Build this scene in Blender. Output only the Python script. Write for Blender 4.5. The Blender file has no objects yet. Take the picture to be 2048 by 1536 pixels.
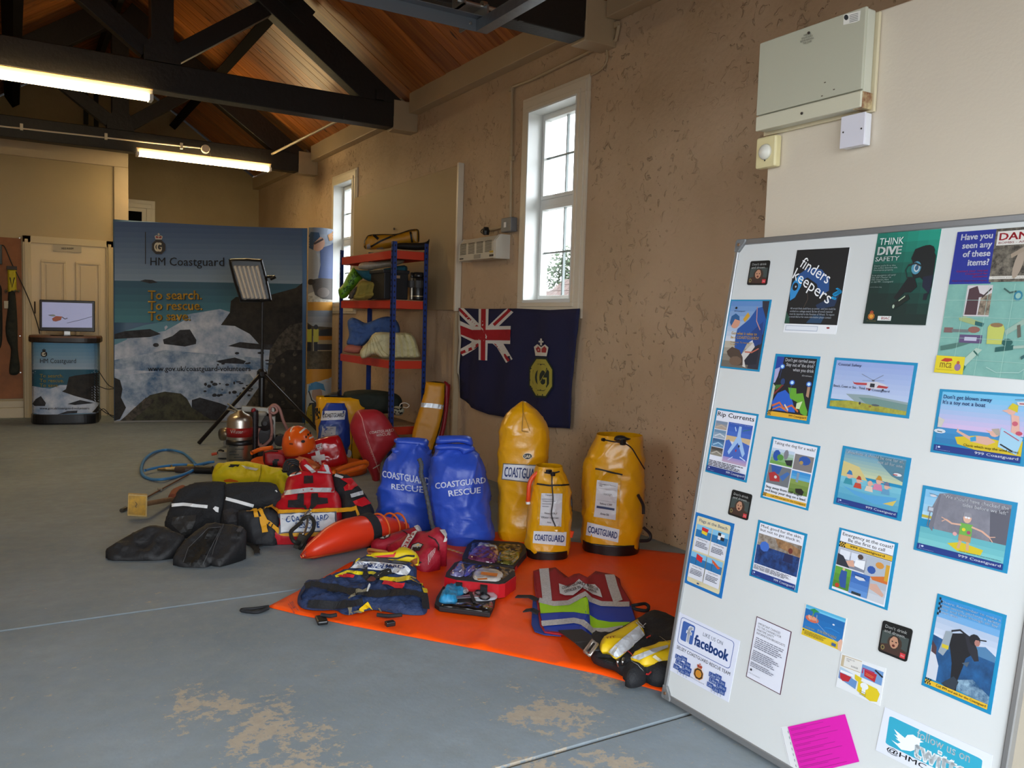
import bpy, bmesh, math, random
import numpy as np
from mathutils import Vector, Matrix, noise, geometry
from mathutils.bvhtree import BVHTree
random.seed(7)
SC = bpy.context.scene
COL = SC.collection

# ---------------------------------------------------------------- camera
FPX = 1664.54
RX = Vector((0.857, -0.514, 0.031)); FW = Vector((0.51427, 0.85443, -0.07405))
def _axes():
    yaw, pit, rol = 0.541940320, -0.0741418241, 0.0310631015
    cy, sy, cp, sp, cr, sr = math.cos(yaw), math.sin(yaw), math.cos(pit), math.sin(pit), math.cos(rol), math.sin(rol)
    f = Vector((sy*cp, cy*cp, sp)); r = Vector((cy, -sy, 0)); u = r.cross(f)
    return cr*r+sr*u, -sr*r+cr*u, f
RX, UP, FW = _axes()
EYE = Vector((0, 0, 1.3))
cam = bpy.data.cameras.new('camera'); cam.sensor_width = 36; cam.lens = FPX/2048*36; cam.clip_start = .02; cam.clip_end = 300
camo = bpy.data.objects.new('camera', cam); COL.objects.link(camo)
m = Matrix.Identity(4)
for i in range(3):
    m[i][0] = RX[i]; m[i][1] = UP[i]; m[i][2] = -FW[i]; m[i][3] = EYE[i]
camo.matrix_world = m
SC.camera = camo

# ---------------------------------------------------------------- world, lights, exposure
SC.view_settings.view_transform = 'Standard'; SC.view_settings.look = 'None'
SC.view_settings.gamma = 1; SC.view_settings.use_curve_mapping = False
SC.view_settings.exposure = 2.7
wd = bpy.data.worlds.new('world'); SC.world = wd; wd.use_nodes = True
bg = wd.node_tree.nodes['Background']; bg.inputs[0].default_value = (.86, .93, 1, 1); bg.inputs[1].default_value = 1.35
def portal(name, loc, rot, sx, sy):
    l = bpy.data.lights.new(name, 'AREA'); l.shape = 'RECTANGLE'; l.size = sx; l.size_y = sy
    l.cycles.is_portal = True
    o = bpy.data.objects.new(name, l); COL.objects.link(o); o.location = loc; o.rotation_euler = rot
portal('doorway_portal', (.5, -.7, 1.27), (math.pi/2, 0, 0), 3.4, 2.5)
portal('window_portal', (3.56, 5.1, 2.15), (0, math.pi/2, 0), 1.5, .8)
portal('window_portal', (3.56, 9.5, 2.15), (0, math.pi/2, 0), 1.5, .8)
for wy in (2.3,): portal('window_portal', (-1.6, wy, 2.1), (0, -math.pi/2, 0), 1.8, 1.1)  # unseen left wall opening, added so daylight reaches the right wall

# ---------------------------------------------------------------- projection helpers (pixel of the photo -> point on a real surface)
def ray(x, y): return (RX*(x-1024) - UP*(y-768) + FW*FPX)
def at(x, y, ax, val):
    d = ray(x, y); return EYE + d*((val-EYE[ax])/d[ax])
def fl(x, y, z=0.0): return at(x, y, 2, z)
def onpl(x, y, P, n):
    d = ray(x, y); return EYE + d*((P-EYE).dot(n)/d.dot(n))
def toward(P):
    d = EYE-P; d.z = 0; return d.normalized()
W, D, D2, XL, XC = 3.362, 11.317, 13.493, -1.2, 1.08
YF = -.7
def roofz(x): return 4.94-.69*abs(x-XC)

# ---------------------------------------------------------------- materials
def lin(h):
    h = h.lstrip('#'); c = [int(h[i:i+2], 16)/255 for i in (0, 2, 4)]
    return tuple((v/12.92 if v <= .04045 else ((v+.055)/1.055)**2.4) for v in c)+(1,)
MC = {}
def M(hexc, rough=.6, metal=0, var=0, vs=6, bump=0, bs=60, coat=0, emit=0, hex2=None, spec=.5):
    key = (hexc, rough, metal, var, vs, bump, bs, coat, emit, hex2, spec)
    if key in MC: return MC[key]
    mt = bpy.data.materials.new('material_'+hexc.strip('#')); mt.use_nodes = True; MC[key] = mt
    nt = mt.node_tree; b = nt.nodes['Principled BSDF']; N = nt.nodes; L = nt.links
    b.inputs['Base Color'].default_value = lin(hexc); b.inputs['Roughness'].default_value = rough; b.inputs['Metallic'].default_value = metal
    b.inputs['Specular IOR Level'].default_value = spec
    if coat: b.inputs['Coat Weight'].default_value = coat; b.inputs['Coat Roughness'].default_value = .15
    if emit: b.inputs['Emission Color'].default_value = lin(hexc); b.inputs['Emission Strength'].default_value = emit
    if var or bump: tc = N.new('ShaderNodeTexCoord')
    if var:
        n = N.new('ShaderNodeTexNoise'); n.inputs['Scale'].default_value = vs; n.inputs['Detail'].default_value = 6; n.inputs['Roughness'].default_value = .65
        L.new(tc.outputs['Object'], n.inputs['Vector'])
        r = N.new('ShaderNodeValToRGB'); c = lin(hexc)
        c2 = lin(hex2) if hex2 else tuple(v*(1-var) for v in c[:3])+(1,)
        c1 = c if hex2 else tuple(min(1, v*(1+var*.5)) for v in c[:3])+(1,)
        r.color_ramp.elements[0].position = .5-.5*(1-var)*.5-.05; r.color_ramp.elements[1].position = .5+.5*(1-var)*.5+.05
        r.color_ramp.elements[0].color = c2; r.color_ramp.elements[1].color = c1
        L.new(n.outputs['Fac'], r.inputs[0]); L.new(r.outputs[0], b.inputs['Base Color'])
    if bump:
        n2 = N.new('ShaderNodeTexNoise'); n2.inputs['Scale'].default_value = bs; n2.inputs['Detail'].default_value = 5
        L.new(tc.outputs['Object'], n2.inputs['Vector'])
        bp = N.new('ShaderNodeBump'); bp.inputs['Strength'].default_value = bump; bp.inputs['Distance'].default_value = .02
        L.new(n2.outputs['Fac'], bp.inputs['Height']); L.new(bp.outputs[0], b.inputs['Normal'])
    return mt

# ---------------------------------------------------------------- object helpers
WL = {}
def link(o, parent=None, loc=Vector((0, 0, 0))):
    COL.objects.link(o); o.location = loc; WL[o.name] = loc.copy()
    if parent is not None:
        o.parent = parent; o.matrix_parent_inverse = Matrix.Translation(-WL[parent.name])
    return o
def tag(o, label=None, cat=None, group=None, kind=None):
    if label: o['label'] = label
    if cat: o['category'] = cat
    if group: o['group'] = group
    if kind: o['kind'] = kind
    return o
def thing(name, loc, label, cat, group=None):
    o = bpy.data.objects.new(name, None); o.empty_display_size = .1
    link(o, None, Vector(loc)); return tag(o, label, cat, group)
def mk(name, V, F, mats, parent=None, fm=None, smooth=False, wn=False):
    V = [Vector(v) for v in V]
    lo = Vector((min(v.x for v in V), min(v.y for v in V), min(v.z for v in V))); hi = Vector((max(v.x for v in V), max(v.y for v in V), max(v.z for v in V)))
    c = Vector(((lo.x+hi.x)/2, (lo.y+hi.y)/2, lo.z))
    me = bpy.data.meshes.new(name); me.from_pydata([v-c for v in V], [], F)
    if not isinstance(mats, (list, tuple)): mats = [mats]
    for a in mats: me.materials.append(a)
    if fm: me.polygons.foreach_set('material_index', fm)
    if smooth: me.polygons.foreach_set('use_smooth', [True]*len(me.polygons))
    me.update()
    o = bpy.data.objects.new(name, me); link(o, parent, c)
    return o
def bev(o, w=.004, seg=2):
    b = o.modifiers.new('bevel', 'BEVEL'); b.width = w; b.segments = seg; b.limit_method = 'ANGLE'; return o
def solid(o, t):
    s = o.modifiers.new('solid', 'SOLIDIFY'); s.thickness = t; s.offset = -1; return o
class MB:
    def __init__(s): s.V = []; s.F = []; s.m = []
    def add(s, V, F, m=0):
        b = len(s.V); s.V += [Vector(v) for v in V]; s.F += [[i+b for i in f] for f in F]; s.m += [m]*len(F)
    def box(s, c, d, rot=None, m=0):
        c = Vector(c); P = []
        for z in (-.5, .5):
            for x, y in ((-.5, -.5), (.5, -.5), (.5, .5), (-.5, .5)):
                v = Vector((x*d[0], y*d[1], z*d[2]))
                if rot is not None: v = rot@v
                P.append(c+v)
        s.add(P, [[3, 2, 1, 0], [4, 5, 6, 7], [0, 1, 5, 4], [1, 2, 6, 5], [2, 3, 7, 6], [3, 0, 4, 7]], m); return s
    def span(s, a, b, m=0):
        a = Vector(a); b = Vector(b); return s.box((a+b)/2, [abs(b[i]-a[i]) for i in range(3)], None, m)
    def beam(s, a, b, w, h, up=(0, 0, 1), m=0):
        a = Vector(a); b = Vector(b); d = (b-a); L = d.length; d.normalize()
        side = d.cross(Vector(up)).normalized(); u = side.cross(d)
        R = Matrix((side, d, u)).transposed()
        return s.box((a+b)/2, (w, L, h), R, m)
    def tube(s, pts, r, seg=8, m=0, closed=False, caps=True):
        pts = [Vector(p) for p in pts]; n = len(pts); V = []; F = []
        pu = None
        for i, p in enumerate(pts):
            t = (pts[(i+1) % n]-pts[i-1]) if (closed or 0 < i < n-1) else (pts[1]-pts[0] if i == 0 else pts[-1]-pts[-2])
            t.normalize()
            if pu is None:
                pu = Vector((0, 0, 1)) if abs(t.z) < .9 else Vector((1, 0, 0))
            sd = t.cross(pu)
            if sd.length < 1e-6: sd = t.orthogonal()
            sd.normalize(); pu = sd.cross(t)
            rr = r[i] if isinstance(r, (list, tuple)) else r
            for k in range(seg):
                a = 2*math.pi*k/seg; V.append(p+sd*math.cos(a)*rr+pu*math.sin(a)*rr)
        for i in range(n if closed else n-1):
            j = (i+1) % n
            for k in range(seg):
                l = (k+1) % seg; F.append([i*seg+k, i*seg+l, j*seg+l, j*seg+k])
        if caps and not closed:
            F.append([k for k in range(seg)]); F.append([(n-1)*seg+k for k in range(seg)][::-1])
        s.add(V, F, m); return s
    def lathe(s, c, prof, seg=24, axis=None, m=0):
        c = Vector(c); R = Matrix.Identity(3) if axis is None else Vector((0, 0, 1)).rotation_difference(Vector(axis).normalized()).to_matrix()
        V = []; F = []
        for r, z in prof:
            for k in range(seg):
                a = 2*math.pi*k/seg; V.append(c+R@Vector((r*math.cos(a), r*math.sin(a), z)))
        for i in range(len(prof)-1):
            for k in range(seg):
                l = (k+1) % seg; F.append([i*seg+k, i*seg+l, (i+1)*seg+l, (i+1)*seg+k])
        F.append([k for k in range(seg)][::-1]); F.append([(len(prof)-1)*seg+k for k in range(seg)])
        s.add(V, F, m); return s
    def build(s, name, mats, parent=None, smooth=False):
        return mk(name, s.V, s.F, mats, parent, s.m if max(s.m) else None, smooth)
def spline(P, n=8, closed=False):
    P = [Vector(p) if len(p) == 3 else Vector((p[0], p[1], 0)) for p in P]; N = len(P); out = []
    R = range(N if closed else N-1)
    for i in R:
        a = P[i-1] if (closed or i > 0) else P[0]*2-P[1]; b = P[i]; c = P[(i+1) % N]; d = P[(i+2) % N] if (closed or i < N-2) else P[-1]*2-P[-2]
        for k in range(n):
            t = k/n; out.append(.5*((2*b)+(c-a)*t+(2*a-5*b+4*c-d)*t*t+(3*b-a-3*c+d)*t**3))
    if not closed: out.append(P[-1])
    return out

# ---------------------------------------------------------------- polygons, prints, lettering
def cdt(P, step=0):
    n = len(P); V = [Vector((p[0], p[1])) for p in P]; pts = list(V)
    E = []
    if step:
        pts = []
        for i in range(n):
            a, b = V[i], V[(i+1) % n]; k = max(1, int((b-a).length/step+.5))
            for j in range(k): pts.append(a.lerp(b, j/k))
        n = len(pts); x0, x1 = min(p.x for p in pts), max(p.x for p in pts); y0, y1 = min(p.y for p in pts), max(p.y for p in pts)
        B = list(pts); y = y0+step*.5; r = 0
        while y < y1:
            x = x0+step*(.5 if r % 2 else 1.0)
            while x < x1:
                q = Vector((x, y)); ok = inside(q, B) and dist(q, B) > step*.4
                if ok: pts.append(q)
                x += step
            y += step*.87; r += 1
    res = geometry.delaunay_2d_cdt(pts, [(i, (i+1) % n) for i in range(n)], [list(range(n))], 1, 1e-7)
    return [Vector((v[0], v[1])) for v in res[0]], [list(f) for f in res[2]]
def inside(q, B):
    c = False; j = len(B)-1
    for i in range(len(B)):
        a, b = B[i], B[j]
        if (a.y > q.y) != (b.y > q.y) and q.x < (b.x-a.x)*(q.y-a.y)/(b.y-a.y)+a.x: c = not c
        j = i
    return c
def dist(q, B):
    m = 1e9; j = len(B)-1
    for i in range(len(B)):
        a, b = B[j], B[i]; ab = b-a; l = ab.length_squared
        t = 0 if l == 0 else max(0, min(1, (q-a).dot(ab)/l)); d = (q-(a+ab*t)).length_squared
        if d < m: m = d
        j = i
    return math.sqrt(m)
def homog(Q):
    A = []; B = []
    for (u, v), (x, y) in zip(((0, 0), (1, 0), (1, 1), (0, 1)), Q):
        A += [[u, v, 1, 0, 0, 0, -u*x, -v*x], [0, 0, 0, u, v, 1, -u*y, -v*y]]; B += [x, y]
    h = np.linalg.solve(np.array(A, float), np.array(B, float))
    def f(u, v):
        w = h[6]*u+h[7]*v+1; return (h[0]*u+h[1]*v+h[2])/w, (h[3]*u+h[4]*v+h[5])/w
    return f
GC = {}
def glyphs(s, bold=0, align='LEFT'):
    k = (s, bold, align)
    if k in GC: return GC[k]
    cu = bpy.data.curves.new('t', 'FONT'); cu.body = s; cu.size = 1; cu.resolution_u = 2; cu.align_x = align
    o = bpy.data.objects.new('t', cu); COL.objects.link(o)
    me = o.to_mesh()
    V0 = [(v.co.x, v.co.y) for v in me.vertices]; F0 = [list(p.vertices) for p in me.polygons]; V = []; F = []
    d = .016*max(0, bold)
    for dx, dy in ([(0, 0)] if d == 0 else [(0, 0), (d, 0), (d, d*.5), (0, d*.5)]+([(d/2, 0), (d/2, d*.5)] if bold > 3 else [])):
        b = len(V); V += [(x+dx, y+dy) for x, y in V0]; F += [[i+b for i in f] for f in F0]
    o.to_mesh_clear(); bpy.data.objects.remove(o); bpy.data.curves.remove(cu)
    x0 = min(v[0] for v in V); x1 = max(v[0] for v in V); y0 = min(v[1] for v in V); y1 = max(v[1] for v in V)
    GC[k] = ([((v[0]-x0)/(x1-x0), 1-(v[1]-y0)/(y1-y0)) for v in V], F); return GC[k]
def S_plane(P, n):
    P = Vector(P); n = Vector(n).normalized()
    if n.dot(EYE-P) < 0: n = -n
    return lambda x, y: (onpl(x, y, P, n), n)
def S_obj(*objs):
    V = []; F = []
    for o in objs:
        b = len(V); V += [v.co+WL[o.name] for v in o.data.vertices]; F += [[i+b for i in p.vertices] for p in o.data.polygons]
    T = BVHTree.FromPolygons(V, F)
    c = sum(V, Vector())/len(V); t0 = (c-EYE).length
    def f(x, y):
        d = ray(x, y).normalized(); h = T.ray_cast(EYE, d)
        if h[0] is None:
            best = None
            for k in range(41):
                g = T.find_nearest(EYE+d*(t0*(.8+.01*k)))
                if best is None or g[3] < best[3]: best = g
            h = best
        n = h[1]
        if n.dot(EYE-h[0]) < 0: n = -n
        n = (n*.45+(EYE-h[0]).normalized()*.75).normalized()
        return h[0], n
    return f
class Art:
    """prints, badges and straps lying on a surface; coordinates are photo pixels or (after .q) 0..1 over a quad"""
    def __init__(s, surf, off=.0012, dz=.00025, step=0): s.s = surf; s.off = off; s.dz = dz; s.step = step; s.f = None; s.P = {}; s.k = 0; s.part = 'print'
    def q(s, Q): s.f = homog(Q) if Q else None; return s
    def to(s, part, k=None): s.part = part; return s
    def _add(s, V, F, mat, txt=False):
        s.k += 1; ex = .003 if (txt and s.step) else 0; d = s.P.setdefault(s.part, [[], [], [], []]); b = len(d[0])
        for u, v in V:
            if s.f: u, v = s.f(u, v)
            p, n = s.s(u, v); d[0].append(p+n*(s.off+s.dz*s.k+ex))
        d[1] += [[i+b for i in f] for f in F]
        if mat not in d[2]: d[2].append(mat)
        d[3] += [d[2].index(mat)]*len(F)
    def poly(s, P, mat, step=None):
        if isinstance(mat, str): mat = M(mat)
        st = s.step if step is None else step
        if s.f and st:
            P = [s.f(u, v) for u, v in P]; f = s.f; s.f = None; V, F = cdt(P, st); s._add([(v.x, v.y) for v in V], F, mat); s.f = f; return s
        V, F = cdt(P, st); s._add([(v.x, v.y) for v in V], F, mat); return s
    def rect(s, x0, y0, x1, y1, mat, step=None): return s.poly([(x0, y0), (x1, y0), (x1, y1), (x0, y1)], mat, step)
    def rrect(s, x0, y0, x1, y1, r, mat):
        P = []
        for cx, cy, a in ((x1-r, y1-r, 0), (x0+r, y1-r, 90), (x0+r, y0+r, 180), (x1-r, y0+r, 270)):
            for k in range(4): t = math.radians(a+k*30); P.append((cx+r*math.cos(t), cy+r*math.sin(t)))
        return s.poly(P, mat)
    def ell(s, cx, cy, rx, ry, mat, n=14, rot=0):
        c, sn = math.cos(rot), math.sin(rot); P = []
        for k in range(n):
            t = 2*math.pi*k/n; x = rx*math.cos(t); y = ry*math.sin(t); P.append((cx+x*c-y*sn, cy+x*sn+y*c))
        return s.poly(P, mat)
    def line(s, P, w, mat, step=None):
        if s.f and s.step and step is None:
            a, b = Vector(s.f(.5, .5)), Vector(s.f(.51, .5)); k = (b-a).length*100; f = s.f; s.f = None; s.line([f(u, v) for u, v in P], w*k, mat); s.f = f; return s
        P = [Vector(p) for p in P]; A = []; B = []
        for i, p in enumerate(P):
            t = (P[min(i+1, len(P)-1)]-P[max(i-1, 0)]).normalized(); n = Vector((-t.y, t.x))*w/2
            A.append(p+n); B.append(p-n)
        if isinstance(mat, str): mat = M(mat)
        st = s.step if step is None else step
        if st:
            AA = []; BB = []
            for i in range(len(P)-1):
                k = max(1, int((P[i+1]-P[i]).length/st+.5))
                for j in range(k): AA.append(A[i].lerp(A[i+1], j/k)); BB.append(B[i].lerp(B[i+1], j/k))
            AA.append(A[-1]); BB.append(B[-1]); A, B = AA, BB
        n = len(A); s._add([(v.x, v.y) for v in A+B], [[i, i+1, n+i+1, n+i] for i in range(n-1)], mat); return s
    def text(s, t, x0, y0, x1, y1, mat, bold=0, align='LEFT', rot=0):
        V, F = glyphs(t, bold, align)
        if isinstance(mat, str): mat = M(mat)
        k0 = s.part; s.n = getattr(s, 'n', 0)+1; s.part = k0+'#%d' % s.n
        if rot == 90: V2 = [(x0+v*(x1-x0), y1+(y0-y1)*u) for u, v in V]
        else: V2 = [(x0+u*(x1-x0), y0+v*(y1-y0)) for u, v in V]
        s._add(V2, F, mat, True); s.part = k0; return s
    def qtext(s, t, Q, mat, bold=0, align='LEFT'):
        f = s.f; s.q(Q); s.text(t, 0, 0, 1, 1, mat, bold, align); s.f = f; return s
    def grey(s, x0, y0, x1, y1, n, mat, sd=1):
        R = random.Random(sd); h = (y1-y0)/n
        for i in range(n):
            x = x0; e = x1-(x1-x0)*R.random()*.25
            while x < e:
                w = (x1-x0)*(.05+.1*R.random()); s.rect(x, y0+i*h, min(x+w, e), y0+i*h+h*.5, mat, 0); x += w+(x1-x0)*.02
        return s
    def build(s, parent, thick=0, smooth=False):
        out = []
        for name, (V, F, mats, fm) in s.P.items():
            o = mk(name.split('#')[0], V, F, mats, parent, fm, smooth)
            if thick: solid(o, thick)
            out.append(o)
        return out
def crest(a, x0, y0, x1, y1, oct_, letter, inner, crown='#C9A24A', red='#A32430'):
    w = x1-x0; h = y1-y0; X = lambda u: x0+u*w; Y = lambda v: y0+v*h
    def octo(k, c): a.poly([(X(.5+k*.5*sx), Y(.66+k*.34*sy)) for sx, sy in ((-.42, -1), (.42, -1), (1, -.45), (1, .45), (.42, 1), (-.42, 1), (-1, .45), (-1, -.45))], c)
    octo(1, inner); octo(.9, oct_); octo(.66, inner)
    for cx, k in ((.4, 1), (.58, 1)):
        P = [(X(cx+.19*math.cos(math.radians(t))), Y(.66+.17*math.sin(math.radians(t)))) for t in range(50, 311, 26)]
        a.line(P, w*.1, letter, 0)
    a.rect(X(.58), Y(.66), X(.74), Y(.69), letter, 0); a.rect(X(.68), Y(.66), X(.74), Y(.79), letter, 0)
    a.poly([(X(.27), Y(.3)), (X(.2), Y(.15)), (X(.34), Y(.1)), (X(.5), Y(.15)), (X(.66), Y(.1)), (X(.8), Y(.15)), (X(.73), Y(.3))], crown)
    a.poly([(X(.3), Y(.24)), (X(.27), Y(.17)), (X(.36), Y(.13)), (X(.48), Y(.18)), (X(.48), Y(.24))], red)
    a.poly([(X(.7), Y(.24)), (X(.73), Y(.17)), (X(.64), Y(.13)), (X(.52), Y(.18)), (X(.52), Y(.24))], red)
    a.rect(X(.46), Y(0), X(.54), Y(.12), crown, 0); a.rect(X(.4), Y(.04), X(.6), Y(.07), crown, 0)

# ---------------------------------------------------------------- soft bodies
def nz(p, s, k=0): return noise.noise(Vector((p[0]*s+k, p[1]*s-k, p[2]*s+k*2)))
def rz(p, s, k=0): return 1-abs(noise.noise(Vector((p[0]*s+k, p[1]*s-k, p[2]*s*.6+k*2))))*2
def fold(v, sc, seed):
    w = Vector(v)+Vector((nz(v, 5, seed+9), nz(v, 5, seed+19), nz(v, 5, seed+29)))*.05
    r1 = 1-abs(noise.noise(w*sc*.75+Vector((seed, seed*2, 0)))); r2 = 1-abs(noise.noise(w*sc*1.7+Vector((seed*3, 0, seed))))
    return .7*nz(v, sc*.8, seed)+1.0*r1**7+.45*r2**8-.45
def facing(V, F):
    out = []
    for f in F:
        a, b, c = (V[i] for i in f[:3]); out.append(list(f)[::-1] if (b-a).cross(c-a).dot(EYE-a) < 0 else list(f))
    return out
def creases(V, F, amp, sc, seed=0, fix=None):
    out = []
    for i, v in enumerate(V):
        a = amp if fix is None else amp*fix[i]
        out.append(a*fold(v, sc, seed))
    return out
def soft(name, P, P0, n, H, R, mat, parent=None, back=None, step=.017, amp=.006, sc=14, seed=0, smooth_out=3, power=.5, floor=None):
    """puffed body: outline P (pixels) carried onto the plane P0,n, bulged by H along n; back='floor' fills it down to z=floor, else a number bulges the back"""
    n = Vector(n).normalized(); P0 = Vector(P0)
    e1 = n.cross(Vector((0, 0, 1)))
    if e1.length < .05: e1 = Vector((1, 0, 0))
    e1.normalize(); e2 = n.cross(e1)
    W3 = [onpl(x, y, P0, n) for x, y in P]
    Q = [Vector(((w-P0).dot(e1), (w-P0).dot(e2), 0)) for w in W3]
    if smooth_out: Q = spline(Q, smooth_out, True)
    Q = [Vector((q.x, q.y)) for q in Q]
    V, F = cdt(Q, step)
    T = []; Bk = []; fx = []
    for v in V:
        d = min(1, dist(v, Q)/R); fx.append(d); p = P0+e1*v.x+e2*v.y
        g = (1-(1-d)**2)**power
        T.append((p, g, d))
    cr = creases([t[0] for t in T], None, amp, sc, seed, fx)
    top = [p+n*(H*g+c) for (p, g, d), c in zip(T, cr)]
    if back == 'floor':
        zf = .003 if floor is None else floor
        bot = [Vector((p.x, p.y, zf)) for p, g, d in T]; top = [Vector((t.x, t.y, max(t.z, zf+.002))) for t in top]
    else:
        bk = H*.5 if back is None else back
        bot = [p-n*(bk*g+.001) for p, g, d in T]
    N = len(top)
    # orientation
    a, b, c = (top[i] for i in F[0]); flip = (b-a).cross(c-a).dot(n) < 0
    FT = [f[::-1] if flip else f for f in F]; FB = [[i+N for i in f[::-1]] for f in FT]
    ec = {}
    for f in FT:
        for i in range(3): ec[(f[i], f[(i+1) % 3])] = 1
    FS = [[b, a, a+N, b+N] for (a, b) in ec if (b, a) not in ec]
    return mk(name, top+bot, FT+FB+FS, mat, parent, smooth=True)
def sack(name, rows, depth, mat, parent=None, seg=72, lev=30, ex=2.5, amp=.006, sc=9, seed=0, base=None, topk=None, lean=0, open_top=False, zbase=0.004):
    """standing bag: rows (y, x_left, x_right[, depth factor]) in pixels, lofted round its own axis"""
    ys = rows[-1]; cx = (ys[1]+ys[2])/2
    if base is None:
        f = fl(cx, ys[0], zbase); base = f-toward(f)*depth*.9
    n = toward(base); t = Vector((-n.y, n.x, 0))
    L = []
    for r in rows:
        a = onpl(r[1], r[0], base, n); b = onpl(r[2], r[0], base, n); c = (a+b)/2
        L.append((c.dot(t), (b-a).length/2, c.z, r[3] if len(r) > 3 else 1))
    L[-1] = (L[-1][0], L[-1][1], zbase, L[-1][3])
    S = spline([Vector((l[0], l[1], l[2])) for l in L], 9); K = spline([Vector((l[3], 0, 0)) for l in L], 9)
    V = []; nb = base.dot(n); zs = [q.z for q in S]; zt = max(zs)
    for i, q in enumerate(S):
        for k in range(seg):
            a = 2*math.pi*k/seg; ca, sa = math.cos(a), math.sin(a)
            x = abs(ca)**(2/ex)*math.copysign(1, ca)*q.y; y = abs(sa)**(2/ex)*math.copysign(1, sa)*depth*K[i].x
            zz = max(q.z, zbase)
            p = t*(q.x+x)+n*(nb+y-lean*(zz-zbase))+Vector((0, 0, zz))
            fade = min(1, (zz-zbase)/.06)
            dn = (t*x/max(q.y, .001)**1+n*y/max(depth, .01)); dn.normalize()
            V.append(p+dn*fade*amp*1.25*fold(Vector((p.x, p.y, p.z*.7)), sc, seed))
    F = []; m = len(S)
    for i in range(m-1):
        for k in range(seg):
            l = (k+1) % seg; F.append([i*seg+k, i*seg+l, (i+1)*seg+l, (i+1)*seg+k])
    F.append([(m-1)*seg+k for k in range(seg)])
    if not open_top: F.append([k for k in range(seg)][::-1])
    return mk(name, V, F, mat, parent, smooth=True)
# ================================================================ SETTING
def wallmat(name, base, dark, bump=1.0, chips=True):
    mt = bpy.data.materials.new(name); mt.use_nodes = True; nt = mt.node_tree; N = nt.nodes; L = nt.links; b = N['Principled BSDF']; b.inputs['Roughness'].default_value = .62
    tc = N.new('ShaderNodeTexCoord'); n = N.new('ShaderNodeTexNoise'); n.inputs['Scale'].default_value = 1.3; n.inputs['Detail'].default_value = 5
    L.new(tc.outputs['Object'], n.inputs['Vector'])
    r = N.new('ShaderNodeValToRGB'); r.color_ramp.elements[0].color = lin(dark); r.color_ramp.elements[1].color = lin(base); r.color_ramp.elements[0].position = .3; r.color_ramp.elements[1].position = .62
    L.new(n.outputs['Fac'], r.inputs[0]); L.new(r.outputs[0], b.inputs['Base Color'])
    a = N.new('ShaderNodeTexNoise'); a.inputs['Scale'].default_value = 26; a.inputs['Detail'].default_value = 4; L.new(tc.outputs['Object'], a.inputs['Vector'])
    c = N.new('ShaderNodeTexNoise'); c.inputs['Scale'].default_value = 19; c.inputs['Detail'].default_value = 4; c.inputs['Distortion'].default_value = .8; L.new(tc.outputs['Object'], c.inputs['Vector'])
    cr = N.new('ShaderNodeValToRGB'); cr.color_ramp.elements[0].position = .6; cr.color_ramp.elements[1].position = .68; L.new(c.outputs['Fac'], cr.inputs[0])
    w = N.new('ShaderNodeTexNoise'); w.inputs['Scale'].default_value = 3.5; w.inputs['Detail'].default_value = 2; L.new(tc.outputs['Object'], w.inputs['Vector'])
    ad = N.new('ShaderNodeMath'); ad.operation = 'MULTIPLY_ADD'; L.new(a.outputs['Fac'], ad.inputs[0]); ad.inputs[1].default_value = .28
    m2 = N.new('ShaderNodeMath'); m2.operation = 'MULTIPLY_ADD'; lw = N.new('ShaderNodeTexNoise'); lw.inputs['Scale'].default_value = 1.6; lw.inputs['Detail'].default_value = 2; L.new(tc.outputs['Object'], lw.inputs['Vector'])
    lr = N.new('ShaderNodeValToRGB'); lr.color_ramp.elements[0].position = .4; lr.color_ramp.elements[1].position = .62; L.new(lw.outputs['Fac'], lr.inputs[0])
    cm = N.new('ShaderNodeMath'); cm.operation = 'MULTIPLY'; L.new(cr.outputs[0], cm.inputs[0]); L.new(lr.outputs[0], cm.inputs[1]); L.new(cm.outputs[0], m2.inputs[0]); m2.inputs[1].default_value = .55 if chips else 0; L.new(w.outputs['Fac'], m2.inputs[2])
    L.new(m2.outputs[0], ad.inputs[2])
    bp = N.new('ShaderNodeBump'); bp.inputs['Strength'].default_value = bump; bp.inputs['Distance'].default_value = .018; L.new(ad.outputs[0], bp.inputs['Height']); L.new(bp.outputs[0], b.inputs['Normal'])
    if chips:   # dark spots where the paint has come away low on the wall
        s = N.new('ShaderNodeTexNoise'); s.inputs['Scale'].default_value = 55; s.inputs['Detail'].default_value = 2; L.new(tc.outputs['Object'], s.inputs['Vector'])
        sr = N.new('ShaderNodeValToRGB'); sr.color_ramp.elements[0].position = .66; sr.color_ramp.elements[1].position = .69; L.new(s.outputs['Fac'], sr.inputs[0])
        g = N.new('ShaderNodeNewGeometry'); sx = N.new('ShaderNodeSeparateXYZ'); L.new(g.outputs['Position'], sx.inputs[0])
        mr = N.new('ShaderNodeMapRange'); mr.inputs[1].default_value = 1.0; mr.inputs[2].default_value = .5; L.new(sx.outputs['Z'], mr.inputs[0])
        mr2 = N.new('ShaderNodeMapRange'); mr2.inputs[1].default_value = 5.2; mr2.inputs[2].default_value = 4.2; L.new(sx.outputs['Y'], mr2.inputs[0])
        mm = N.new('ShaderNodeMath'); mm.operation = 'MULTIPLY'; L.new(mr.outputs[0], mm.inputs[0]); L.new(mr2.outputs[0], mm.inputs[1])
        mk_ = N.new('ShaderNodeMath'); mk_.operation = 'MULTIPLY'; L.new(sr.outputs[0], mk_.inputs[0]); L.new(mm.outputs[0], mk_.inputs[1])
        mx = N.new('ShaderNodeMixRGB'); L.new(mk_.outputs[0], mx.inputs[0]); L.new(r.outputs[0], mx.inputs[1]); mx.inputs[2].default_value = (.03, .022, .016, 1); L.new(mx.outputs[0], b.inputs['Base Color'])
    return mt
M_WALL = wallmat('painted_roughcast', '#C3AA8D', '#B1987A')
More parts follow.
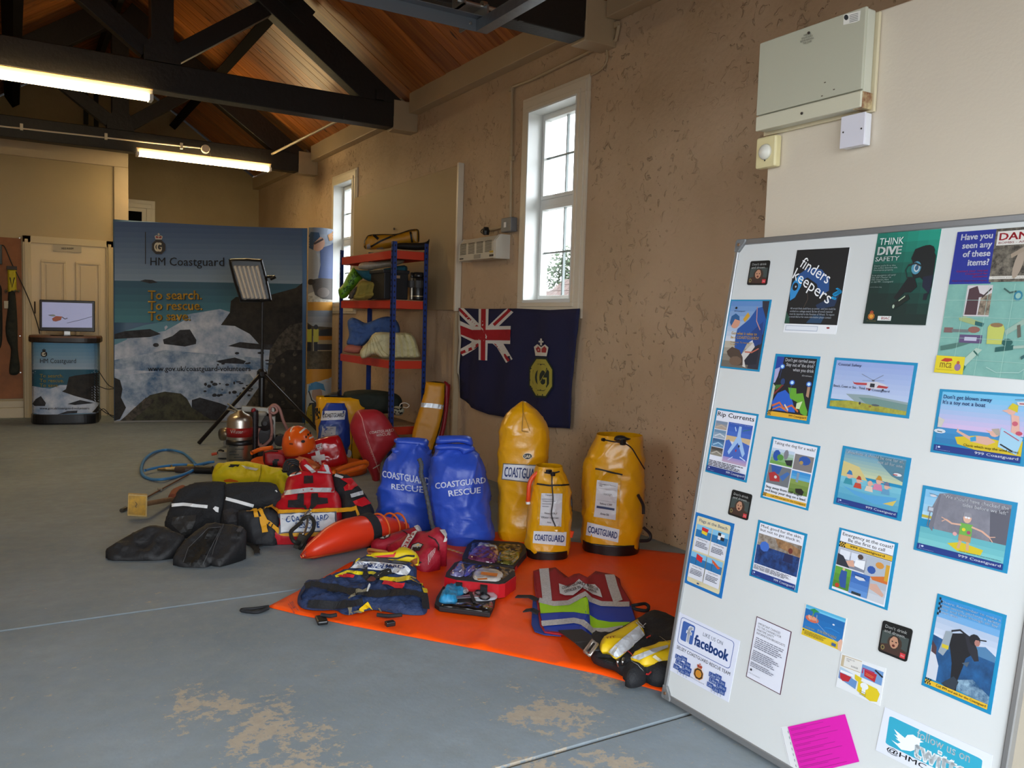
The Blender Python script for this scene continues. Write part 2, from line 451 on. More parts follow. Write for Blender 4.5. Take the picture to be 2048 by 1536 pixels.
M_BACK = wallmat('painted_brick', '#A8946C', '#9A865E', .5, False)
M_SMOOTH = M('#A8946E', .6, var=.06, vs=2)
M_CREAM = M('#CFC3B0', .55, var=.05, vs=2, bump=.05, bs=90)
M_TRIM = M('#B8A484', .5, var=.08, vs=4)
M_GLOSS = M('#DDD3BE', .35)
M_UPVC = M('#E6E8E4', .3)
M_TIMBER = M('#1B1714', .55, var=.3, vs=8, bump=.15, bs=30)
M_BLACK = M('#15151A', .55); M_BLACKM = M('#101013', .35)
M_WHITE = M('#E9EAEA', .45)
M_STEEL = M('#B9B9B6', .3, metal=1); M_GALV = M('#8E9296', .35, metal=.9, var=.2, vs=20)

def floormat():
    mt = bpy.data.materials.new('worn_grey_floor_paint'); mt.use_nodes = True; nt = mt.node_tree; N = nt.nodes; L = nt.links; b = N['Principled BSDF']; b.inputs['Specular IOR Level'].default_value = .3
    g = N.new('ShaderNodeNewGeometry')
    def no(sc, det=6, ro=.6, dist=0):
        n = N.new('ShaderNodeTexNoise'); n.inputs['Scale'].default_value = sc; n.inputs['Detail'].default_value = det; n.inputs['Roughness'].default_value = ro; n.inputs['Distortion'].default_value = dist; L.new(g.outputs['Position'], n.inputs['Vector']); return n.outputs['Fac']
    def ramp(f, a, b_, c1, c2):
        r = N.new('ShaderNodeValToRGB'); r.color_ramp.elements[0].position = a; r.color_ramp.elements[1].position = b_; r.color_ramp.elements[0].color = c1; r.color_ramp.elements[1].color = c2; L.new(f, r.inputs[0]); return r.outputs[0]
    def mixc(f, a, b_):
        m = N.new('ShaderNodeMixRGB'); L.new(f, m.inputs[0])
        for i, v in ((1, a), (2, b_)):
            if isinstance(v, tuple): m.inputs[i].default_value = v
            else: L.new(v, m.inputs[i])
        return m.outputs[0]
    def math_(op, a, b_):
        m = N.new('ShaderNodeMath'); m.operation = op; m.use_clamp = op == 'MULTIPLY'
        for i, v in ((0, a), (1, b_)):
            if isinstance(v, (int, float)): m.inputs[i].default_value = v
            else: L.new(v, m.inputs[i])
        return m.outputs[0]
    base = ramp(no(1.1, 4), .35, .65, lin('#7A868E'), lin('#8F9AA2'))
    base = mixc(ramp(no(9, 8, .7), .4, .7, (0, 0, 0, 1), (1, 1, 1, 1)), base, lin('#848D90'))
    # worn patches down to the bare concrete, each at its own place
    tot = None
    for cx, cy, r, k in ((.62, 2.75, .35, .5), (.72, 2.3, .35, .55), (1.52, 2.22, .3, .6), (1.9, 2.45, .25, .6), (1.28, 1.95, .22, .4), (1.2, 4.5, .2, .15), (.25, 3.3, .2, .2), (1.55, 1.85, .15, .5), (2.0, 1.9, .2, .4)):
        d = N.new('ShaderNodeVectorMath'); d.operation = 'DISTANCE'; L.new(g.outputs['Position'], d.inputs[0]); d.inputs[1].default_value = (cx, cy, 0)
        mr = N.new('ShaderNodeMapRange'); mr.inputs[1].default_value = 0; mr.inputs[2].default_value = r; mr.inputs[3].default_value = k*.33; mr.inputs[4].default_value = 0; L.new(d.outputs['Value'], mr.inputs[0])
        tot = mr.outputs[0] if tot is None else math_('ADD', tot, mr.outputs[0])
    f = math_('ADD', math_('ADD', math_('MULTIPLY', no(5, 3, .5), .35), math_('MULTIPLY', no(24, 9, .75), .65)), tot)
    worn = ramp(f, .615, .635, (0, 0, 0, 1), (1, 1, 1, 1))
    c = mixc(worn, base, mixc(no(40), lin('#BCAF9C'), lin('#9C9283')))
    dark = ramp(no(3.1, 10, .8, .6), .66, .7, (0, 0, 0, 1), (.75, .75, .75, 1))
    c = mixc(dark, c, lin('#3A3B38'))
    spec = ramp(no(48, 5, .75), .625, .64, (0, 0, 0, 1), (.8, .8, .8, 1)); c = mixc(spec, c, lin('#A39A8C'))
    L.new(c, b.inputs['Base Color']); b.inputs['Roughness'].default_value = .5
    rr = ramp(no(14), .3, .7, (.5, .5, .5, 1), (.75, .75, .75, 1)); L.new(rr, b.inputs['Roughness'])
    h = math_('ADD', math_('MULTIPLY', worn, -.3), no(30, 6)); bp = N.new('ShaderNodeBump'); bp.inputs['Strength'].default_value = .25; bp.inputs['Distance'].default_value = .006; L.new(h, bp.inputs['Height']); L.new(bp.outputs[0], b.inputs['Normal'])
    return mt
M_FLOOR = floormat()
# floor: a bed with concrete slabs parted by recessed joints
fb = MB().span((XL-.3, YF-.3, -.16), (W+.3, D2+.3, -.012)); floor = tag(fb.build('floor', M('#7C766A', .9, var=.3, vs=15)), kind='structure')
for y0, y1 in ((YF-.3, 1.998), (2.012, 3.822), (3.836, 8.2), (8.21, D2+.3)):
    b = MB().span((XL-.3, y0, -.012), (W+.3, y1, 0)); bev(b.build('slab', M_FLOOR, floor), .004, 1)
g = MB().span((-60, -60, -.4), (60, 60, -.17)); tag(g.build('ground', M('#6E6D69', .9, var=.3, vs=2)), kind='structure')

# walls
WY = ((4.78, 5.41, 1.45, 2.87), (9.18, 9.81, 1.45, 2.87)); TH = .36
b = MB(); ys = [YF, WY[0][0], WY[0][1], WY[1][0], WY[1][1], D2]
for i in range(5):
    if i in (1, 3):
        w = WY[i//2]; b.span((W, ys[i], 0), (W+.17, ys[i+1], w[2])); b.span((W, ys[i], w[3]), (W+.17, ys[i+1], 3.46))
    else: b.span((W, ys[i], 0), (W+.17, ys[i+1], 3.46))
tag(b.build('wall_right', M_WALL), kind='structure')
b = MB(); FILL_Y = (2.3,); yy0 = YF  # gap added in the out-of-view left wall to brighten the right one
for wy in FILL_Y:
    b.span((XL-TH, yy0, 0), (XL, wy-.55, 3.46)); b.span((XL-TH, wy-.55, 0), (XL, wy+.55, 1.2)); b.span((XL-TH, wy-.55, 3.0), (XL, wy+.55, 3.46)); yy0 = wy+.55
b.span((XL-TH, yy0, 0), (XL, D2, 3.46)); tag(b.build('wall_left', M_WALL), kind='structure')
def gable(name, y0, y1, z0, mat, hole=None):
    P = [(XL-TH, z0), (W+TH, z0), (W+TH, roofz(W+TH)), (XC, roofz(XC)), (XL-TH, roofz(XL-TH))]
    V = [(x, y0, z) for x, z in P]+[(x, y1, z) for x, z in P]; n = 5
    F = [list(range(n)), list(range(2*n-1, n-1, -1))]+[[i, (i+1) % n, (i+1) % n+n, i+n] for i in range(n)]
    return tag(mk(name, V, F, mat), kind='structure')
gable('wall_back', D2, D2+.3, 0, M_BACK)
gable('wall_front', YF-.25, YF, 2.52, M_WALL)
b = MB().span((2.23, -.7, 0), (W, 2.05, 2.26)); bev(tag(b.build('wall_cubicle', M_CREAM), kind='structure'), .004)
b = MB().span((XL, D, 0), (1.16, D2, 3.03)); tag(b.build('wall_partition', M_SMOOTH), kind='structure')
b = MB().span((XL, D-.03, 3.03), (1.24, D2, 3.21)); bev(tag(b.build('trim_1', M_TRIM), kind='structure'), .006)
b = MB().span((1.08, D-.03, 0), (1.24, D+.12, 3.03)); bev(tag(b.build('trim_2', M_TRIM), kind='structure'), .006)
b = MB().span((XL, D-.025, 0), (.11, D, .12)).span((XL, D-.018, .12), (.11, D, .2)); bev(tag(b.build('baseboard_back', M('#B5A88E', .5)), kind='structure'), .006)
# wall plates under the eaves
for nm, x0, x1 in (('trim_3', W-.1, W), ('trim_4', XL, XL+.1)):
    for a, c in ((YF, 4.40), (4.58, 7.475), (7.655, 10.52), (10.7, D2)):
        pass
    b = MB()
    for a, c in ((YF, 4.40), (4.59, 7.475), (7.665, 10.52), (10.71, D2)): b.span((x0, a, 3.25), (x1, c, 3.45))
    bev(tag(b.build(nm, M_TRIM), kind='structure'), .006)

# roof: deck, then single planks running down each slope
def woodmat():
    mt = bpy.data.materials.new('varnished_pine'); mt.use_nodes = True; nt = mt.node_tree; N = nt.nodes; L = nt.links; b = N['Principled BSDF']; b.inputs['Roughness'].default_value = .38
    tc = N.new('ShaderNodeTexCoord'); oi = N.new('ShaderNodeObjectInfo')
    mp = N.new('ShaderNodeMapping'); mp.inputs['Scale'].default_value = (1.2, 16, 16); L.new(tc.outputs['Object'], mp.inputs[0])
    va = N.new('ShaderNodeVectorMath'); va.operation = 'ADD'; L.new(mp.outputs[0], va.inputs[0])
    sc = N.new('ShaderNodeMath'); sc.operation = 'MULTIPLY'; sc.inputs[1].default_value = 97; L.new(oi.outputs['Random'], sc.inputs[0]); L.new(sc.outputs[0], va.inputs[1])
    n = N.new('ShaderNodeTexNoise'); n.inputs['Scale'].default_value = 1.6; n.inputs['Detail'].default_value = 6; n.inputs['Distortion'].default_value = .4; L.new(va.outputs[0], n.inputs['Vector'])
    r = N.new('ShaderNodeValToRGB'); r.color_ramp.elements[0].position = .32; r.color_ramp.elements[1].position = .68; r.color_ramp.elements[0].color = lin('#8A4A1E'); r.color_ramp.elements[1].color = lin('#B97437'); L.new(n.outputs['Fac'], r.inputs[0])
    h = N.new('ShaderNodeHueSaturation'); L.new(r.outputs[0], h.inputs['Color'])
    mr = N.new('ShaderNodeMapRange'); mr.inputs[3].default_value = .68; mr.inputs[4].default_value = 1.12; L.new(oi.outputs['Random'], mr.inputs[0]); L.new(mr.outputs[0], h.inputs['Value'])
    mp2 = N.new('ShaderNodeMapping'); mp2.inputs['Scale'].default_value = (4, 11, 11); L.new(tc.outputs['Object'], mp2.inputs[0]); va2 = N.new('ShaderNodeVectorMath'); va2.operation = 'ADD'; L.new(mp2.outputs[0], va2.inputs[0]); L.new(sc.outputs[0], va2.inputs[1])
    k = N.new('ShaderNodeTexNoise'); k.inputs['Scale'].default_value = 1.5; k.inputs['Detail'].default_value = 1; L.new(va2.outputs[0], k.inputs['Vector'])
    kr = N.new('ShaderNodeValToRGB'); kr.color_ramp.elements[0].position = .72; kr.color_ramp.elements[1].position = .76; L.new(k.outputs['Fac'], kr.inputs[0])
    mx = N.new('ShaderNodeMixRGB'); L.new(kr.outputs[0], mx.inputs[0]); L.new(h.outputs[0], mx.inputs[1]); mx.inputs[2].default_value = lin('#3A1C0C'); L.new(mx.outputs[0], b.inputs['Base Color'])
    return mt
M_PINE = woodmat()
b = MB(); SL = math.atan(.69); cs, sn = math.cos(SL), math.sin(SL)
for s in (1, -1):
    R = Matrix.Rotation(s*SL, 3, 'Y'); Ls = (W+TH-XC+.2)/cs
    mid = Vector((XC+s*Ls/2*cs, (YF+D2)/2, roofz(XC)-Ls/2*sn))+Vector((s*sn, 0, cs))*.08
    b.box(mid, (Ls, D2-YF+1, .1), R)
ceil = tag(b.build('ceiling', M('#4A3020', .8)), kind='structure')
PW = .145; npl = int((D2-YF)/PW)
pm = None; Lp = (W-XC+.02)/cs
for s in (1, -1):
    R = Matrix.Rotation(s*SL, 4, 'Y')
    for i in range(npl):
        c = Vector((XC+s*Lp/2*cs, YF+PW*(i+.5), roofz(XC)-Lp/2*sn))+Vector((s*sn, 0, cs))*random.uniform(.008, .012)
        if pm is None:
            bb = MB().box((0, 0, 0), (Lp, PW-.006, .02)); me = bpy.data.meshes.new('plank'); me.from_pydata(bb.V, [], bb.F); me.materials.append(M_PINE); pm = me
        o = bpy.data.objects.new('plank', pm); COL.objects.link(o); WL[o.name] = c; o.location = c; o.rotation_euler = (0, s*SL, 0); o.parent = ceil; o.matrix_parent_inverse = Matrix.Translation(-WL[ceil.name])
# ridge board and purlins
b = MB().span((XC-.03, YF, roofz(XC)-.22), (XC+.03, D2, roofz(XC)-.01))
t = thing('roof_beam', (XC, 4, 4.7), 'black ridge board running along the top of the roof', 'beam'); b.build('beam', M_TIMBER, t)
for s, lb in ((1, 'black purlin under the right roof slope, ending on the gable wall'), (-1, 'black purlin under the left roof slope, ending on the gable wall')):
    x = XC+s*1.045; R = Matrix.Rotation(s*SL, 3, 'Y'); z = roofz(x)-.12
    b = MB().box((x, (YF+D2)/2, z), (.1, D2-YF-.02, .17), R)
    t = thing('roof_purlin', (x, 6, z-.1), lb, 'beam'); b.build('beam', M('#16120F', .95, spec=.1), t)
# trusses
def truss(y, label):
    t = thing('roof_truss', (XC, y+.08, 3.1), label, 'roof truss', 'king post roof trusses'); y1 = y+.16; yc = y+.08
    bev(MB().span((XC-2.03, y, 3.10), (XC+2.03, y1, 3.33)).build('tie_beam', M_TIMBER, t), .008)
    for s in (1, -1):
        a = Vector((XC+s*2.06, yc, 3.24)); ap = Vector((XC+s*.05, yc, 3.24+.7*2.01))
        bev(MB().beam(a, ap, .15, .26, (0, 0, 1)).build('rafter', M_TIMBER, t), .006)
        bev(MB().beam((XC+s*.11, yc, 3.42), (XC+s*.93, yc, 4.02), .1, .14).build('strut', M_TIMBER, t), .004)
        xg = XC+s*1.08; zg = 3.24+.7*(2.06-1.08); R = Matrix.Rotation(s*SL, 3, 'Y')
        MB().box((xg, yc, zg+.1), (.34, .17, .16), R).build('cleat', M_TIMBER, t)
        bev(MB().span((XC+s*1.85, y-.02, 3.33), (XC+s*1.93, y1+.02, 3.42)).build('cleat', M_TIMBER, t), .004)
        cb = MB(); xa, xb = XC+s*2.035, (W if s > 0 else XL)
        cb.span((min(xa, xb), y, 3.085), (max(xa, xb), y1, 3.36)); bev(cb.build('corbel', M_TRIM, t), .006)
        MB().box((XC+s*1.55, y-.01, 3.12), (.03, .03, .05)).build('bolt', M_TIMBER, t)
    V = [(-.14, 3.33), (.14, 3.33), (.14, 3.44), (.085, 3.52), (.085, 4.6), (-.085, 4.6), (-.085, 3.52), (-.14, 3.44)]
    n = len(V); VV = [(XC+x, y-.005, z) for x, z in V]+[(XC+x, y1+.005, z) for x, z in V]
    mk('king_post', VV, [list(range(n)), list(range(2*n-1, n-1, -1))]+[[i, (i+1) % n, (i+1) % n+n, i+n] for i in range(n)], M_TIMBER, t)
    return t
truss(4.411, 'black timber roof truss nearest the camera, only its right end in view')
truss(7.485, 'black timber roof truss with the twin tube light at the upper left')
truss(10.533, 'black timber roof truss farthest back, above the blue display stand')
for z, x, l in ((3.9, .93, 'left of the two dark hangers on the gable wall'), (3.4, 1.06, 'right of the two dark hangers on the gable wall')):
    b = MB().span((x-.03, D2-.08, z), (x+.03, D2-.02, roofz(x)-.03)); t = thing('roof_hanger', (x, D2-.05, z), l, 'post'); b.build('post', M_TIMBER, t)

# windows
GLASS = bpy.data.materials.new('window_glass'); GLASS.use_nodes = True
nt = GLASS.node_tree; nt.nodes.clear(); o_ = nt.nodes.new('ShaderNodeOutputMaterial'); tr = nt.nodes.new('ShaderNodeBsdfTransparent'); gl = nt.nodes.new('ShaderNodeBsdfGlossy'); gl.inputs['Roughness'].default_value = .02; mx = nt.nodes.new('ShaderNodeMixShader'); mx.inputs[0].default_value = .06
nt.links.new(tr.outputs[0], mx.inputs[1]); nt.links.new(gl.outputs[0], mx.inputs[2]); nt.links.new(mx.outputs[0], o_.inputs[0])
def frame_ring(b, x0, x1, y0, y1, z0, z1, w):
    b.span((x0, y0, z0), (x1, y1, z0+w)); b.span((x0, y0, z1-w), (x1, y1, z1)); b.span((x0, y0, z0+w), (x1, y0+w, z1-w)); b.span((x0, y1-w, z0+w), (x1, y1, z1-w))
def window(k, y0, y1, z0, z1):
    root = MB(); frame_ring(root, W+.09, W+.16, y0, y1, z0, z1, .03); root.span((W+.09, y0+.03, 2.175), (W+.16, y1-.03, 2.225))
    wd_ = tag(bev(root.build('window_%d' % k, M_UPVC), .004), kind='structure')
    r = MB(); r.span((W-.039, y0, z0), (W+.165, y0+.012, z1)); r.span((W-.039, y1-.012, z0), (W+.165, y1, z1)); r.span((W-.039, y0+.012, z1-.012), (W+.165, y1-.012, z1)); r.span((W-.039, y0+.012, z0), (W+.165, y1-.012, z0+.02)); r.build('reveal', M_UPVC, wd_)
    a = MB()
    for i, (w, t) in enumerate(((.11, .018), (.085, .028), (.03, .038))):
        frame_ring(a, W-t, W-.0, y0-w, y1+w, z0-w, z1+w, w)
    bev(a.build('architrave', M_GLOSS, wd_), .003)
    for a0, a1 in ((z0+.03, 2.175), (2.225, z1-.03)):
        fr = MB(); frame_ring(fr, W+.08, W+.14, y0+.03, y1-.03, a0, a1, .028); bev(fr.build('sash', M_UPVC, wd_), .003)
        pn = MB().span((W+.115, y0+.058, a0+.028), (W+.119, y1-.058, a1-.028)); pn.build('pane', GLASS, wd_)
        gb = MB(); ym = (y0+y1)/2; zm = (a0+a1)/2
        gb.span((W+.105, ym-.006, a0+.028), (W+.125, ym+.006, a1-.028)); gb.span((W+.1055, y0+.058, zm-.006), (W+.1245, y1-.058, zm+.006)); gb.build('glazing_bar', M('#8A9290', .5), wd_)
    return wd_
window(1, *WY[0]); window(2, *WY[1])
# dark window on the gable wall behind the display
b = MB(); frame_ring(b, 1.25, 1.9, 0, 0, 0, 0, 0)
b = MB(); x0, x1, z0, z1 = 1.2, 1.72, 1.7, 2.8
for w, t in ((.12, .03), (.07, .045)):
    b.span((x0, D2-t, z1), (x1+w, D2, z1+w)); b.span((x1, D2-t, z0), (x1+w, D2, z1)); b.span((x0, D2-t, z0-w), (x1+w, D2, z0))
w3 = tag(bev(b.build('window_3', M_GLOSS), .004), kind='structure')
MB().span((x0, D2-.012, z0), (x1, D2-.002, z1)).build('pane', M('#0C0D0E', .8, spec=.05), w3)
MB().span((x1-.06, D2-.03, z0), (x1, D2-.012, z1)).span((x0, D2-.03, z1-.05), (x1-.06, D2-.012, z1)).build('sash', M_GLOSS, w3)

# what is seen through the right windows: a tiled roof and a tree
h = thing('house', (27, 33, 0), 'neighbouring house with a brown tiled roof, seen through the larger window', 'house')
P = at(1112, 588, 0, 22); yy = P.y
hw = MB().span((22, yy-9, -.2), (30, yy+.6, P.z-.15)).build('wall', M('#6A665E', .8, var=.2), h)
zt = 8.5; V = [(21.6, yy-9, P.z-.2), (21.6, yy+.9, P.z-.2), (30.4, yy+.9, P.z-.2), (30.4, yy-9, P.z-.2), (26, yy-2.3, zt-2.4), (26, yy-9, zt-2.4)]
mk('roof', V, [[0, 1, 4, 5], [1, 2, 4], [2, 3, 5, 4], [3, 0, 5], [3, 2, 1, 0]], M('#3E2C24', .8, var=.3), h)
mk('gutter', [(21.5, yy-9, P.z-.3), (21.5, yy+1, P.z-.3), (21.7, yy+1, P.z-.3), (21.7, yy-9, P.z-.3), (21.5, yy-9, P.z-.15), (21.5, yy+1, P.z-.15), (21.7, yy+1, P.z-.15), (21.7, yy-9, P.z-.15)], [[0, 1, 2, 3], [4, 5, 6, 7], [0, 1, 5, 4], [2, 3, 7, 6], [1, 2, 6, 5], [0, 3, 7, 4]], M('#4C4E50', .6), h)
tl = MB(); A = Vector((21.6, yy+.9, P.z-.2)); B = Vector((21.6, yy-9, P.z-.2)); up = Vector((26, yy-2.3, zt-2.4))-Vector((21.6, yy-2.3, P.z-.2))
nn = up.cross(Vector((0, 1, 0))).normalized(); nn = nn if nn.x < 0 else -nn
for i in range(12):
    f = i/12
    y_hi = yy+.9-3.2*f
    for j in range(14):
        yj = y_hi-.25-j*.42-(.2 if i % 2 else 0)
        c = Vector((21.6, yj, P.z-.2))+up*(f+.045)+nn*.03
        R = Matrix((Vector((0, 1, 0)), up.normalized(), nn)).transposed(); tl.box(c, (.4, up.length/12*.93, .035), R)
o = tl.build('roof_tiles', M('#443027', .8, var=.45, vs=2.5), h); o['kind'] = 'stuff'
tb = at(1142, 560, 0, 30); tr_ = thing('tree', (tb.x, tb.y, 0), 'pale green tree behind the tiled roof, seen through the larger window', 'tree')
MB().tube([(tb.x, tb.y, 0), (tb.x+.1, tb.y, tb.z*.5), (tb.x, tb.y, tb.z)], [.25, .18, .06], 8).build('trunk', M('#5B4A3A', .9), tr_)
lf = MB(); R_ = random.Random(3)
for i in range(1500):
    d = Vector((R_.gauss(0, 1), R_.gauss(0, 1), R_.gauss(0, 1))).normalized()*R_.random()**.4; c = Vector((tb.x, tb.y, tb.z+.3))+Vector((d.x*1.6, d.y*1.7, d.z*1.9))
    a = Vector((R_.gauss(0, 1), R_.gauss(0, 1), R_.gauss(0, 1))).normalized()*.16; q = a.orthogonal().normalized()*.09
    lf.add([c-a, c+q, c+a, c-q], [[0, 1, 2, 3]])
o = lf.build('foliage', M('#33422A', .8), tr_); o['kind'] = 'stuff'

# door in the partition
dr = tag(MB().span((.2, D-.02, .0), (.99, D-.004, 2.05)).build('door_1', M('#C9B48E', .45)), kind='structure')
b = MB()
for x0, x1 in ((.115, .2), (.99, 1.075)): b.span((x0, D-.035, 0), (x1, D, 2.13)); b.span((x0+.02, D-.045, 0), (x1-.03, D-.035, 2.09))
b.span((.115, D-.035, 2.05), (1.075, D, 2.13)); bev(b.build('door_frame', M('#B9A67F', .45), dr), .004)
for x0, x1 in ((.3, .56), (.66, .93)):
    for z0, z1 in ((.95, 1.86), (.2, .75)):
        b = MB(); w = .028
        b.span((x0, D-.034, z0), (x1, D-.02, z0+w)); b.span((x0, D-.034, z1-w), (x1, D-.02, z1)); b.span((x0, D-.034, z0+w), (x0+w, D-.02, z1-w)); b.span((x1-w, D-.034, z0+w), (x1, D-.02, z1-w)); b.span((x0+.05, D-.028, z0+.05), (x1-.05, D-.02, z1-.05))
        bev(b.build('panel', M('#C2AC85', .45), dr), .004)
b = MB().tube([at(69.5, 603, 1, D-.05), at(70, 627, 1, D-.05)], .008); b.build('door_handle', M('#3A2A20', .4), dr)
p = at(106, 489, 1, D-.03); q = at(163, 505, 1, D-.03); pl_ = MB().span((p.x, D-.034, q.z), (q.x, D-.02, p.z)).build('door_sign', M('#A99B80', .5), dr)
Art(S_plane((0, D-.034, 0), (0, 1, 0)), .002).to('lettering').text('MESS ROOM', 123, 495, 147, 499, '#3A3428', 1).build(pl_)
# ================================================================ FIXTURES
M_TUBE = M('#FFE2A8', .5, emit=8); M_BATTEN = M('#D8D2C4', .4)
def tubelight(x0, x1, y, z, label):
    t = thing('tube_light', ((x0+x1)/2, y, z), label, 'light')
    bev(MB().span((x0, y-.028, z), (x1, y+.028, z+.05)).build('batten', M_BATTEN, t), .006)
    for dy in (-.035, .035):
        MB().tube([(x0+.03, y+dy, z-.022), (x1-.03, y+dy, z-.022)], .017, 10).build('tube', M_TUBE, t)
    for x in (x0, x1-.03): bev(MB().span((x, y-.06, z-.045), (x+.03, y+.06, z)).build('end_cap', M_WHITE, t), .004)
    MB().tube([(x0, y-.03, z+.045), (x1, y-.03, z+.045)], .006, 6).build('edge_clip', M('#B09060', .4), t)
p = at(305, 187, 1, 7.42)
tubelight(p.x-1.5, p.x, 7.42, 3.03, 'twin tube light under the middle roof truss, nearer of the two lit lights')
a, b_ = at(272, 309, 1, 10.47), at(541, 342, 1, 10.47)
tubelight(a.x, b_.x, 10.47, (a.z+b_.z)/2+.03, 'tube light under the farthest roof truss, above the blue display stand')
# conduit along the far tie beam
y = 10.515
t = thing('conduit', (.6, y, 3.22), 'thin white conduit clipped along the farthest tie beam, ending in a round box', 'conduit')
A, B = at(-30, 249, 1, y), at(400, 296, 1, y); MB().tube([A, B], .009).build('pipe', M_GLOSS, t)
for px, py in ((43, 254), (212, 273), (363, 292)):
    p = at(px, py, 1, y); bev(MB().box((p.x, y, p.z), (.03, .028, .07)).build('clip', M_GLOSS, t), .003)
p = at(411, 298, 1, y-.01); MB().lathe(p+Vector((0, .02, 0)), [(.001, 0), (.05, 0), (.05, .03), (.04, .04), (.001, .04)], 20, (0, -1, 0)).build('junction_box', M_GLOSS, t)
MB().tube(spline([p+Vector((.04, -.02, -.02)), p+Vector((.05, -.03, -.09)), p+Vector((.0, -.03, -.14)), p+Vector((-.02, -.03, -.17))], 5), .006, 6).build('cable', M('#8A8478'), t)
a = at(544, 308, 1, 10.5); b_ = at(690, 234, 1, 7.72)
t = thing('conduit', a, 'pale conduit running between the two rear roof trusses under the planks', 'conduit'); MB().tube([a, b_], .014).build('pipe', M_TRIM, t)

# wall conduit with box, up to the corbel of the near truss
def wp(x, y, o=.02): return at(x, y, 0, W-o)
t = thing('conduit', wp(1022, 440), 'cream conduit climbing the right wall left of the larger window to the near truss', 'conduit')
MB().tube([wp(1021, 437), wp(1024.5, 180), wp(1027, 173), wp(1060, 161), wp(1210, 88), wp(1232, 80), wp(1238, 52), wp(1228, 46), wp(1180, 34, .1)], .012).build('pipe', M_TRIM, t)
MB().tube(spline([wp(1212, 82), wp(1214, 120), wp(1200, 140), wp(1182, 150)], 6), .007, 6).build('cable', M_TRIM, t)
for q in ((1024, 317), (1023, 178), (1234, 50)): MB().box(wp(*q), (.03, .035, .035)).build('clip', M_TRIM, t)
a, b_ = wp(1011, 438), wp(1030, 463)
bev(MB().span((W-.06, b_.y, b_.z), (W-.002, a.y, a.z)).build('junction_box', M('#77797C', .4), t), .006)
MB().box((W-.062, (a.y+b_.y)/2+.01, (a.z+b_.z)/2), (.004, .03, .04)).build('label_plate', M_WHITE, t)
MB().tube([wp(1011, 452), wp(975, 461)], .012).build('pipe', M_TRIM, t)
MB().lathe(wp(972, 462, .09), [(.001, -.03), (.025, -.03), (.03, 0), (.02, .03), (.001, .03)], 10).build('plug', M_BLACKM, t)
MB().tube(spline([wp(972, 464, .09), wp(966, 458, .1), wp(962, 464, .1), wp(970, 470, .08)], 5), .004, 6).build('cable', M_BLACKM, t)

# cream board on the wall
a, b_ = wp(711, 399), wp(914, 618)
t = thing('wall_board', (W-.02, (a.y+b_.y)/2, b_.z), 'large cream board fixed to the right wall between the two windows', 'board')
bev(MB().span((W-.035, b_.y, 1.39), (W-.001, 9.1, 2.64)).build('board', M('#A8926E', .6, var=.05, vs=2), t), .003)
bev(MB().span((W-.055, b_.y-.03, 1.38), (W-.001, b_.y, 2.655)).build('edging', M_GLOSS, t), .003)
MB().span((W-.05, b_.y-.03, .05), (W-.001, b_.y+.0, 1.375)).build('lower_edging', M_TRIM, t)
MB().box((W-.05, 7.9, 2.2), (.012, .02, .02)).build('screw', M('#5A4A38'), t)

# convector heater
xr = at(1013, 500, 0, W-.002); xf = W-.12
yA, yB = at(919, 480, 0, xf).y, at(990, 480, 0, xf).y; zt, zb = at(955, 474, 0, xf).z, at(955, 519, 0, xf).z
t = thing('wall_heater', (W-.06, (yA+yB)/2, zb), 'white slotted wall heater beside the larger window', 'heater')
V = [(xf, zb+.0), (xf, zt-.05), (xf+.04, zt), (W-.002, zt), (W-.002, zb)]
def prismY(P, y0, y1):
    n = len(P); return [(x, y0, z) for x, z in P]+[(x, y1, z) for x, z in P], [list(range(n)), list(range(2*n-1, n-1, -1))]+[[i, (i+1) % n, (i+1) % n+n, i+n] for i in range(n)]
v, f = prismY(V, yB, yA); bev(mk('casing', v, f, M('#C9C4B4', .4), t), .004)
v, f = prismY([(x-.006 if x < W-.01 else x, z) for x, z in V], yB-.03, yB+.0); bev(mk('end_panel', v, f, M('#D5D0C2', .4), t), .004)
L = yA-yB; hz = zt-zb
for c in range(4):
    for r in range(9):
        y0 = yB+L*(.08+.235*c); z0 = zb+hz*.3+r*hz*.058
        MB().box((xf-.001, y0+L*.09, z0), (.004, L*.17, hz*.024)).build('slot', M('#4A4336'), t)
MB().box((xf-.002, (yA+yB)/2-.02, zb+hz*.14), (.006, L*.17, hz*.18)).build('thermostat_dial', M('#9A958A', .4), t)
MB().box((xf-.002, yB+L*.08, zb+hz*.28), (.004, L*.09, hz*.08)).build('warning_label', M('#C9A93A'), t)
MB().box((xf-.002, yB+L*.08, zb+hz*.12), (.004, L*.1, hz*.09)).build('rating_label', M('#38322E'), t)
MB().box((xf-.002, yA-L*.08, zb+hz*.1), (.004, L*.1, hz*.05)).build('rating_label', M('#38322E'), t)

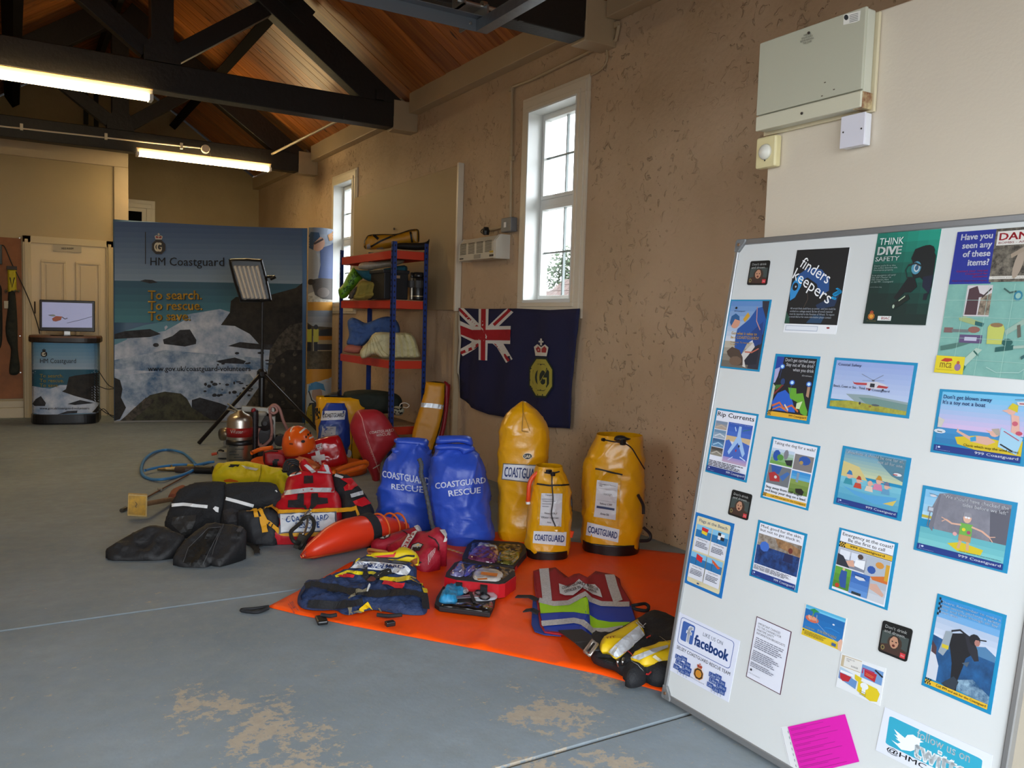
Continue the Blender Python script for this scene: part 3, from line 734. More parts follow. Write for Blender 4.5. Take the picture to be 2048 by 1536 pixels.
# ensign pinned to the wall
FX = W-.045
P = [(918, 616), (960, 618), (1035, 617), (1100, 620), (1159, 617), (1155, 650), (1149, 700), (1144, 760), (1143, 810), (1140, 857), (1100, 855), (1062, 846), (1005, 833), (975, 829), (945, 815), (918, 795), (916, 740), (920, 680)]
V, F = cdt(P, 10); VV = []
for v in V:
    p = at(v.x, v.y, 0, FX); p.x += .016*math.sin(p.y*13+p.z*2)*min(1, (1.55-p.z)*2.2)+.008*noise.noise(p*9)
    VV.append(p)
fg = mk('ensign_flag', VV, facing(VV, F), M('#12163F', .8, bump=.1, bs=300), None, smooth=True); solid(fg, .003)
tag(fg, 'navy ensign with a union canton and yellow badge, pinned below the larger window', 'flag')
A = Art(S_obj(fg), .003, .0006, 5); RD, WT = M('#A0101F', .8), M('#D4D2CE', .8)
A.to('union_canton')
A.line([(919, 618), (952, 652), (975, 668), (1000, 690), (1019, 722)], 15, WT); A.line([(1022, 619), (975, 664), (945, 693), (922, 706)], 15, WT)
A.line([(919, 618), (950, 650), (972, 668)], 5.5, RD); A.line([(975, 668), (998, 694), (1018, 722)], 5.5, RD); A.line([(1021, 619), (988, 650)], 6, RD); A.line([(958, 689), (944, 697), (922, 706)], 6, RD)
A.poly([(919, 641), (945, 653), (1022, 652), (1021, 688), (950, 686), (922, 672)], WT); A.poly([(958, 618), (978, 618), (975, 721), (958, 720)], WT)
A.poly([(919, 650), (945, 660), (1022, 659), (1021, 681), (950, 680), (920, 668)], RD); A.poly([(963, 618), (972.5, 618), (971, 721), (962, 720)], RD)
A.line([(917, 617), (921, 680), (917, 740), (919, 795)], 4, M('#B8B4A8'))
A.to('badge'); A.q([(1060, 676), (1108, 678), (1107, 797), (1058, 794)]); crest(A, 0, 0, 1, 1, M('#A59A3C', .8), M('#A59A3C', .8), M('#1F2A22', .8), '#D0CCC0', '#A02A30')
A.build(fg)

# heater / switch cabinet, detector and switch on the cubicle wall
PX = 2.23
yr = at(1752.9, 100, 0, PX).y; xf = at(1727, 90, 1, yr).x
c = [at(px, py, 0, xf) for px, py in ((1520.2, 86.7), (1727.1, 15.9), (1717.7, 214.4), (1511.5, 260))]
y1 = (c[0].y+c[3].y)/2; y0 = yr; zt = (c[0].z+c[1].z)/2; zb = (c[2].z+c[3].z)/2
def rustmat():
    m_ = M('#C6C5B4', .35, var=.04, vs=3); return m_
M_RUST = M('#C9B98C', .6, var=.5, vs=26, hex2='#6E2E0C')
t = thing('metal_cabinet', ((xf+PX)/2, (y0+y1)/2, zb), 'large cream metal cabinet with a rusty lower corner, above the display board', 'cabinet')
bev(MB().span((xf+.012, y0, zb), (PX-.012, y1, zt)).build('case', rustmat(), t), .004)
bev(MB().span((xf, y0-.002, zb+.05), (xf+.012, y1+.002, zt+.002)).build('front_cover', M('#B9B8A4', .3), t), .003)
bev(MB().span((xf, y0-.002, zb-.002), (xf+.012, y1+.002, zb+.046)).build('lower_strip', M('#CDC9B2', .3), t), .003)
bev(MB().span((PX-.012, y0-.012, zb-.01), (PX-.001, y1+.01, zt-.005)).build('back_plate', M('#D2C6A6', .4), t), .002)
bev(MB().span((xf+.006, y0-.0045, zb-.004), (PX-.002, y0+.03, zb+.045)).build('rusty_corner', M_RUST, t), .002)
for yy, zz in (((y0+y1)/2, zt-.02), ((y0+y1)/2+.01, zb+.02)): MB().lathe((xf-.001, yy, zz), [(.0045, 0), (.004, .003), (.001, .004)], 10, (-1, 0, 0)).build('screw', M('#2A2018'), t)
A = Art(S_plane((xf, 0, 0), (1, 0, 0)), .001).to('maker_label'); A.poly([(1688, 30), (1722, 21), (1720, 41), (1711, 45), (1687, 50)], '#E8E6DE'); A.ell(1693, 35, 4.5, 5.5, '#22262A')
for k in range(5): A.line([(1700, 31+k*3.4), (1717, 26.5+k*3.4)], 1, '#5A5A58')
A.to('warning_lettering').qtext('WARNING\nISOLATE SUPPLY\nBEFORE REMOVING\nTHIS COVER', [(1602, 71), (1629, 64), (1629, 83), (1602, 91)], '#4E4E48', 0, 'CENTER'); A.build(t)
for k, (px, py) in enumerate(((1650, 165), (1668, 179), (1644, 192))):
    p = at(px, py, 0, xf); MB().box((xf-.0005, p.y, p.z), (.001, .006, .003)).build('chip', M('#5A5040'), t)
# switch below it
a = at(1684.5, 234, 0, PX-.03); b_ = at(1729, 277, 0, PX-.03)
t = thing('wall_switch', (PX-.02, (a.y+b_.y)/2, b_.z), 'white square blanking plate just under the cream metal cabinet', 'switch')
y1s, y0s = a.y, b_.y; z1, z0 = at(1728, 223, 0, PX-.03).z, at(1706, 282, 0, PX-.03).z
z1 = (at(1685, 235, 0, PX-.03).z+at(1730, 224, 0, PX-.03).z)/2; z0 = z1-.095
bev(MB().span((PX-.028, y0s, z0), (PX-.001, y1s, z1)).build('back_box', M('#DCDCE2', .3), t), .003)
bev(MB().span((PX-.034, y0s-.001, z0-.001), (PX-.028, y1s+.001, z1+.001)).build('face_plate', M('#D6D4DE', .3), t), .002)
for yy in (y0s+.01, y1s-.01): MB().lathe((PX-.034, yy, (z0+z1)/2), [(.003, 0), (.002, .002)], 8, (-1, 0, 0)).build('screw', M('#2A2018'), t)
# motion detector
a = at(1513, 272, 0, PX-.03); b_ = at(1549, 336, 0, PX-.03); y1d, y0d = a.y, b_.y; z1 = at(1530, 273, 0, PX-.03).z; z0 = at(1530, 335, 0, PX-.03).z
t = thing('motion_detector', (PX-.02, (y0d+y1d)/2, z0), 'cream motion detector with a round white lens under the cabinet corner', 'detector')
bev(MB().span((PX-.03, y0d, z0), (PX-.001, y1d, z1)).build('body', M('#D9CC9C', .35), t), .006)
ym = (y0d+y1d)/2; MB().lathe((PX-.03, ym, z0+(z1-z0)*.5), [(.027, 0), (.024, .008), (.014, .014), (.001, .016)], 20, (-1, 0, 0)).build('lens', M('#DAD7CB', .25), t, True)
MB().box((PX-.031, ym, z0+.025), (.002, .004, .007)).build('indicator', M('#202020'), t)

# sectional door track below the near truss
TZ = 2.65; a = fl(962, 66, TZ); xt = a.x
t = thing('door_track', (xt, a.y-1.2, TZ), 'galvanised overhead door track with a cross angle below the near truss', 'door track')
b = MB(); y0, y1 = -.4, a.y
b.span((xt-.03, y0, TZ), (xt+.03, y1, TZ+.004)).span((xt+.026, y0, TZ+.004), (xt+.03, y1, TZ+.05)).span((xt-.03, y0, TZ+.004), (xt-.026, y1, TZ+.05)).span((xt-.026, y0, TZ+.046), (xt-.012, y1, TZ+.05))
b.build('rail', M_GALV, t)
b = MB(); b.span((xt-2.8, y1-.004, TZ), (xt+.03, y1, TZ+.06)).span((xt-2.8, y1-.05, TZ+.056), (xt+.03, y1-.004, TZ+.06)); b.build('cross_angle', M('#6F757C', .4, metal=.6), t)
MB().lathe((xt-.06, y1-.005, TZ+.03), [(.008, 0), (.006, .006)], 8, (0, -1, 0)).build('bolt', M_STEEL, t)
c = fl(1000, 35, TZ+.12)
b = MB(); b.span((xt-.02, c.y-.16, TZ+.05), (xt-.01, c.y+.12, TZ+.1)).span((xt-.11, c.y-.1, TZ+.1), (xt+.02, c.y+.02, TZ+.106)).span((xt-.11, c.y-.1, TZ+.1), (xt-.1, c.y+.02, TZ+.2)); b.build('hanger_bracket', M_GALV, t)
MB().tube([(xt-.12, c.y-.05, TZ+.13), (xt+.1, c.y-.05, TZ+.13)], .01).build('roller_shaft', M_STEEL, t)
MB().lathe((xt+.02, c.y-.05, TZ+.13), [(.025, -.012), (.025, .012)], 14, (1, 0, 0)).build('roller', M_STEEL, t)
MB().tube([(xt-.1, c.y, TZ+.2), (xt-.1, 4.47, 3.12)], .012).build('hanger_rod', M_GALV, t)

# ================================================================ BACK OF THE ROOM
# hardboard panel with hanging gear
def dp(x, y, o=.02): return at(x, y, 1, D-o)
a, b_ = dp(-60, 470), dp(46.5, 797)
t = thing('tool_panel', (.0, D-.02, b_.z), 'brown hardboard panel on the far wall at the left edge', 'board')
bev(MB().span((-.75, D-.018, b_.z), (b_.x, D-.001, a.z)).build('panel', M('#8A5530', .7, var=.25, vs=6), t), .002)
for q in ((39, 476), (40, 672), (41, 745)): MB().lathe(dp(*q), [(.008, 0), (.006, .004)], 8, (0, -1, 0)).build('screw', M_STEEL, t)
t = thing('webbing_harness', dp(22, 750, .05), 'dark webbing strop with a yellow pouch hanging on the hardboard panel', 'harness')
pl0 = dp(22, 650, .04); n_ = Vector((0, -1, 0))
soft('strop', [(17, 582), (28, 580), (32, 600), (35, 650), (36, 700), (40, 735), (36, 748), (24, 750), (18, 742), (22, 700), (14, 680), (11, 655), (15, 620)], pl0, n_, .04, .04, M('#20231C', .9, bump=.3, bs=60), t, .02, amp=.012, sc=20)
bev(soft('pouch', [(15, 538), (33, 538), (33, 584), (16, 584)], dp(24, 560, .05), n_, .03, .02, M('#B8A818', .7), t, .02, smooth_out=0), .001)
bev(MB().span(dp(13, 539, .085), dp(34, 533, .04)).build('top_bar', M('#2A1C14'), t), .003)
MB().tube([dp(20, 555, .09), dp(24, 575, .1), dp(29, 555, .09)], .006).build('cord', M_BLACK, t)
for q in (12, 30, 37): MB().lathe(dp(q, 582, .07), [(.001, -.02), (.02, 0), (.001, .02)], 8).build('shackle', M_STEEL, t)
t = thing('webbing_strop', dp(1, 690, .05), 'dark webbing strop cut off by the left edge of the photo', 'harness')
soft('strop', [(-14, 570), (2, 572), (4, 600), (5, 650), (3, 690), (-6, 700), (-16, 690)], dp(-4, 640, .04), n_, .04, .04, M('#191B18', .9), t, .02)
t = thing('hand_tool', dp(0, 530, .05), 'dark tool hung at the top left edge of the hardboard panel', 'tool')
bev(MB().span(dp(-12, 528, .07), dp(4, 490, .03)).build('body', M('#2B3134', .5), t), .006)
t = thing('wall_socket', dp(12, 610), 'small cream socket between the two hanging strops', 'socket'); bev(MB().span(dp(8, 617, .05), dp(18, 602, .019)).build('box', M('#B5A88C', .5), t), .004)
t = thing('aerial_cable', dp(30, 560, .03), 'black cable sagging from the hardboard panel to the television', 'cable')
MB().tube(spline([dp(2, 490, .05), dp(10, 495, .06), dp(25, 530, .06), dp(45, 570, .1), dp(62, 610, .3), at(76, 652, 1, 10.85), at(79, 667, 1, 10.75)], 6), .006, 6).build('cable', M_BLACK, t)
t = thing('floor_cable', fl(215, 838), 'black cables between the display counter and the display stand', 'cable')
for P in ([(196, 740), (215, 768), (228, 776)], [(196, 772), (214, 778), (229, 777)], [(198, 815), (212, 826), (228, 832)], [(200, 822), (208, 818), (222, 832), (230, 836)]):
    MB().tube(spline([at(x, y, 1, 10.72) for x, y in P], 6), .005, 6).build('cable', M_BLACK, t)

# pop-up counter with curved front
cl, cr = fl(64, 846), fl(198, 844); Pn = Vector(((cr-cl).x, (cr-cl).y, 0)).normalized(); Pf = Vector((Pn.y, -Pn.x, 0)); cm = (cl+cr)/2+Pf*.03; hw = (cr-cl).length/2
def counter_ring(s, z, bul=.17, dep=.3):
    R = []
    for k in range(25): u = -1+k/12; R.append(cm+Pn*hw*s*u+Pf*(bul*(max(0, 1-abs(u)**4.0))**.5*s)+Vector((0, 0, z)))
    for u in (1, .5, 0, -.5, -1): R.append(cm+Pn*hw*s*u-Pf*dep*s+Vector((0, 0, z)))
    return R
ztop = at(130, 672, 1, (cm+Pf*.1).y).z
t = thing('display_counter', (cm.x, cm.y, 0), 'round-fronted display counter with a sea print, standing under the television', 'counter')
def ringmesh(name, zs, mat, parent, cap=True):
    V = []; F = []
    for s, z in zs: V += counter_ring(s, z)
    n = 30
    for i in range(len(zs)-1): F += [[i*n+k, i*n+(k+1) % n, (i+1)*n+(k+1) % n, (i+1)*n+k] for k in range(n)]
    F += [list(range(n))[::-1], list(range((len(zs)-1)*n, len(zs)*n))]; return mk(name, V, F, mat, parent)
ringmesh('base', [(1.0, .004), (1.01, .02), (1.01, .1), (.99, .115)], M_BLACKM, t)
cb = ringmesh('front_wrap', [(.98, .115), (.98, ztop-.07)], M('#5F86A4', .5), t)
ringmesh('counter_rim', [(1.03, ztop-.075), (1.06, ztop-.065), (1.06, ztop-.02)], M('#1D1512', .4), t)
ringmesh('counter_top', [(1.06, ztop-.02), (1.04, ztop)], M('#6B4630', .4, var=.2, vs=9), t)

M_FOAM = M('#D9DDE6', .6, var=.25, vs=5, hex2='#5E7FA8'); M_SEA = M('#1E5A72', .6, var=.3, vs=4); M_SURF = M('#B9C5D6', .6, var=.5, vs=7, hex2='#3E6690')
M_ROCK = M('#2A2622', .7, var=.6, vs=14, hex2='#0E0D0E'); M_ROCK2 = M('#5B5348', .7, var=.6, vs=18, hex2='#1C1915'); M_ROCK3 = M('#34363E', .7, var=.5, vs=16, hex2='#12141A'); M_MOSS = M('#4A4A34', .7, var=.6, vs=12, hex2='#1D1B15')
def lerpc(a, b, f):
    A = [int(a[i:i+2], 16) for i in (1, 3, 5)]; B = [int(b[i:i+2], 16) for i in (1, 3, 5)]; return '#%02X%02X%02X' % tuple(int(x+(y-x)*f) for x, y in zip(A, B))
A = Art(S_obj(cb), .001, .0005, 3).to('sea_print')
x0, x1 = 65, 197.5
for k in range(9): A.rect(x0, 683+k*7.2, x1, 683+(k+1)*7.2, lerpc('#4F86AE', '#9FB0C2', k/8))
A.rect(x0, 739, x1, 775, M_SEA)
A.poly([(x0, 772), (100, 778), (120, 770), (x1, 770), (x1, 832), (x0, 832)], M_FOAM)
A.poly([(124, 783), (132, 778), (138, 754), (150, 751), (x1, 745), (x1, 806), (180, 800), (150, 792)], M_ROCK)
A.poly([(x0, 808), (72, 798), (82, 792), (92, 806), (90, 812), (70, 812)], M_ROCK3); A.poly([(135, 808), (160, 800), (188, 806), (150, 810)], M_ROCK3); A.poly([(115, 829), (135, 822), (155, 821), (154, 826)], M_ROCK3)
A.poly([(178, 831), (190, 818), (x1, 808), (x1, 832)], M_ROCK)
A.to('badge').q([(82, 697), (94.5, 697), (94.5, 714), (82, 714)]); crest(A, 0, 0, 1, 1, M('#1C1C1E'), M('#D8D4C4'), M('#1C1C1E'), '#1C1C1E', '#1C1C1E'); A.q(None)
A.to('lettering').text('HM Coastguard', 81, 717, 152, 729, '#16161C').text('To search.', 80, 748, 127, 755, '#A8922A', 1).text('To rescue.', 80, 757.5, 128, 764.5, '#A8922A', 1).text('To save.', 80, 767, 118, 774, '#A8922A', 1).text('www.gov.uk/coastguard-volunteers', 80, 814, 178, 820, '#14161A', 1)
A.build(t)

# television on the counter
tc = onpl(134, 665, cm, Pf); ty = cm+Vector((0, 0, 0)); n_ = toward(tc)
n_ = Pf
def tv(x, y, o=0): return onpl(x, y, cm+Pf*o, Pf)
c = [tv(78.8, 599), tv(189.5, 602), tv(189.5, 664), tv(78.8, 661.5)]
t = thing('television', (cm.x, cm.y, ztop), 'small flat television on the display counter, showing a bluish picture', 'television')
def slab(name, Q, th, n, mat, parent):
    V = [Vector(q) for q in Q]+[Vector(q)-n*th for q in Q]; return mk(name, V, [[0, 1, 2, 3], [7, 6, 5, 4], [0, 4, 5, 1], [1, 5, 6, 2], [2, 6, 7, 3], [3, 7, 4, 0]], mat, parent)
bev(slab('housing', c, .05, Pf, M('#1A1412', .25), t), .006)
sc_ = slab('screen', [tv(84, 604, .004), tv(184.3, 607, .004), tv(184.3, 655.5, .004), tv(84, 654.5, .004)], .003, Pf, M('#6E7088', .3, var=.1, vs=5, emit=.18), t)
A = Art(S_plane(cm+Pf*.006, Pf), .001).to('picture'); A.poly([(104, 637), (112, 632), (124, 633), (122, 640), (112, 643), (106, 642)], '#C0705A'); A.ell(106, 631, 5, 2, '#A8B4AE'); A.poly([(96, 630), (104, 629), (100, 632)], '#8890A0'); A.line([(124, 634), (130, 638), (135, 636)], 1.5, '#4A4048'); A.line([(134, 646), (160, 640), (184, 633)], .8, '#55586A'); A.build(sc_)
b = MB().lathe(tv(134, 670.5)+Vector((0, 0, -.0)), [(.17, 0), (.17, .008), (.02, .014)], 24); b.V = [Vector((v.x, v.y, v.z-min(q.z for q in b.V)+ztop+.001)) for v in b.V]; b.build('stand', M('#14100E', .2), t)
MB().beam(tv(134, 661)-Pf*.03, Vector((tv(134, 661).x, tv(134, 661).y, ztop+.01))-Pf*.03, .06, .03, Pf).build('neck', M_STEEL, t)

# pop-up display stand: concave graphic wall with a rounded end
bl, br = fl(228, 845), Vector((2.99, 9.74, 0)); dv = (br-bl).normalized(); nb = Vector((dv.y, -dv.x, 0)); HB = 2.325
def wall_sheet(name, path, h0, h1, mat, parent, th=.012):
    V = []; n = len(path)
    for p in path: V.append(Vector((p.x, p.y, h0))); V.append(Vector((p.x, p.y, h1)))
    F = [[2*i, 2*i+2, 2*i+3, 2*i+1] for i in range(n-1)]; o = mk(name, V, F, mat, parent, smooth=True); s = o.modifiers.new('solid', 'SOLIDIFY'); s.thickness = th; s.offset = 0; return o
path = [bl.lerp(br, u)-nb*.16*(1-(2*u-1)**2) for u in [i/16 for i in range(17)]]
t = thing('display_stand', (2, 10.2, 0), 'tall curved pop-up display stand printed with a rocky shore', 'display stand')
bp_ = wall_sheet('graphic_panel', path, .02, HB, M('#4A6A8C', .5), t)
e1 = br+dv*.02; end = [e1-nb*0, e1+dv*.06+nb*.035, e1+dv*.14+nb*.03, e1+dv*.22-nb*.02, e1+dv*.27-nb*.1]
end = spline(end, 4)
ep = wall_sheet('end_panel', end, .02, HB+.01, M('#8F959C', .45), t)
ft = MB()
for a_, b_ in zip(path[:-1], path[1:]): ft.beam(a_+Vector((0, 0, .012)), b_+Vector((0, 0, .012)), .03, .02)
ft.build('foot_rail', M('#8F8A80', .5), t)
A = Art(S_obj(bp_), .009, .0003, 16).to('shore_print')
X0, X1 = 229, 605
for k in range(12): A.poly([(X0, 443+k*10.5), (X1, 451+k*10), (X1, 451+(k+1)*10), (X0, 443+(k+1)*10.5)], lerpc('#35517E', '#7E93AC', k/11))
for k in range(6): A.poly([(X0, 561+k*14), (X1, 568+k*13), (X1, 568+(k+1)*13), (X0, 561+(k+1)*14)], lerpc('#27556F', '#3F7C8C', k/5))
A.poly([(280, 562), (290, 559), (305, 560), (316, 565), (300, 567)], M_ROCK3)
A.poly([(X0, 668), (300, 655), (380, 628), (440, 618), (480, 630), (X1, 650), (X1, 845), (X0, 845)], M_FOAM)
A.poly([(X0, 668), (290, 650), (380, 634), (330, 662), (270, 672), (X0, 690)], M('#5C8FA4'))
A.poly([(X0, 720), (330, 700), (520, 716), (560, 740), (440, 738), (330, 744), (X0, 738)], M_SURF)
A.poly([(X0, 752), (330, 742), (500, 748), (520, 775), (380, 800), (270, 812), (X0, 800)], M_SURF)
A.poly([(442, 650), (460, 625), (462, 602), (472, 594), (540, 590), (592, 576), (605, 566), (605, 710), (560, 700), (520, 690), (500, 668), (470, 652)], M_ROCK)
A.poly([(X0, 668), (250, 662), (275, 660), (300, 658), (322, 668), (300, 674), (X0, 678)], M_ROCK3); A.poly([(326, 679), (345, 672), (360, 660), (380, 659), (393, 680), (392, 688), (370, 693), (328, 688)], M_ROCK3)
A.poly([(456, 692), (480, 684), (520, 688), (560, 690), (550, 700), (500, 698)], M_ROCK3); A.poly([(432, 722), (470, 715), (492, 722), (488, 728), (440, 726)], M_ROCK3); A.ell(312, 690, 6, 4, M_ROCK3)
A.poly([(540, 700), (560, 670), (580, 650), (605, 645), (605, 845), (470, 845), (500, 800), (535, 750)], M_ROCK2)
A.poly([(545, 720), (575, 700), (605, 700), (605, 845), (510, 845), (530, 790)], M_ROCK)
R_ = random.Random(5)
for k in range(26): A.ell(410+R_.random()*95, 762+R_.random()*30, 2+R_.random()*4, 1.2+R_.random()*2.4, M_ROCK3, 7)
for k in range(9): A.ell(430+R_.random()*110, 702+R_.random()*30, 2+R_.random()*7, 1+R_.random()*1.6, M_ROCK3, 7)
A.poly([(X0, 755), (240, 760), (245, 778), (242, 795), (252, 815), (240, 838), (X0, 843)], M_ROCK)
A.poly([(384, 800), (400, 795), (440, 806), (455, 812), (440, 845), (384, 845)], M_ROCK3)
A.poly([(240, 843), (262, 822), (300, 790), (330, 783), (362, 787), (374, 797), (384, 815), (420, 838), (440, 845), (240, 845)], M_MOSS)
A.poly([(240, 843), (262, 822), (292, 795), (310, 800), (290, 820), (262, 842)], M_ROCK2)
A.to('badge'); A.q([(304, 466), (331, 467), (331, 509), (304, 508)]); crest(A, 0, 0, 1, 1, M('#241E20'), M('#C9BFA8'), M('#2C2A2C'), '#C9C0B0', '#8A3038'); A.q(None); A.line([(291, 464), (291, 528)], 1.6, '#1A1A22')
LK = '#15161C'
A.to('lettering'); A.qtext('HM Coastguard', [(301, 515), (449, 515), (449, 538), (301, 536)], LK, .4)
for s, yy, xe in (('To search.', 581, 404), ('To rescue.', 602, 405), ('To save.', 623, 381)):
    A.text(s, 297.5, yy+1, xe+1.5, yy+19, '#2A2210', 2); A.text(s, 296, yy, xe, yy+18, '#C79A20', 2)
A.text('www.gov.uk/coastguard-volunteers', 296, 732, 502, 745.5, LK, 1.4)
A.build(t)
A = Art(S_obj(ep), .008, .0005, 3).to('portrait_print')
X0, X1 = 609, 668.5; 
for k in range(8): A.rect(X0, 450+k*19, X1, 450+(k+1)*19, lerpc('#6E7888', '#C0BDB4', k/7))
A.rect(X0, 592, X1, 604, M('#B8B2A4', .6, var=.5, vs=30)); A.poly([(612, 470), (640, 520), (636, 580), (612, 590)], '#8E8C8A')
A.poly([(640, 497), (660, 490), (669, 485), (669, 560), (636, 556), (641, 530)], '#3A4A72'); A.ell(637, 488, 12, 15, '#B08872', rot=.4); A.poly([(614, 480), (622, 464), (638, 465), (640, 474), (628, 486), (627, 500), (619, 496)], '#22405E'); A.line([(628, 488), (646, 478)], 4, '#3A2A28')
A.poly([(655, 470), (668, 462), (669, 480), (658, 482)], '#9A6A30'); A.poly([(622, 560), (640, 556), (668, 558), (668, 600), (645, 598), (630, 590)], '#3A322C'); A.ell(622, 564, 9, 6, '#241E1C'); A.ell(646, 585, 12, 10, '#5A5048')
A.rect(X0, 604, X1, 621, '#BC8428')
for k in range(4): A.rect(X0, 621+k*12, X1, 621+(k+1)*12, lerpc('#7A828C', '#A8A8A4', k/3))
A.poly([(X0, 640), (625, 652), (X1, 655), (X1, 738), (X0, 738)], M('#58503F', .7, var=.5, vs=20)); A.rect(626, 672, 668, 702, '#A79878'); A.rect(628, 672, 668, 680, '#B87828'); A.poly([(640, 660), (668, 656), (668, 672), (634, 672)], '#2A3036'); A.rect(628, 688, 668, 700, '#39393C')
for x, c in ((619, '#B9B33A'), (632, '#B9B33A')): A.rect(x-5, 658, x+5, 684, c); A.ell(x, 654, 4, 5, '#2A2A2E'); A.rect(x-4, 684, x+3, 702, '#22242A')
A.rect(X0, 738, X1, 768, '#BC8428'); A.poly([(X0, 770), (640, 762), (X1, 752), (X1, 850), (X0, 850)], '#AEB4B8')
A.ell(634, 788, 10, 14, '#A08474'); A.poly([(617, 786), (619, 768), (632, 763), (646, 768), (650, 782), (640, 778), (622, 780)], '#3E7EAE'); A.line([(619, 782), (624, 800), (632, 806)], 2, '#20242A'); A.poly([(612, 830), (620, 806), (640, 804), (652, 815), (655, 850), (612, 850)], '#2A3036'); A.poly([(612, 850), (616, 815), (624, 808), (626, 850)], '#9A8C2A')
A.build(t)

# tripod work light
c = fl(526, 868); n_ = toward(c)
def tp(x, y, o=0): return onpl(x, y, c+n_*o, n_)
t = thing('work_light', (c.x, c.y, 0), 'black tripod work light with upright tubes in front of the display stand', 'work light')
top, jn, cl_ = tp(525, 604), tp(524, 745), tp(523, 815)
MB().tube([top, jn], .014).build('pole', M_BLACKM, t); MB().tube([jn-Vector((0, 0, -.01)), Vector((cl_.x, cl_.y, .12))], .035, 12).build('lower_pole', M_BLACKM, t)
MB().lathe(jn-Vector((0, 0, .06)), [(.03, 0), (.055, .02), (.055, .07), (.03, .1)], 14).build('collar', M_BLACKM, t)
lf_ = fl(398, 890); rf_ = c-(lf_-c)*.95; rf_ = Vector((fl(655, 884).x, fl(655, 884).y, 0)); bk = Vector(((2*c-lf_).x*.5+c.x*.5, c.y+.55, 0)); fr = c+n_*.35
for f_ in (lf_, rf_, Vector((c.x, c.y, 0))-n_*.6):
    f2 = Vector((f_.x, f_.y, .02)); MB().tube([jn, f2], .02, 10).build('leg', M_BLACKM, t)
    mid = jn.lerp(f2, .55); MB().tube([mid, Vector((c.x, c.y, .3))], .008, 6).build('brace', M_BLACKM, t)
Q = [(458, 528), (466, 517), (519, 518), (527, 526), (543, 594), (537, 603), (486, 604), (478, 597)]
ho = soft('lamp_head', Q, tp(500, 560, .06), n_, .05, .02, M_BLACKM, t, .04, smooth_out=2, amp=0)
f = homog([(466.5, 530), (518, 530), (535.5, 600), (487, 598)])
for k in range(6):
    u = .06+k*.17; a_ = f(u, .03); b_ = f(u, .97); MB().tube([tp(a_[0], a_[1], .125), tp(b_[0], b_[1], .125)], .016, 8).build('tube', M('#C9C2B8', .3), t)
bk_ = soft('reflector', [(465, 529), (519, 529), (537, 601), (486, 601)], tp(500, 560, .1), n_, .012, .01, M('#7E7A76', .3), t, .005, smooth_out=0, amp=0)
MB().tube([tp(527, 554, .06), tp(545, 553, .06)], .014).tube([tp(540, 558, .06), tp(551, 553, .06)], .02).build('handle', M_BLACKM, t)
# ================================================================ DISPLAY BOARD
BB = Vector((1.934, 2.127, .012)); BE = Vector((.252, 0, 1.599)).normalized(); BY = Vector((0, -1, 0)); BN = BE.cross(Vector((0, 1, 0))).normalized()
if BN.x > 0: BN = -BN
BWD, BHT = 1.135, 1.619
def bpt(u, v, w=0): return BB+BY*u+BE*v+BN*w
def bslab(name, u0, u1, v0, v1, w0, w1, mat, parent, bv=0):
    V = [bpt(u, v, w) for w in (w0, w1) for u, v in ((u0, v0), (u1, v0), (u1, v1), (u0, v1))]
    o = mk(name, V, [[3, 2, 1, 0], [4, 5, 6, 7], [0, 1, 5, 4], [1, 2, 6, 5], [2, 3, 7, 6], [3, 0, 4, 7]], mat, parent)
    return bev(o, bv) if bv else o
M_ALU = M('#9A9B9C', .35, metal=.7, var=.08, vs=10)
t = thing('display_board', bpt(BWD/2, 0), 'large white magnetic board in an aluminium frame, leaning on the right with posters', 'board')
bslab('panel', .01, BWD-.01, .01, BHT-.01, -.014, 0, M('#D2D5D5', .22, var=.03, vs=2), t)
for nm, u0, u1, v0, v1 in (('left_rail', 0, .016, .03, BHT-.03), ('right_rail', BWD-.016, BWD, .03, BHT-.03), ('bottom_rail', .03, BWD-.03, 0, .02), ('top_rail', .03, BWD-.03, BHT-.02, BHT)):
    bslab(nm, u0, u1, v0, v1, -.018, .006, M_ALU, t, .003)
for cu, cv, su, sv in ((0, 0, 1, 1), (0, BHT, 1, -1), (BWD, 0, -1, 1), (BWD, BHT, -1, -1)):
    P = [(.005, .0), (.045, 0), (.045, .012), (.02, .045), (0, .045), (0, .008)]
    V = [bpt(cu+su*a, cv+sv*b, w) for w in (-.02, .01) for a, b in P]; n = 6
    bev(mk('corner_cap', V, [list(range(n))[::-1], list(range(n, 2*n))]+[[i, (i+1) % n, (i+1) % n+n, i+n] for i in range(n)], M('#77797A', .3, var=.4, vs=40), t), .003)
    MB().lathe(bpt(cu+su*.018, cv+sv*.02, .01), [(.006, 0), (.005, .003), (.001, .0035)], 10, BN).build('screw', M('#8A6A52', .4, metal=.6), t)
# hooks at the back that keep it leaning on the cubicle wall
for u in (.2, .93): bslab('wall_stop', u-.03, u+.03, BHT-.06, BHT-.01, -.034, -.018, M_BLACK, t)

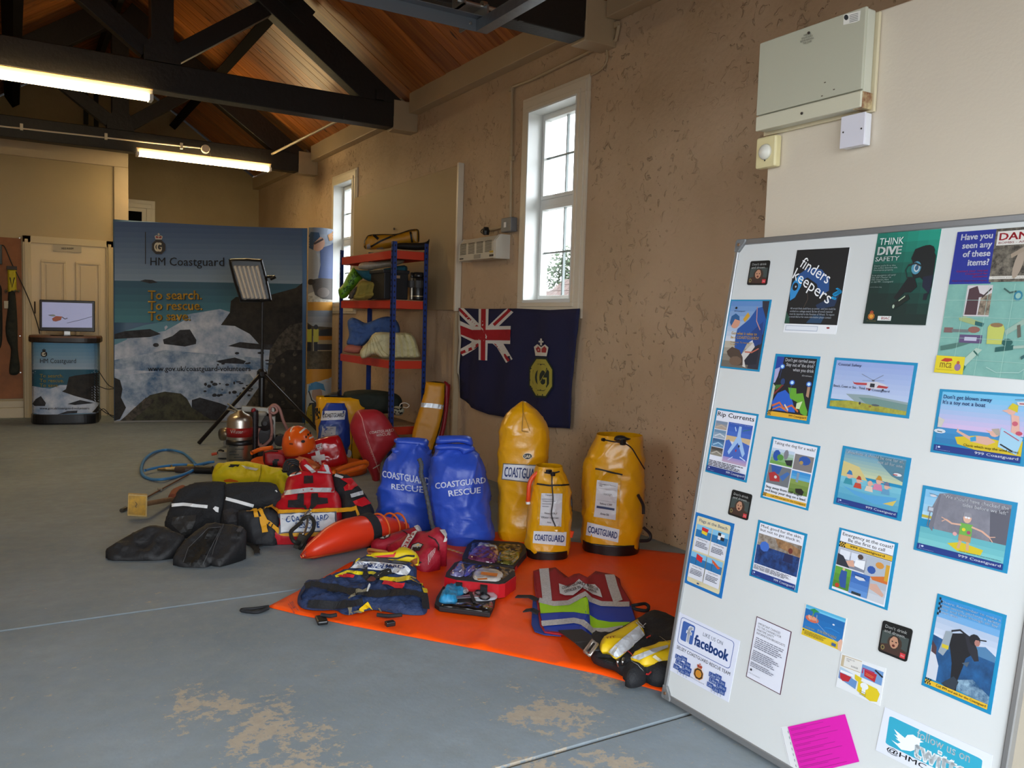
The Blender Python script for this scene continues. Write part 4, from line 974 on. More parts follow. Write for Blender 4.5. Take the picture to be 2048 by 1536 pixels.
BS = lambda x, y: (onpl(x, y, BB, BN), BN)
BLU = '#1C86B4'; NAVY = '#16337E'; BK = '#14161C'
class Poster:
    def __init__(s, label, Q, paper='#E4E6EA', w=.0015, round_=0, lift=0, nm='poster'):
        f = homog(Q); V = []
        if round_:
            r = round_; P = []
            for cx, cy, a in ((1-r, 1-r, 0), (r, 1-r, 90), (r, r, 180), (1-r, r, 270)):
                for k in range(5): a_ = math.radians(a+k*22.5); P.append((cx+r*math.cos(a_), cy+r*math.sin(a_)))
        else: P = [(0, 0), (1, 0), (1, 1), (0, 1)]
        n = len(P)
        for o_ in (.0004+lift, w+lift):
            for u, v in P: V.append(BS(*f(u, v))[0]+BN*o_)
        s.o = mk(nm, V, [list(range(n)), list(range(n, 2*n))[::-1]]+[[i, (i+1) % n, (i+1) % n+n, i+n] for i in range(n)], M(paper, .4, spec=.3))
        tag(s.o, label, 'poster'); s.a = Art(BS, w+lift+.0001, .00006).q(Q).to('picture')
    def done(s): s.a.build(s.o); return s
    def r(s, *a): s.a.rect(*a); return s
    def p(s, P, c): s.a.poly(P, c); return s
    def e(s, *a, **k): s.a.ell(*a, **k); return s
    def l(s, P, w, c): s.a.line(P, w, c); return s
    def t(s, txt, x0, y0, x1, y1, c=BK, bold=0, al='LEFT'):
        s.a.to('lettering').text(txt, x0, y0, x1, y1, c, bold, al); s.a.to('picture'); return s
    def bands(s, x0, y0, x1, y1, c1, c2, n=8):
        for k in range(n): s.a.rect(x0, y0+(y1-y0)*k/n, x1, y0+(y1-y0)*(k+1)/n, lerpc(c1, c2, k/(n-1)))
        return s
    def frame(s): s.a.rect(.04, .03, .96, .97, '#DDE2EC'); return s
    def grey(s, *a): s.a.grey(*a); return s
    def foot(s, y0=.88, x0=.05, x1=.95, y1=.965, sz=.5):
        s.r(x0, y0, x1, y1, NAVY); s.t('999 Coastguard', x1-(x1-x0)*sz, y0+(y1-y0)*.22, x1-.02, y0+(y1-y0)*.75, '#E8ECF4', 1.5); s.l([(x0+.03, y0+(y1-y0)*.2), (x0+.03, y0+(y1-y0)*.7)], .006, '#AAB8DC'); s.e(x0+.06, y0+(y1-y0)*.35, .015, (y1-y0)*.15, '#C8D2EC'); s.t('HM Coastguard', x0+.02, y0+(y1-y0)*.74, x0+.19, y0+(y1-y0)*.86, '#AAB8DC'); return s
    def check(s, x0, y0, x1, y1, cols=5, rows=3):
        for i in range(cols):
            for j in range(rows):
                if (i+j) % 2 == 0: s.r(x0+(x1-x0)*i/cols, y0+(y1-y0)*j/rows, x0+(x1-x0)*(i+1)/cols, y0+(y1-y0)*(j+1)/rows, BK)
        return s
def figure(p, x, y, h, skin='#D6A08C', hat=None, shirt=None):
    """small cartoon swimmer, head and shoulders with a long nose"""
    if shirt: p.p([(x-h*.5, y+h), (x-h*.35, y+h*.35), (x+h*.3, y+h*.35), (x+h*.45, y+h)], shirt)
    p.e(x, y, h*.28, h*.36, skin, n=10); p.p([(x+h*.15, y-h*.1), (x+h*.6, y+h*.08), (x+h*.15, y+h*.14)], skin)
    if hat: p.p([(x-h*.32, y-h*.1), (x-h*.1, y-h*.6), (x+h*.15, y-h*.5), (x+h*.3, y-h*.1)], hat)

def coaster(Q, label):
    p = Poster(label, Q, '#1C1D1D', .003, .08, 0, 'coaster')
    p.r(.05, .3, .95, .72, '#3A4442'); p.p([(.05, .72), (.3, .66), (.7, .66), (.95, .72), (.93, .93), (.07, .93)], '#3E2820')
    p.e(.52, .58, .25, .24, '#3A2A20', n=12); p.e(.5, .56, .15, .19, '#B48468', n=12); p.e(.44, .54, .03, .02, '#241814'); p.e(.57, .54, .03, .02, '#241814'); p.e(.5, .66, .05, .04, '#5A2018'); p.l([(.36, .46), (.45, .36), (.6, .37), (.66, .52)], .04, '#2C1F18')
    p.e(.15, .82, .07, .08, '#8A7A4A', n=8); p.e(.15, .82, .04, .05, '#2A2418', n=8); p.r(.76, .78, .93, .93, '#C8323A'); p.t('RNLI', .79, .83, .9, .88, '#E8C8C8', 1)
    p.t("Don't drink\nand drown.", .12, .1, .86, .33, '#A4A6A4'); p.o['category'] = 'coaster'
    return p.done()
coaster([(1502.5, 522.7), (1541.5, 520.8), (1534.2, 570.2), (1494.6, 570.2)], 'dark square coaster with a shouting face in the top left corner of the board')
coaster([(1466, 978.5), (1505.5, 989.5), (1496, 1041.6), (1456.6, 1028.3)], 'dark square coaster with a shouting face, just above the beach flags poster')
coaster([(1767.3, 1239.9), (1826.8, 1258.9), (1814.1, 1324.7), (1756.8, 1301.6)], 'dark square coaster with a shouting face, left of the diver photo poster')

p = Poster('black poster with slanted white words and a bright blue question mark', [(1595, 500.4), (1700.2, 494.8), (1671.7, 669.2), (1566.5, 664.6)])
p.r(0, 0, 1, .895, '#0E0F12'); p.p([(.05, .43), (.12, .3), (.3, .22), (.55, .25), (.72, .36), (.75, .5), (.6, .56), (.5, .42), (.3, .34), (.16, .4), (.14, .52)], '#1E4A86'); p.p([(.0, .5), (.03, .4), (.12, .32), (.22, .35), (.2, .45), (.12, .58), (.03, .62)], '#2A86C4'); p.e(.09, .45, .055, .05, '#0B0D14'); p.e(.1, .45, .015, .012, '#B8C4D4'); p.p([(.55, .67), (.8, .58), (.95, .55), (.9, .68), (.6, .72)], '#1A2E4E'); p.p([(.42, .88), (.55, .78), (.75, .8), (.7, .88)], '#1C3E5E'); p.p([(0, .75), (.08, .82), (.1, .89), (0, .89)], '#1E4A3A')
p.l([(.3, .38), (.38, .6), (.3, .75)], .008, '#5A4A40')
A = p.a.to('lettering'); F = A.f; A.q([F(.14, .06), F(.78, .3), F(.68, .44), F(.04, .2)]); A.text('finders', .08, .05, 1.0, .9, '#ECEEF0', -.2); A.q([F(.04, .21), F(.86, .54), F(.74, .7), F(-.04, .37)]); A.text('keepers', .03, 0, 1, 1, '#ECEEF0', -.2); A.f = F
A.qtext('?', [F(.88, .46), F(1.0, .5), F(.94, .62), F(.8, .59)], '#1FA0DC', 4)
p.t('All wreck finds could have an owner... and you could be\nentitled to a salvage award. By law all wreck material\nmust be reported to the Receiver of Wreck. To report\na wreck find or for more information please contact', .07, .7, .93, .83, '#C6CEDA', .6)
p.r(.04, .915, .66, .975, '#A9B2C4'); p.r(.05, .922, .65, .968, '#DDE0E8'); p.e(.85, .93, .03, .01, '#8A1C22'); p.done()

p = Poster('recruiting poster at the left edge with a climber in blue on a rocky slope', [(1461.9, 599.4), (1544, 599.4), (1519.2, 743.8), (1440, 735.4)], BLU)
p.bands(.03, .02, .96, .6, '#5C86C0', '#C6CCD8'); p.bands(.03, .6, .96, .975, '#B0A898', '#6A6258', 4)
p.p([(.8, .02), (.96, .02), (.96, .97), (.7, .97), (.75, .6), (.9, .4)], '#2A2A38'); p.p([(.3, .42), (.55, .28), (.7, .12), (.82, .1), (.96, .28), (.94, .48), (.75, .55), (.6, .62), (.48, .82), (.3, .68), (.28, .52)], '#1E4E98'); p.p([(.66, .45), (.9, .3), (.94, .6), (.8, .72)], '#173A7C')
p.e(.22, .33, .12, .085, '#C89078', n=12); p.p([(.08, .33), (.1, .24), (.2, .2), (.3, .24), (.32, .3), (.2, .28), (.13, .38)], '#23588E'); p.p([(.4, .28), (.5, .18), (.56, .23), (.46, .32)], '#C8982A'); p.p([(.55, .74), (.9, .62), (.9, .9), (.72, .92), (.5, .92)], '#1C1F2C'); p.p([(.5, .78), (.75, .6), (.8, .66), (.6, .86), (.66, .96), (.58, .95)], '#C8C4C0')
p.p([(.12, .75), (.24, .68), (.44, .72), (.55, .82), (.58, .93), (.38, .95), (.28, .86), (.16, .8)], '#4A3A30'); p.e(.38, .88, .16, .07, '#6A5444', n=9); p.l([(.7, .1), (.74, .3), (.86, .42)], .018, '#B8888A'); p.l([(.9, .68), (.75, .74), (.58, .74)], .02, '#B4604E')
p.e(.19, .12, .028, .018, BK, n=8); p.t('HM Coastguard', .15, .155, .42, .18, '#2A3A66')
p.t('Got what it takes to\nbe a COASTGUARD?', .17, .46, .86, .56, '#E0B030', 1.2); p.t('To search. To rescue.\nTo save.', .17, .6, .66, .655, '#D8AA34', .6); p.done()

p = Poster('dark green poster of a diver holding a torch', [(1756.9, 467.6), (1884.1, 457.9), (1853, 650.8), (1727.9, 647.4)], '#D8DEDC')
G = []
for i in range(9):
    for j in range(6):
        f = min(1, max(0, .95-i/8*1.05+j/5*.35-.25)); p.r(j/6, i/9, (j+1)/6+.001, (i+1)/9+.001, lerpc('#06241F', '#12907A', f))
p.p([(.62, .3), (.66, .2), (.78, .17), (.92, .2), (.99, .28), (1, .62), (.9, .56), (.8, .5), (.7, .52), (.66, .44), (.7, .38)], '#0C1214'); p.e(.8, .27, .17, .1, '#0B1012', n=14, rot=-.3); p.e(.72, .4, .075, .07, '#4A8CA6', n=12); p.e(.73, .4, .045, .045, '#B8C2C4', n=10); p.e(.73, .4, .03, .03, '#2A5470', n=9); p.l([(.6, .36), (.56, .42), (.6, .5), (.68, .5)], .014, '#1B2A2A'); p.l([(.6, .37), (.7, .35), (.79, .38)], .02, '#20282A')
p.p([(.62, .5), (.72, .5), (.78, .6), (.7, .66), (.6, .66), (.5, .74), (.44, .72), (.54, .6)], '#0A0F12'); p.p([(.44, .78), (.66, .68), (.7, .73), (.48, .84)], '#0B1A14'); p.e(.46, .81, .018, .022, '#A8B8A4', n=8); p.l([(.53, .75), (.62, .7)], .012, '#B4C4A4'); p.p([(.85, .5), (1, .48), (.98, .68), (.86, .6)], '#101830'); p.p([(.9, .68), (.97, .66), (.95, .74), (.9, .74)], '#0C1420')
p.t('THINK', .065, .06, .46, .135, '#D8E0DE', -.3).t('DIVE', .055, .155, .45, .245, '#E8ECEA', 5).t('SAFETY', .04, .265, .43, .315, '#E0E6E4', 1.5)
p.t("Ensure you're fit to dive.\nUse surface detection aids.\nDecompress properly.", .04, .355, .43, .425, '#B8C6C2', .8).t('In an emergency call early!\nUse VHF Channel 16/\nDSC Distress Alert\nor dial 999 - Coastguard', .03, .46, .42, .555, '#B8C6C2', .8).t('www.bsac.org', .025, .59, .22, .61, '#9AAAA6', .4)
p.a.q([p.a.f(.06, .855), p.a.f(.19, .855), p.a.f(.19, .955), p.a.f(.06, .955)]); crest(p.a, .1, 0, .9, 1, '#8A2420', '#D89A30', '#D89A30', '#B8502A', '#8A2420'); p.a.q([(1756.9, 467.6), (1884.1, 457.9), (1853, 650.8), (1727.9, 647.4)])
p.r(.24, .915, .46, .965, '#D6DAD8').t('BSAC', .3, .925, .44, .953, '#B0202C', 2).t('HM COASTGUARD', .06, .968, .22, .975, '#8A7A3A'); p.done()

p = Poster('tall sea-green folded poster of items on sand, top right of the board', [(1915.9, 464.4), (2125, 448), (2085, 763), (1869.7, 744.7)], '#6FA69C')
p.r(0, 0, .42, .385, '#1B2A8C'); p.r(.4, 0, 1, .375, M('#7A7264', .5, var=.7, vs=60, hex2='#2E2820'))
p.r(0, .385, 1, 1, M('#7DB0A4', .5, var=.2, vs=30, hex2='#6A9E96'))
p.r(.42, .02, 1, .12, '#D6D2CC').t('DANGER', .44, .032, .97, .085, '#B01828', 3).t('BOMBS - AMMUNITION', .44, .095, .94, .11, '#8A3038', 1); p.r(.4, .335, .98, .355, '#D0CCC4').t('Contact your nearest coastguard', .43, .34, .92, .35, '#4A4A48')
p.e(.66, .25, .04, .11, M('#A09080', .5), rot=.3); p.l([(.58, .2), (.7, .15)], .03, '#9A8A78')
p.t('Have you\nseen any\nof these\nitems?', .05, .02, .38, .255, '#E6E8F2', 3.5, 'RIGHT'); p.t('Contact your nearest\nCoastguard for\nassistance', .06, .285, .38, .34, '#B02A66', 1.4, 'RIGHT'); p.t('Maritime and Coastguard Agency emergency', .03, .356, .38, .37, '#A03068', .6)
p.r(.2, .395, .45, .61, '#C8C2C4'); p.p([(.22, .42), (.3, .4), (.33, .45), (.4, .47), (.33, .48), (.33, .6), (.21, .6)], '#4A3238'); p.p([(.35, .48), (.45, .45), (.45, .6), (.34, .6)], M('#8A7A68', .5, var=.7, vs=60)); p.l([(.36, .48), (.44, .42)], .012, '#3A2E2C')
p.p([(.16, .62), (.22, .61), (.4, .65), (.4, .675), (.33, .67), (.17, .64)], '#9AAA72'); p.p([(.33, .64), (.42, .655), (.41, .68), (.33, .668)], '#1E5A5C'); p.r(.03, .69, .12, .725, '#7A5A58'); p.r(.11, .7, .28, .72, '#6A7272'); p.e(.33, .7, .06, .022, '#8A5A50', n=10); p.r(.2, .735, .42, .79, '#5A4870'); p.r(.25, .75, .37, .775, '#B8B4CC')
p.p([(.46, .68), (.48, .66), (.6, .66), (.62, .69), (.61, .79), (.47, .79)], '#B8BE5E'); p.e(.54, .665, .06, .015, '#8A6A48', n=10); p.p([(.62, .7), (.82, .6), (.86, .62), (.64, .73)], '#93AEA0'); p.l([(.74, .66), (.76, .74)], .03, '#5E5A50'); p.e(.7, .47, .04, .035, '#2A7A92', n=10); p.e(.7, .47, .025, .02, '#8AB4AC', n=10); p.l([(.56, .42), (.62, .45), (.68, .44)], .012, '#3A5A54')
p.p([(.02, .82), (.2, .79), (.32, .79), (.14, .835), (.03, .85)], '#4A7268'); p.p([(.22, .94), (.38, .82), (.44, .83), (.28, .96)], '#A8C0B2'); p.l([(.36, .84), (.41, .87)], .012, '#1E5A50'); p.l([(.24, .93), (.3, .96)], .03, '#2A6A54'); p.e(.66, .775, .05, .025, '#1E5652', n=9); p.p([(.56, .81), (.72, .79), (.72, .82), (.56, .84)], '#1E5652'); p.l([(.72, .805), (.9, .79)], .018, '#9AB0A4'); p.l([(.8, .87), (.9, .82)], .02, '#2A5A5C'); p.l([(.5, .94), (.6, .97), (.8, .96), (.9, .9)], .006, '#9AC0B8')
for u in (.2, .42, .66, .86): p.l([(u, .39), (u-.02, 1)], .003, '#A6CCC0')
for v in (.5, .62, .76, .9): p.l([(0, v), (1, v)], .0025, '#A0C6BC')
p.r(0, .885, .29, 1, '#D8C41C').t('mca', .05, .93, .17, .965, '#A8822A', 1); p.p([(.05, .92), (.09, .9), (.16, .9), (.17, .915), (.12, .925)], '#B8341E'); p.e(.23, .955, .032, .025, '#8A6A9A', n=10); p.e(.23, .925, .016, .012, '#B05A2A', n=7); p.t('Maritime and Coastguard Agency', .02, .975, .2, .982, '#8A7A1A'); p.done()

p = Poster('blue-edged night poster of a casualty in orange straps and bright green jackets', [(1552, 707.4), (1641.5, 713.3), (1619, 848.8), (1530.2, 835.7)], BLU)
p.r(.05, .04, .94, .885, '#15141A'); p.p([(.05, .04), (.22, .04), (.2, .2), (.14, .3), (.05, .3)], '#1C3C94'); p.p([(.05, .24), (.16, .2), (.14, .34), (.1, .44), (.06, .46)], '#A8A4CC'); p.p([(.06, .46), (.12, .5), (.1, .86), (.05, .88)], '#B4BCAC')
p.p([(.15, .86), (.1, .75), (.2, .6), (.36, .54), (.5, .62), (.58, .72), (.66, .86)], '#1E58BE'); p.p([(.42, .5), (.6, .5), (.62, .58), (.76, .56), (.86, .74), (.92, .82), (.92, .9), (.78, .86), (.66, .7), (.5, .66)], '#5E9E2A'); p.p([(.66, .72), (.78, .68), (.74, .8), (.66, .8)], '#C8D8A8'); p.p([(.12, .48), (.3, .46), (.2, .52), (.14, .56)], '#3E6A26')
p.l([(.12, .8), (.28, .74), (.4, .82), (.56, .76), (.72, .84)], .03, '#C8622A'); p.l([(.14, .86), (.3, .8), (.5, .86)], .02, '#C87034'); p.l([(.4, .76), (.5, .84)], .025, '#D6C8A8'); p.l([(.3, .46), (.12, .62)], .03, '#7A2A22')
for x, y in ((.21, .19), (.49, .42), (.86, .42)): p.l([(x, y), (x-.02, y+.18)], .006, '#3A5A9A'); p.e(x, y, .06, .04, '#2A62BE', n=12); p.e(x, y, .035, .025, '#BCE0F4', n=10)
p.p([(.84, .46), (.9, .46), (.9, .62), (.84, .6)], '#A8826A'); p.e(.28, .42, .05, .05, '#1E3A6A')
p.t("Don't get carried away\nStay out of 'the drink'\nwhen you drink", .26, .055, .92, .265, '#DEE0E6', 1.5, 'RIGHT').t('#DrinkAware', .68, .29, .9, .315, '#C8CAD0', 1)
p.r(.05, .885, .94, .955, '#D8A62A').check(.05, .885, .13, .945).t('999 Coastguard', .54, .9, .92, .94, '#3A2E14', .8); p.done()

p = Poster('wide blue-edged poster of a helicopter hovering in a pale sky over cliffs', [(1670.1, 714.8), (1836.3, 726.1), (1818.2, 837.4), (1653.7, 816.4)], BLU)
p.bands(.035, .05, .965, .8, '#8FA2D4', '#B4C2DE'); p.p([(.22, .68), (.5, .66), (.965, .72), (.965, .86), (.6, .84), (.36, .82)], '#8A9CA0'); p.p([(.38, .72), (.6, .71), (.965, .76), (.965, .88), (.5, .84)], '#6A8A86'); p.p([(.035, .84), (.3, .8), (.6, .84), (.965, .88), (.965, .95), (.035, .95)], M('#A3A03A', .5, var=.4, vs=60))
p.e(.6, .835, .05, .02, '#4A5258', n=8); p.e(.41, .83, .015, .03, '#3A3A3A', n=6); p.e(.54, .87, .015, .012, '#8A4A30', n=6)
p.p([(.28, .46), (.33, .45), (.48, .42), (.57, .4), (.66, .43), (.72, .475), (.68, .52), (.55, .54), (.46, .53), (.44, .48), (.34, .49)], '#C6C4CC'); p.p([(.28, .42), (.3, .45), (.46, .44), (.46, .48), (.34, .49), (.3, .475)], '#B03A3E'); p.p([(.6, .46), (.72, .475), (.7, .51), (.58, .51)], '#A83438'); p.r(.5, .44, .555, .51, '#22242C'); p.e(.5, .56, .015, .02, '#22242C'); p.e(.66, .54, .012, .016, '#22242C'); p.l([(.38, .28), (.53, .38), (.64, .27)], .008, '#6A7080'); p.l([(.4, .4), (.66, .37)], .006, '#7A8090'); p.r(.515, .37, .545, .4, '#5A5A62')
p.t('Coastal Safety', .065, .1, .36, .165, '#1A2050', .8).t('Beach, Coast or Sea - Think', .05, .52, .45, .575, '#1A2050', .6).t('999', .46, .53, .52, .575, '#B01830', 1).t('Coastguard', .53, .535, .74, .59, '#1A2050', .6); p.done()

p = Poster('blue-edged cartoon of a sunbather on yellow sand, at the right edge of the board', [(1880.4, 777.9), (2066, 789.5), (2048, 933.6), (1861.1, 903.9)], BLU)
p.bands(.04, .04, .965, .6, '#6CB8DE', '#C8B2D8'); p.bands(.04, .6, .965, .84, '#3A86BC', '#2A76AC', 3); p.p([(.26, .72), (.5, .66), (.8, .7), (.965, .66), (.965, .88), (.5, .87), (.3, .82)], '#CDB420')
p.p([(.28, .58), (.3, .62), (.45, .7), (.52, .66), (.62, .66), (.7, .72), (.62, .78), (.46, .76), (.34, .68), (.27, .64)], '#D0A494'); p.p([(.43, .7), (.49, .67), (.5, .74), (.44, .76)], '#2E92C4'); p.e(.68, .6, .05, .05, '#D6A898', n=9); p.p([(.58, .56), (.66, .58), (.66, .63)], '#D6A898'); p.p([(.64, .54), (.72, .52), (.74, .62), (.7, .62)], '#A89C90')
p.p([(.82, .3), (.9, .32), (.92, .5), (.94, .62), (.84, .6), (.84, .45)], '#D8A89A'); p.e(.82, .26, .045, .05, '#D8A89A', n=9); p.p([(.78, .22), (.82, .14), (.88, .17), (.88, .27)], '#C8B828'); p.p([(.72, .26), (.8, .23), (.8, .29)], '#D8A89A'); p.e(.87, .43, .03, .035, '#C05A6E', n=8); p.e(.92, .56, .035, .03, '#B84A62', n=8); p.p([(.74, .5), (.965, .62), (.92, .86), (.73, .78)], '#9AC4DC'); p.l([(.77, .55), (.93, .66)], .012, '#A8485E'); p.l([(.75, .74), (.88, .82)], .02, '#20242C')
p.e(.08, .66, .07, .035, '#C8D0D8', n=10); p.l([(.05, .665), (.11, .67)], .012, '#22242C'); p.p([(.04, .44), (.12, .48), (.09, .6), (.05, .6)], '#C4C0B8'); p.p([(.86, .12), (.97, .1), (.96, .17), (.88, .17)], '#C8C8D0'); p.l([(.84, .09), (.98, .075)], .008, '#5A6070'); p.r(.89, .135, .96, .15, '#A83438')
p.t("Don't get blown away\nIt's a toy not a boat", .065, .085, .61, .25, '#162C74', 1).t('Check which way the wind blows', .37, .8, .94, .85, '#4A4414', .4); p.foot(.87, .04, .965, .965, .5); p.done()

p = Poster('blue-edged poster with a mauve and blue current diagram and four small photos', [(1433.5, 815.6), (1518, 828.5), (1493.4, 965.6), (1411, 943.2)], BLU)
p.r(.04, .03, .96, .97, '#DCDEEA').t('Rip Currents', .06, .05, .93, .14, BK, 1.5)
for i, (c1, c2) in enumerate((('#7A8AA0', '#A8988C'), ('#6A8AA8', '#9AA8B8'), ('#3A6088', '#5A88B0'), ('#4A4440', '#8A8478'))): p.bands(.05, .19+i*.135, .34, .315+i*.135, c1, c2, 3); p.l([(.08, .29+i*.135), (.2, .25+i*.135), (.32, .28+i*.135)], .02, ('#B8A898', '#C8D0D8', '#9AC0DC', '#B4AEA4')[i])
p.bands(.37, .18, .93, .38, '#2E56B0', '#3F66BE', 3); p.r(.37, .38, .93, .46, '#C8B08A'); p.p([(.37, .46), (.45, .44), (.55, .52), (.65, .42), (.75, .44), (.93, .47), (.93, .7), (.37, .7)], '#3E62B8'); p.bands(.37, .7, .93, .78, '#9A8AC4', '#B49AB4', 3)
p.p([(.63, .22), (.69, .22), (.7, .36), (.86, .6), (.82, .66), (.66, .46), (.5, .66), (.46, .62), (.62, .38)], '#9ABAE4'); p.l([(.54, .24), (.58, .3)], .02, '#B0C8EC'); p.l([(.5, .74), (.6, .68)], .012, '#C4D4F0'); p.l([(.76, .66), (.9, .7)], .015, '#C4D4F0'); p.e(.7, .51, .02, .02, '#20283A'); p.e(.65, .58, .014, .02, '#B02A3A'); p.l([(.73, .28), (.9, .24)], .008, '#2A7A5A')
p.t('How to Survive Being in a Rip Current', .42, .19, .9, .205, '#C0CCE8', .4); p.grey(.06, .8, .93, .89, 4, '#30303A', 3); p.foot(.89, .04, .96, .97, .48); p.done()

p = Poster('blue-edged dog walking poster with four photos above a yellow strip', [(1544.4, 872.9), (1641.5, 892.4), (1616.7, 1021.5), (1521.3, 994.9)], BLU)
p.r(.05, .03, .95, .97, '#DCDEE8').t('Taking the dog for a walk?', .08, .06, .92, .12, BK, 1)
p.bands(.06, .17, .53, .42, '#B8C8DC', '#6A9A4A', 5); p.e(.18, .28, .08, .09, '#1E4EA0', n=9); p.e(.37, .24, .05, .08, '#7A7A84', n=9); p.p([(.36, .33), (.52, .3), (.52, .4), (.42, .4)], '#20242A'); p.e(.26, .3, .07, .05, '#4E8A3A', n=9); p.r(.55, .19, .93, .43, '#7A7474'); p.e(.76, .27, .12, .07, '#2450A0', n=9); p.e(.7, .31, .04, .03, '#A88A4A', n=8)
p.r(.06, .44, .53, .74, '#6A6E74'); p.p([(.1, .44), (.34, .44), (.3, .56), (.16, .58)], '#2A5298'); p.p([(.08, .58), (.2, .54), (.32, .6), (.34, .68), (.14, .7)], '#A82A2E'); p.p([(.32, .6), (.46, .5), (.52, .52), (.4, .66)], '#3A66A8'); p.e(.24, .62, .03, .025, '#C8C4C0'); p.bands(.55, .45, .93, .58, '#2F86C8', '#5AA2D0', 3); p.bands(.55, .58, .93, .8, '#7E9448', '#5E7A34', 3); p.r(.66, .47, .71, .62, '#7A90A8'); p.p([(.68, .72), (.8, .7), (.86, .74), (.84, .8), (.7, .78)], '#1A1614')
p.t('Stay away from cliff edges\nand keep your dog on a lead.', .08, .775, .93, .885, BK, 1).r(.05, .9, .95, .955, '#D8A62A').check(.05, .895, .12, .95).t('Call 999 and ask for the Coastguard', .22, .91, .93, .945, '#3A2E14', .6); p.done()

p = Poster('blue-edged cartoon of woolly-hatted people crowded in a small blue boat', [(1686.5, 891.1), (1823.5, 916.4), (1802.6, 1042.8), (1667, 1007.4)], BLU)
p.bands(.05, .04, .94, .45, '#5E93B4', '#B8C2A0'); p.p([(.05, .25), (.3, .3), (.45, .5), (.2, .56), (.05, .52)], '#C8B87A'); p.p([(.5, .06), (.94, .06), (.94, .4), (.78, .34), (.62, .2)], '#4E7A8E'); p.bands(.05, .5, .94, .88, '#6FB4C8', '#4E9ABA', 4)
p.p([(.1, .66), (.3, .7), (.5, .72), (.75, .68), (.9, .66), (.86, .8), (.6, .84), (.3, .76)], '#4F9ACA'); p.p([(.72, .8), (.9, .7), (.86, .8)], '#C8B45A')
for x, y, h, hat, sh in ((.18, .47, .15, '#2A72AC', '#2F8A9C'), (.33, .52, .13, '#A83A2A', '#B8402E'), (.5, .53, .13, None, '#D0C0B0'), (.62, .46, .15, '#B8842A', '#C87A9A'), (.74, .52, .13, '#6A6A88', '#5A94B8')): figure(p, x, y, h, '#D2A692', hat, sh)
p.e(.86, .3, .06, .025, '#D8D8DC', n=8); p.l([(.79, .27), (.93, .265)], .006, '#6A7080'); p.r(.8, .3, .86, .315, '#A83438'); p.t('Lifejackets: it should be one for all,\nnot all for one.', .08, .06, .92, .18, '#D2DAE2', .8, 'RIGHT'); p.foot(.88, .05, .94, .965, .5); p.done()

p = Poster('blue-edged sheet of four beach flag drawings on cream, left edge of the board', [(1391.5, 1023.7), (1469.5, 1047.7), (1443.5, 1197.6), (1368.3, 1164.6)], '#1E6EB4')
p.a.rrect(.07, .04, .93, .96, .03, M('#D6CCA8', .5)); p.t('Flags at the Beach', .14, .07, .86, .125, '#1E4A86', .8)
for i, (x, y) in enumerate(((.1, .15), (.53, .15), (.1, .53), (.53, .53))):
    p.r(x, y, x+.4, y+.36, '#D6D8E2'); p.r(x, y, x+.4, y+.09, '#7CB8DC'); p.r(x, y+.07, x+.4, y+.17, '#1F6EA8'); p.l([(x+.15, y+.02), (x+.15, y+.16)], .01, '#2A3A4A')
    if i == 0: p.p([(x+.15, y+.02), (x+.32, y+.03), (x+.3, y+.075), (x+.15, y+.065)], '#C8202A').p([(x+.15, y+.065), (x+.3, y+.075), (x+.29, y+.12), (x+.15, y+.105)], '#DCC22A')
    if i == 1: p.r(x+.15, y+.02, x+.22, y+.06, '#20242E').r(x+.22, y+.03, x+.31, y+.07, '#E4E6EA').r(x+.15, y+.06, x+.22, y+.11, '#E4E6EA').r(x+.22, y+.07, x+.31, y+.115, '#20242E')
    if i == 2: p.p([(x+.15, y+.01), (x+.31, y+.04), (x+.3, y+.11), (x+.15, y+.09)], '#C8202A')
    if i == 3: p.p([(x+.12, y+.01), (x+.2, y+.03), (x+.36, y+.09), (x+.3, y+.11), (x+.15, y+.05)], '#C8542A')
    p.t(('Bathing Flag', 'Surfing Flag', 'Danger Flag', 'Orange Windsock')[i], x+.08, y+.185, x+.33, y+.205, '#2A3040', .5); p.grey(x+.05, y+.23, x+.37, y+.31, 4, '#4A505E', i+5)
p.e(.42, .925, .035, .012, '#20406A', n=8); p.done()

p = Poster('blue-edged poster of a figure stuck in dark blue mud', [(1517.3, 1039.3), (1615.5, 1068), (1595.2, 1186.2), (1499, 1151)], BLU)
p.r(.05, .04, .95, .97, '#DEE0EA').t('Mud, good for the skin,\nbut not to get stuck in.', .08, .06, .91, .19, BK, 1)
p.r(.06, .22, .94, .44, M('#A8A098', .5, var=.5, vs=60, hex2='#6A5A4A')); p.p([(.4, .22), (.7, .24), (.94, .3), (.94, .42), (.5, .36)], M('#9A7450', .5, var=.5, vs=60)); p.r(.06, .42, .94, .75, M('#234A8C', .5, var=.6, vs=40, hex2='#101E46')); p.e(.22, .42, .1, .09, '#3A68C0', n=8); p.e(.74, .36, .045, .05, '#6A2E24', n=10); p.p([(.64, .42), (.8, .42), (.82, .56), (.62, .56)], '#1A2450')
p.grey(.07, .77, .93, .85, 5, '#3A3C48', 11); p.foot(.875, .05, .95, .97, .48); p.done()

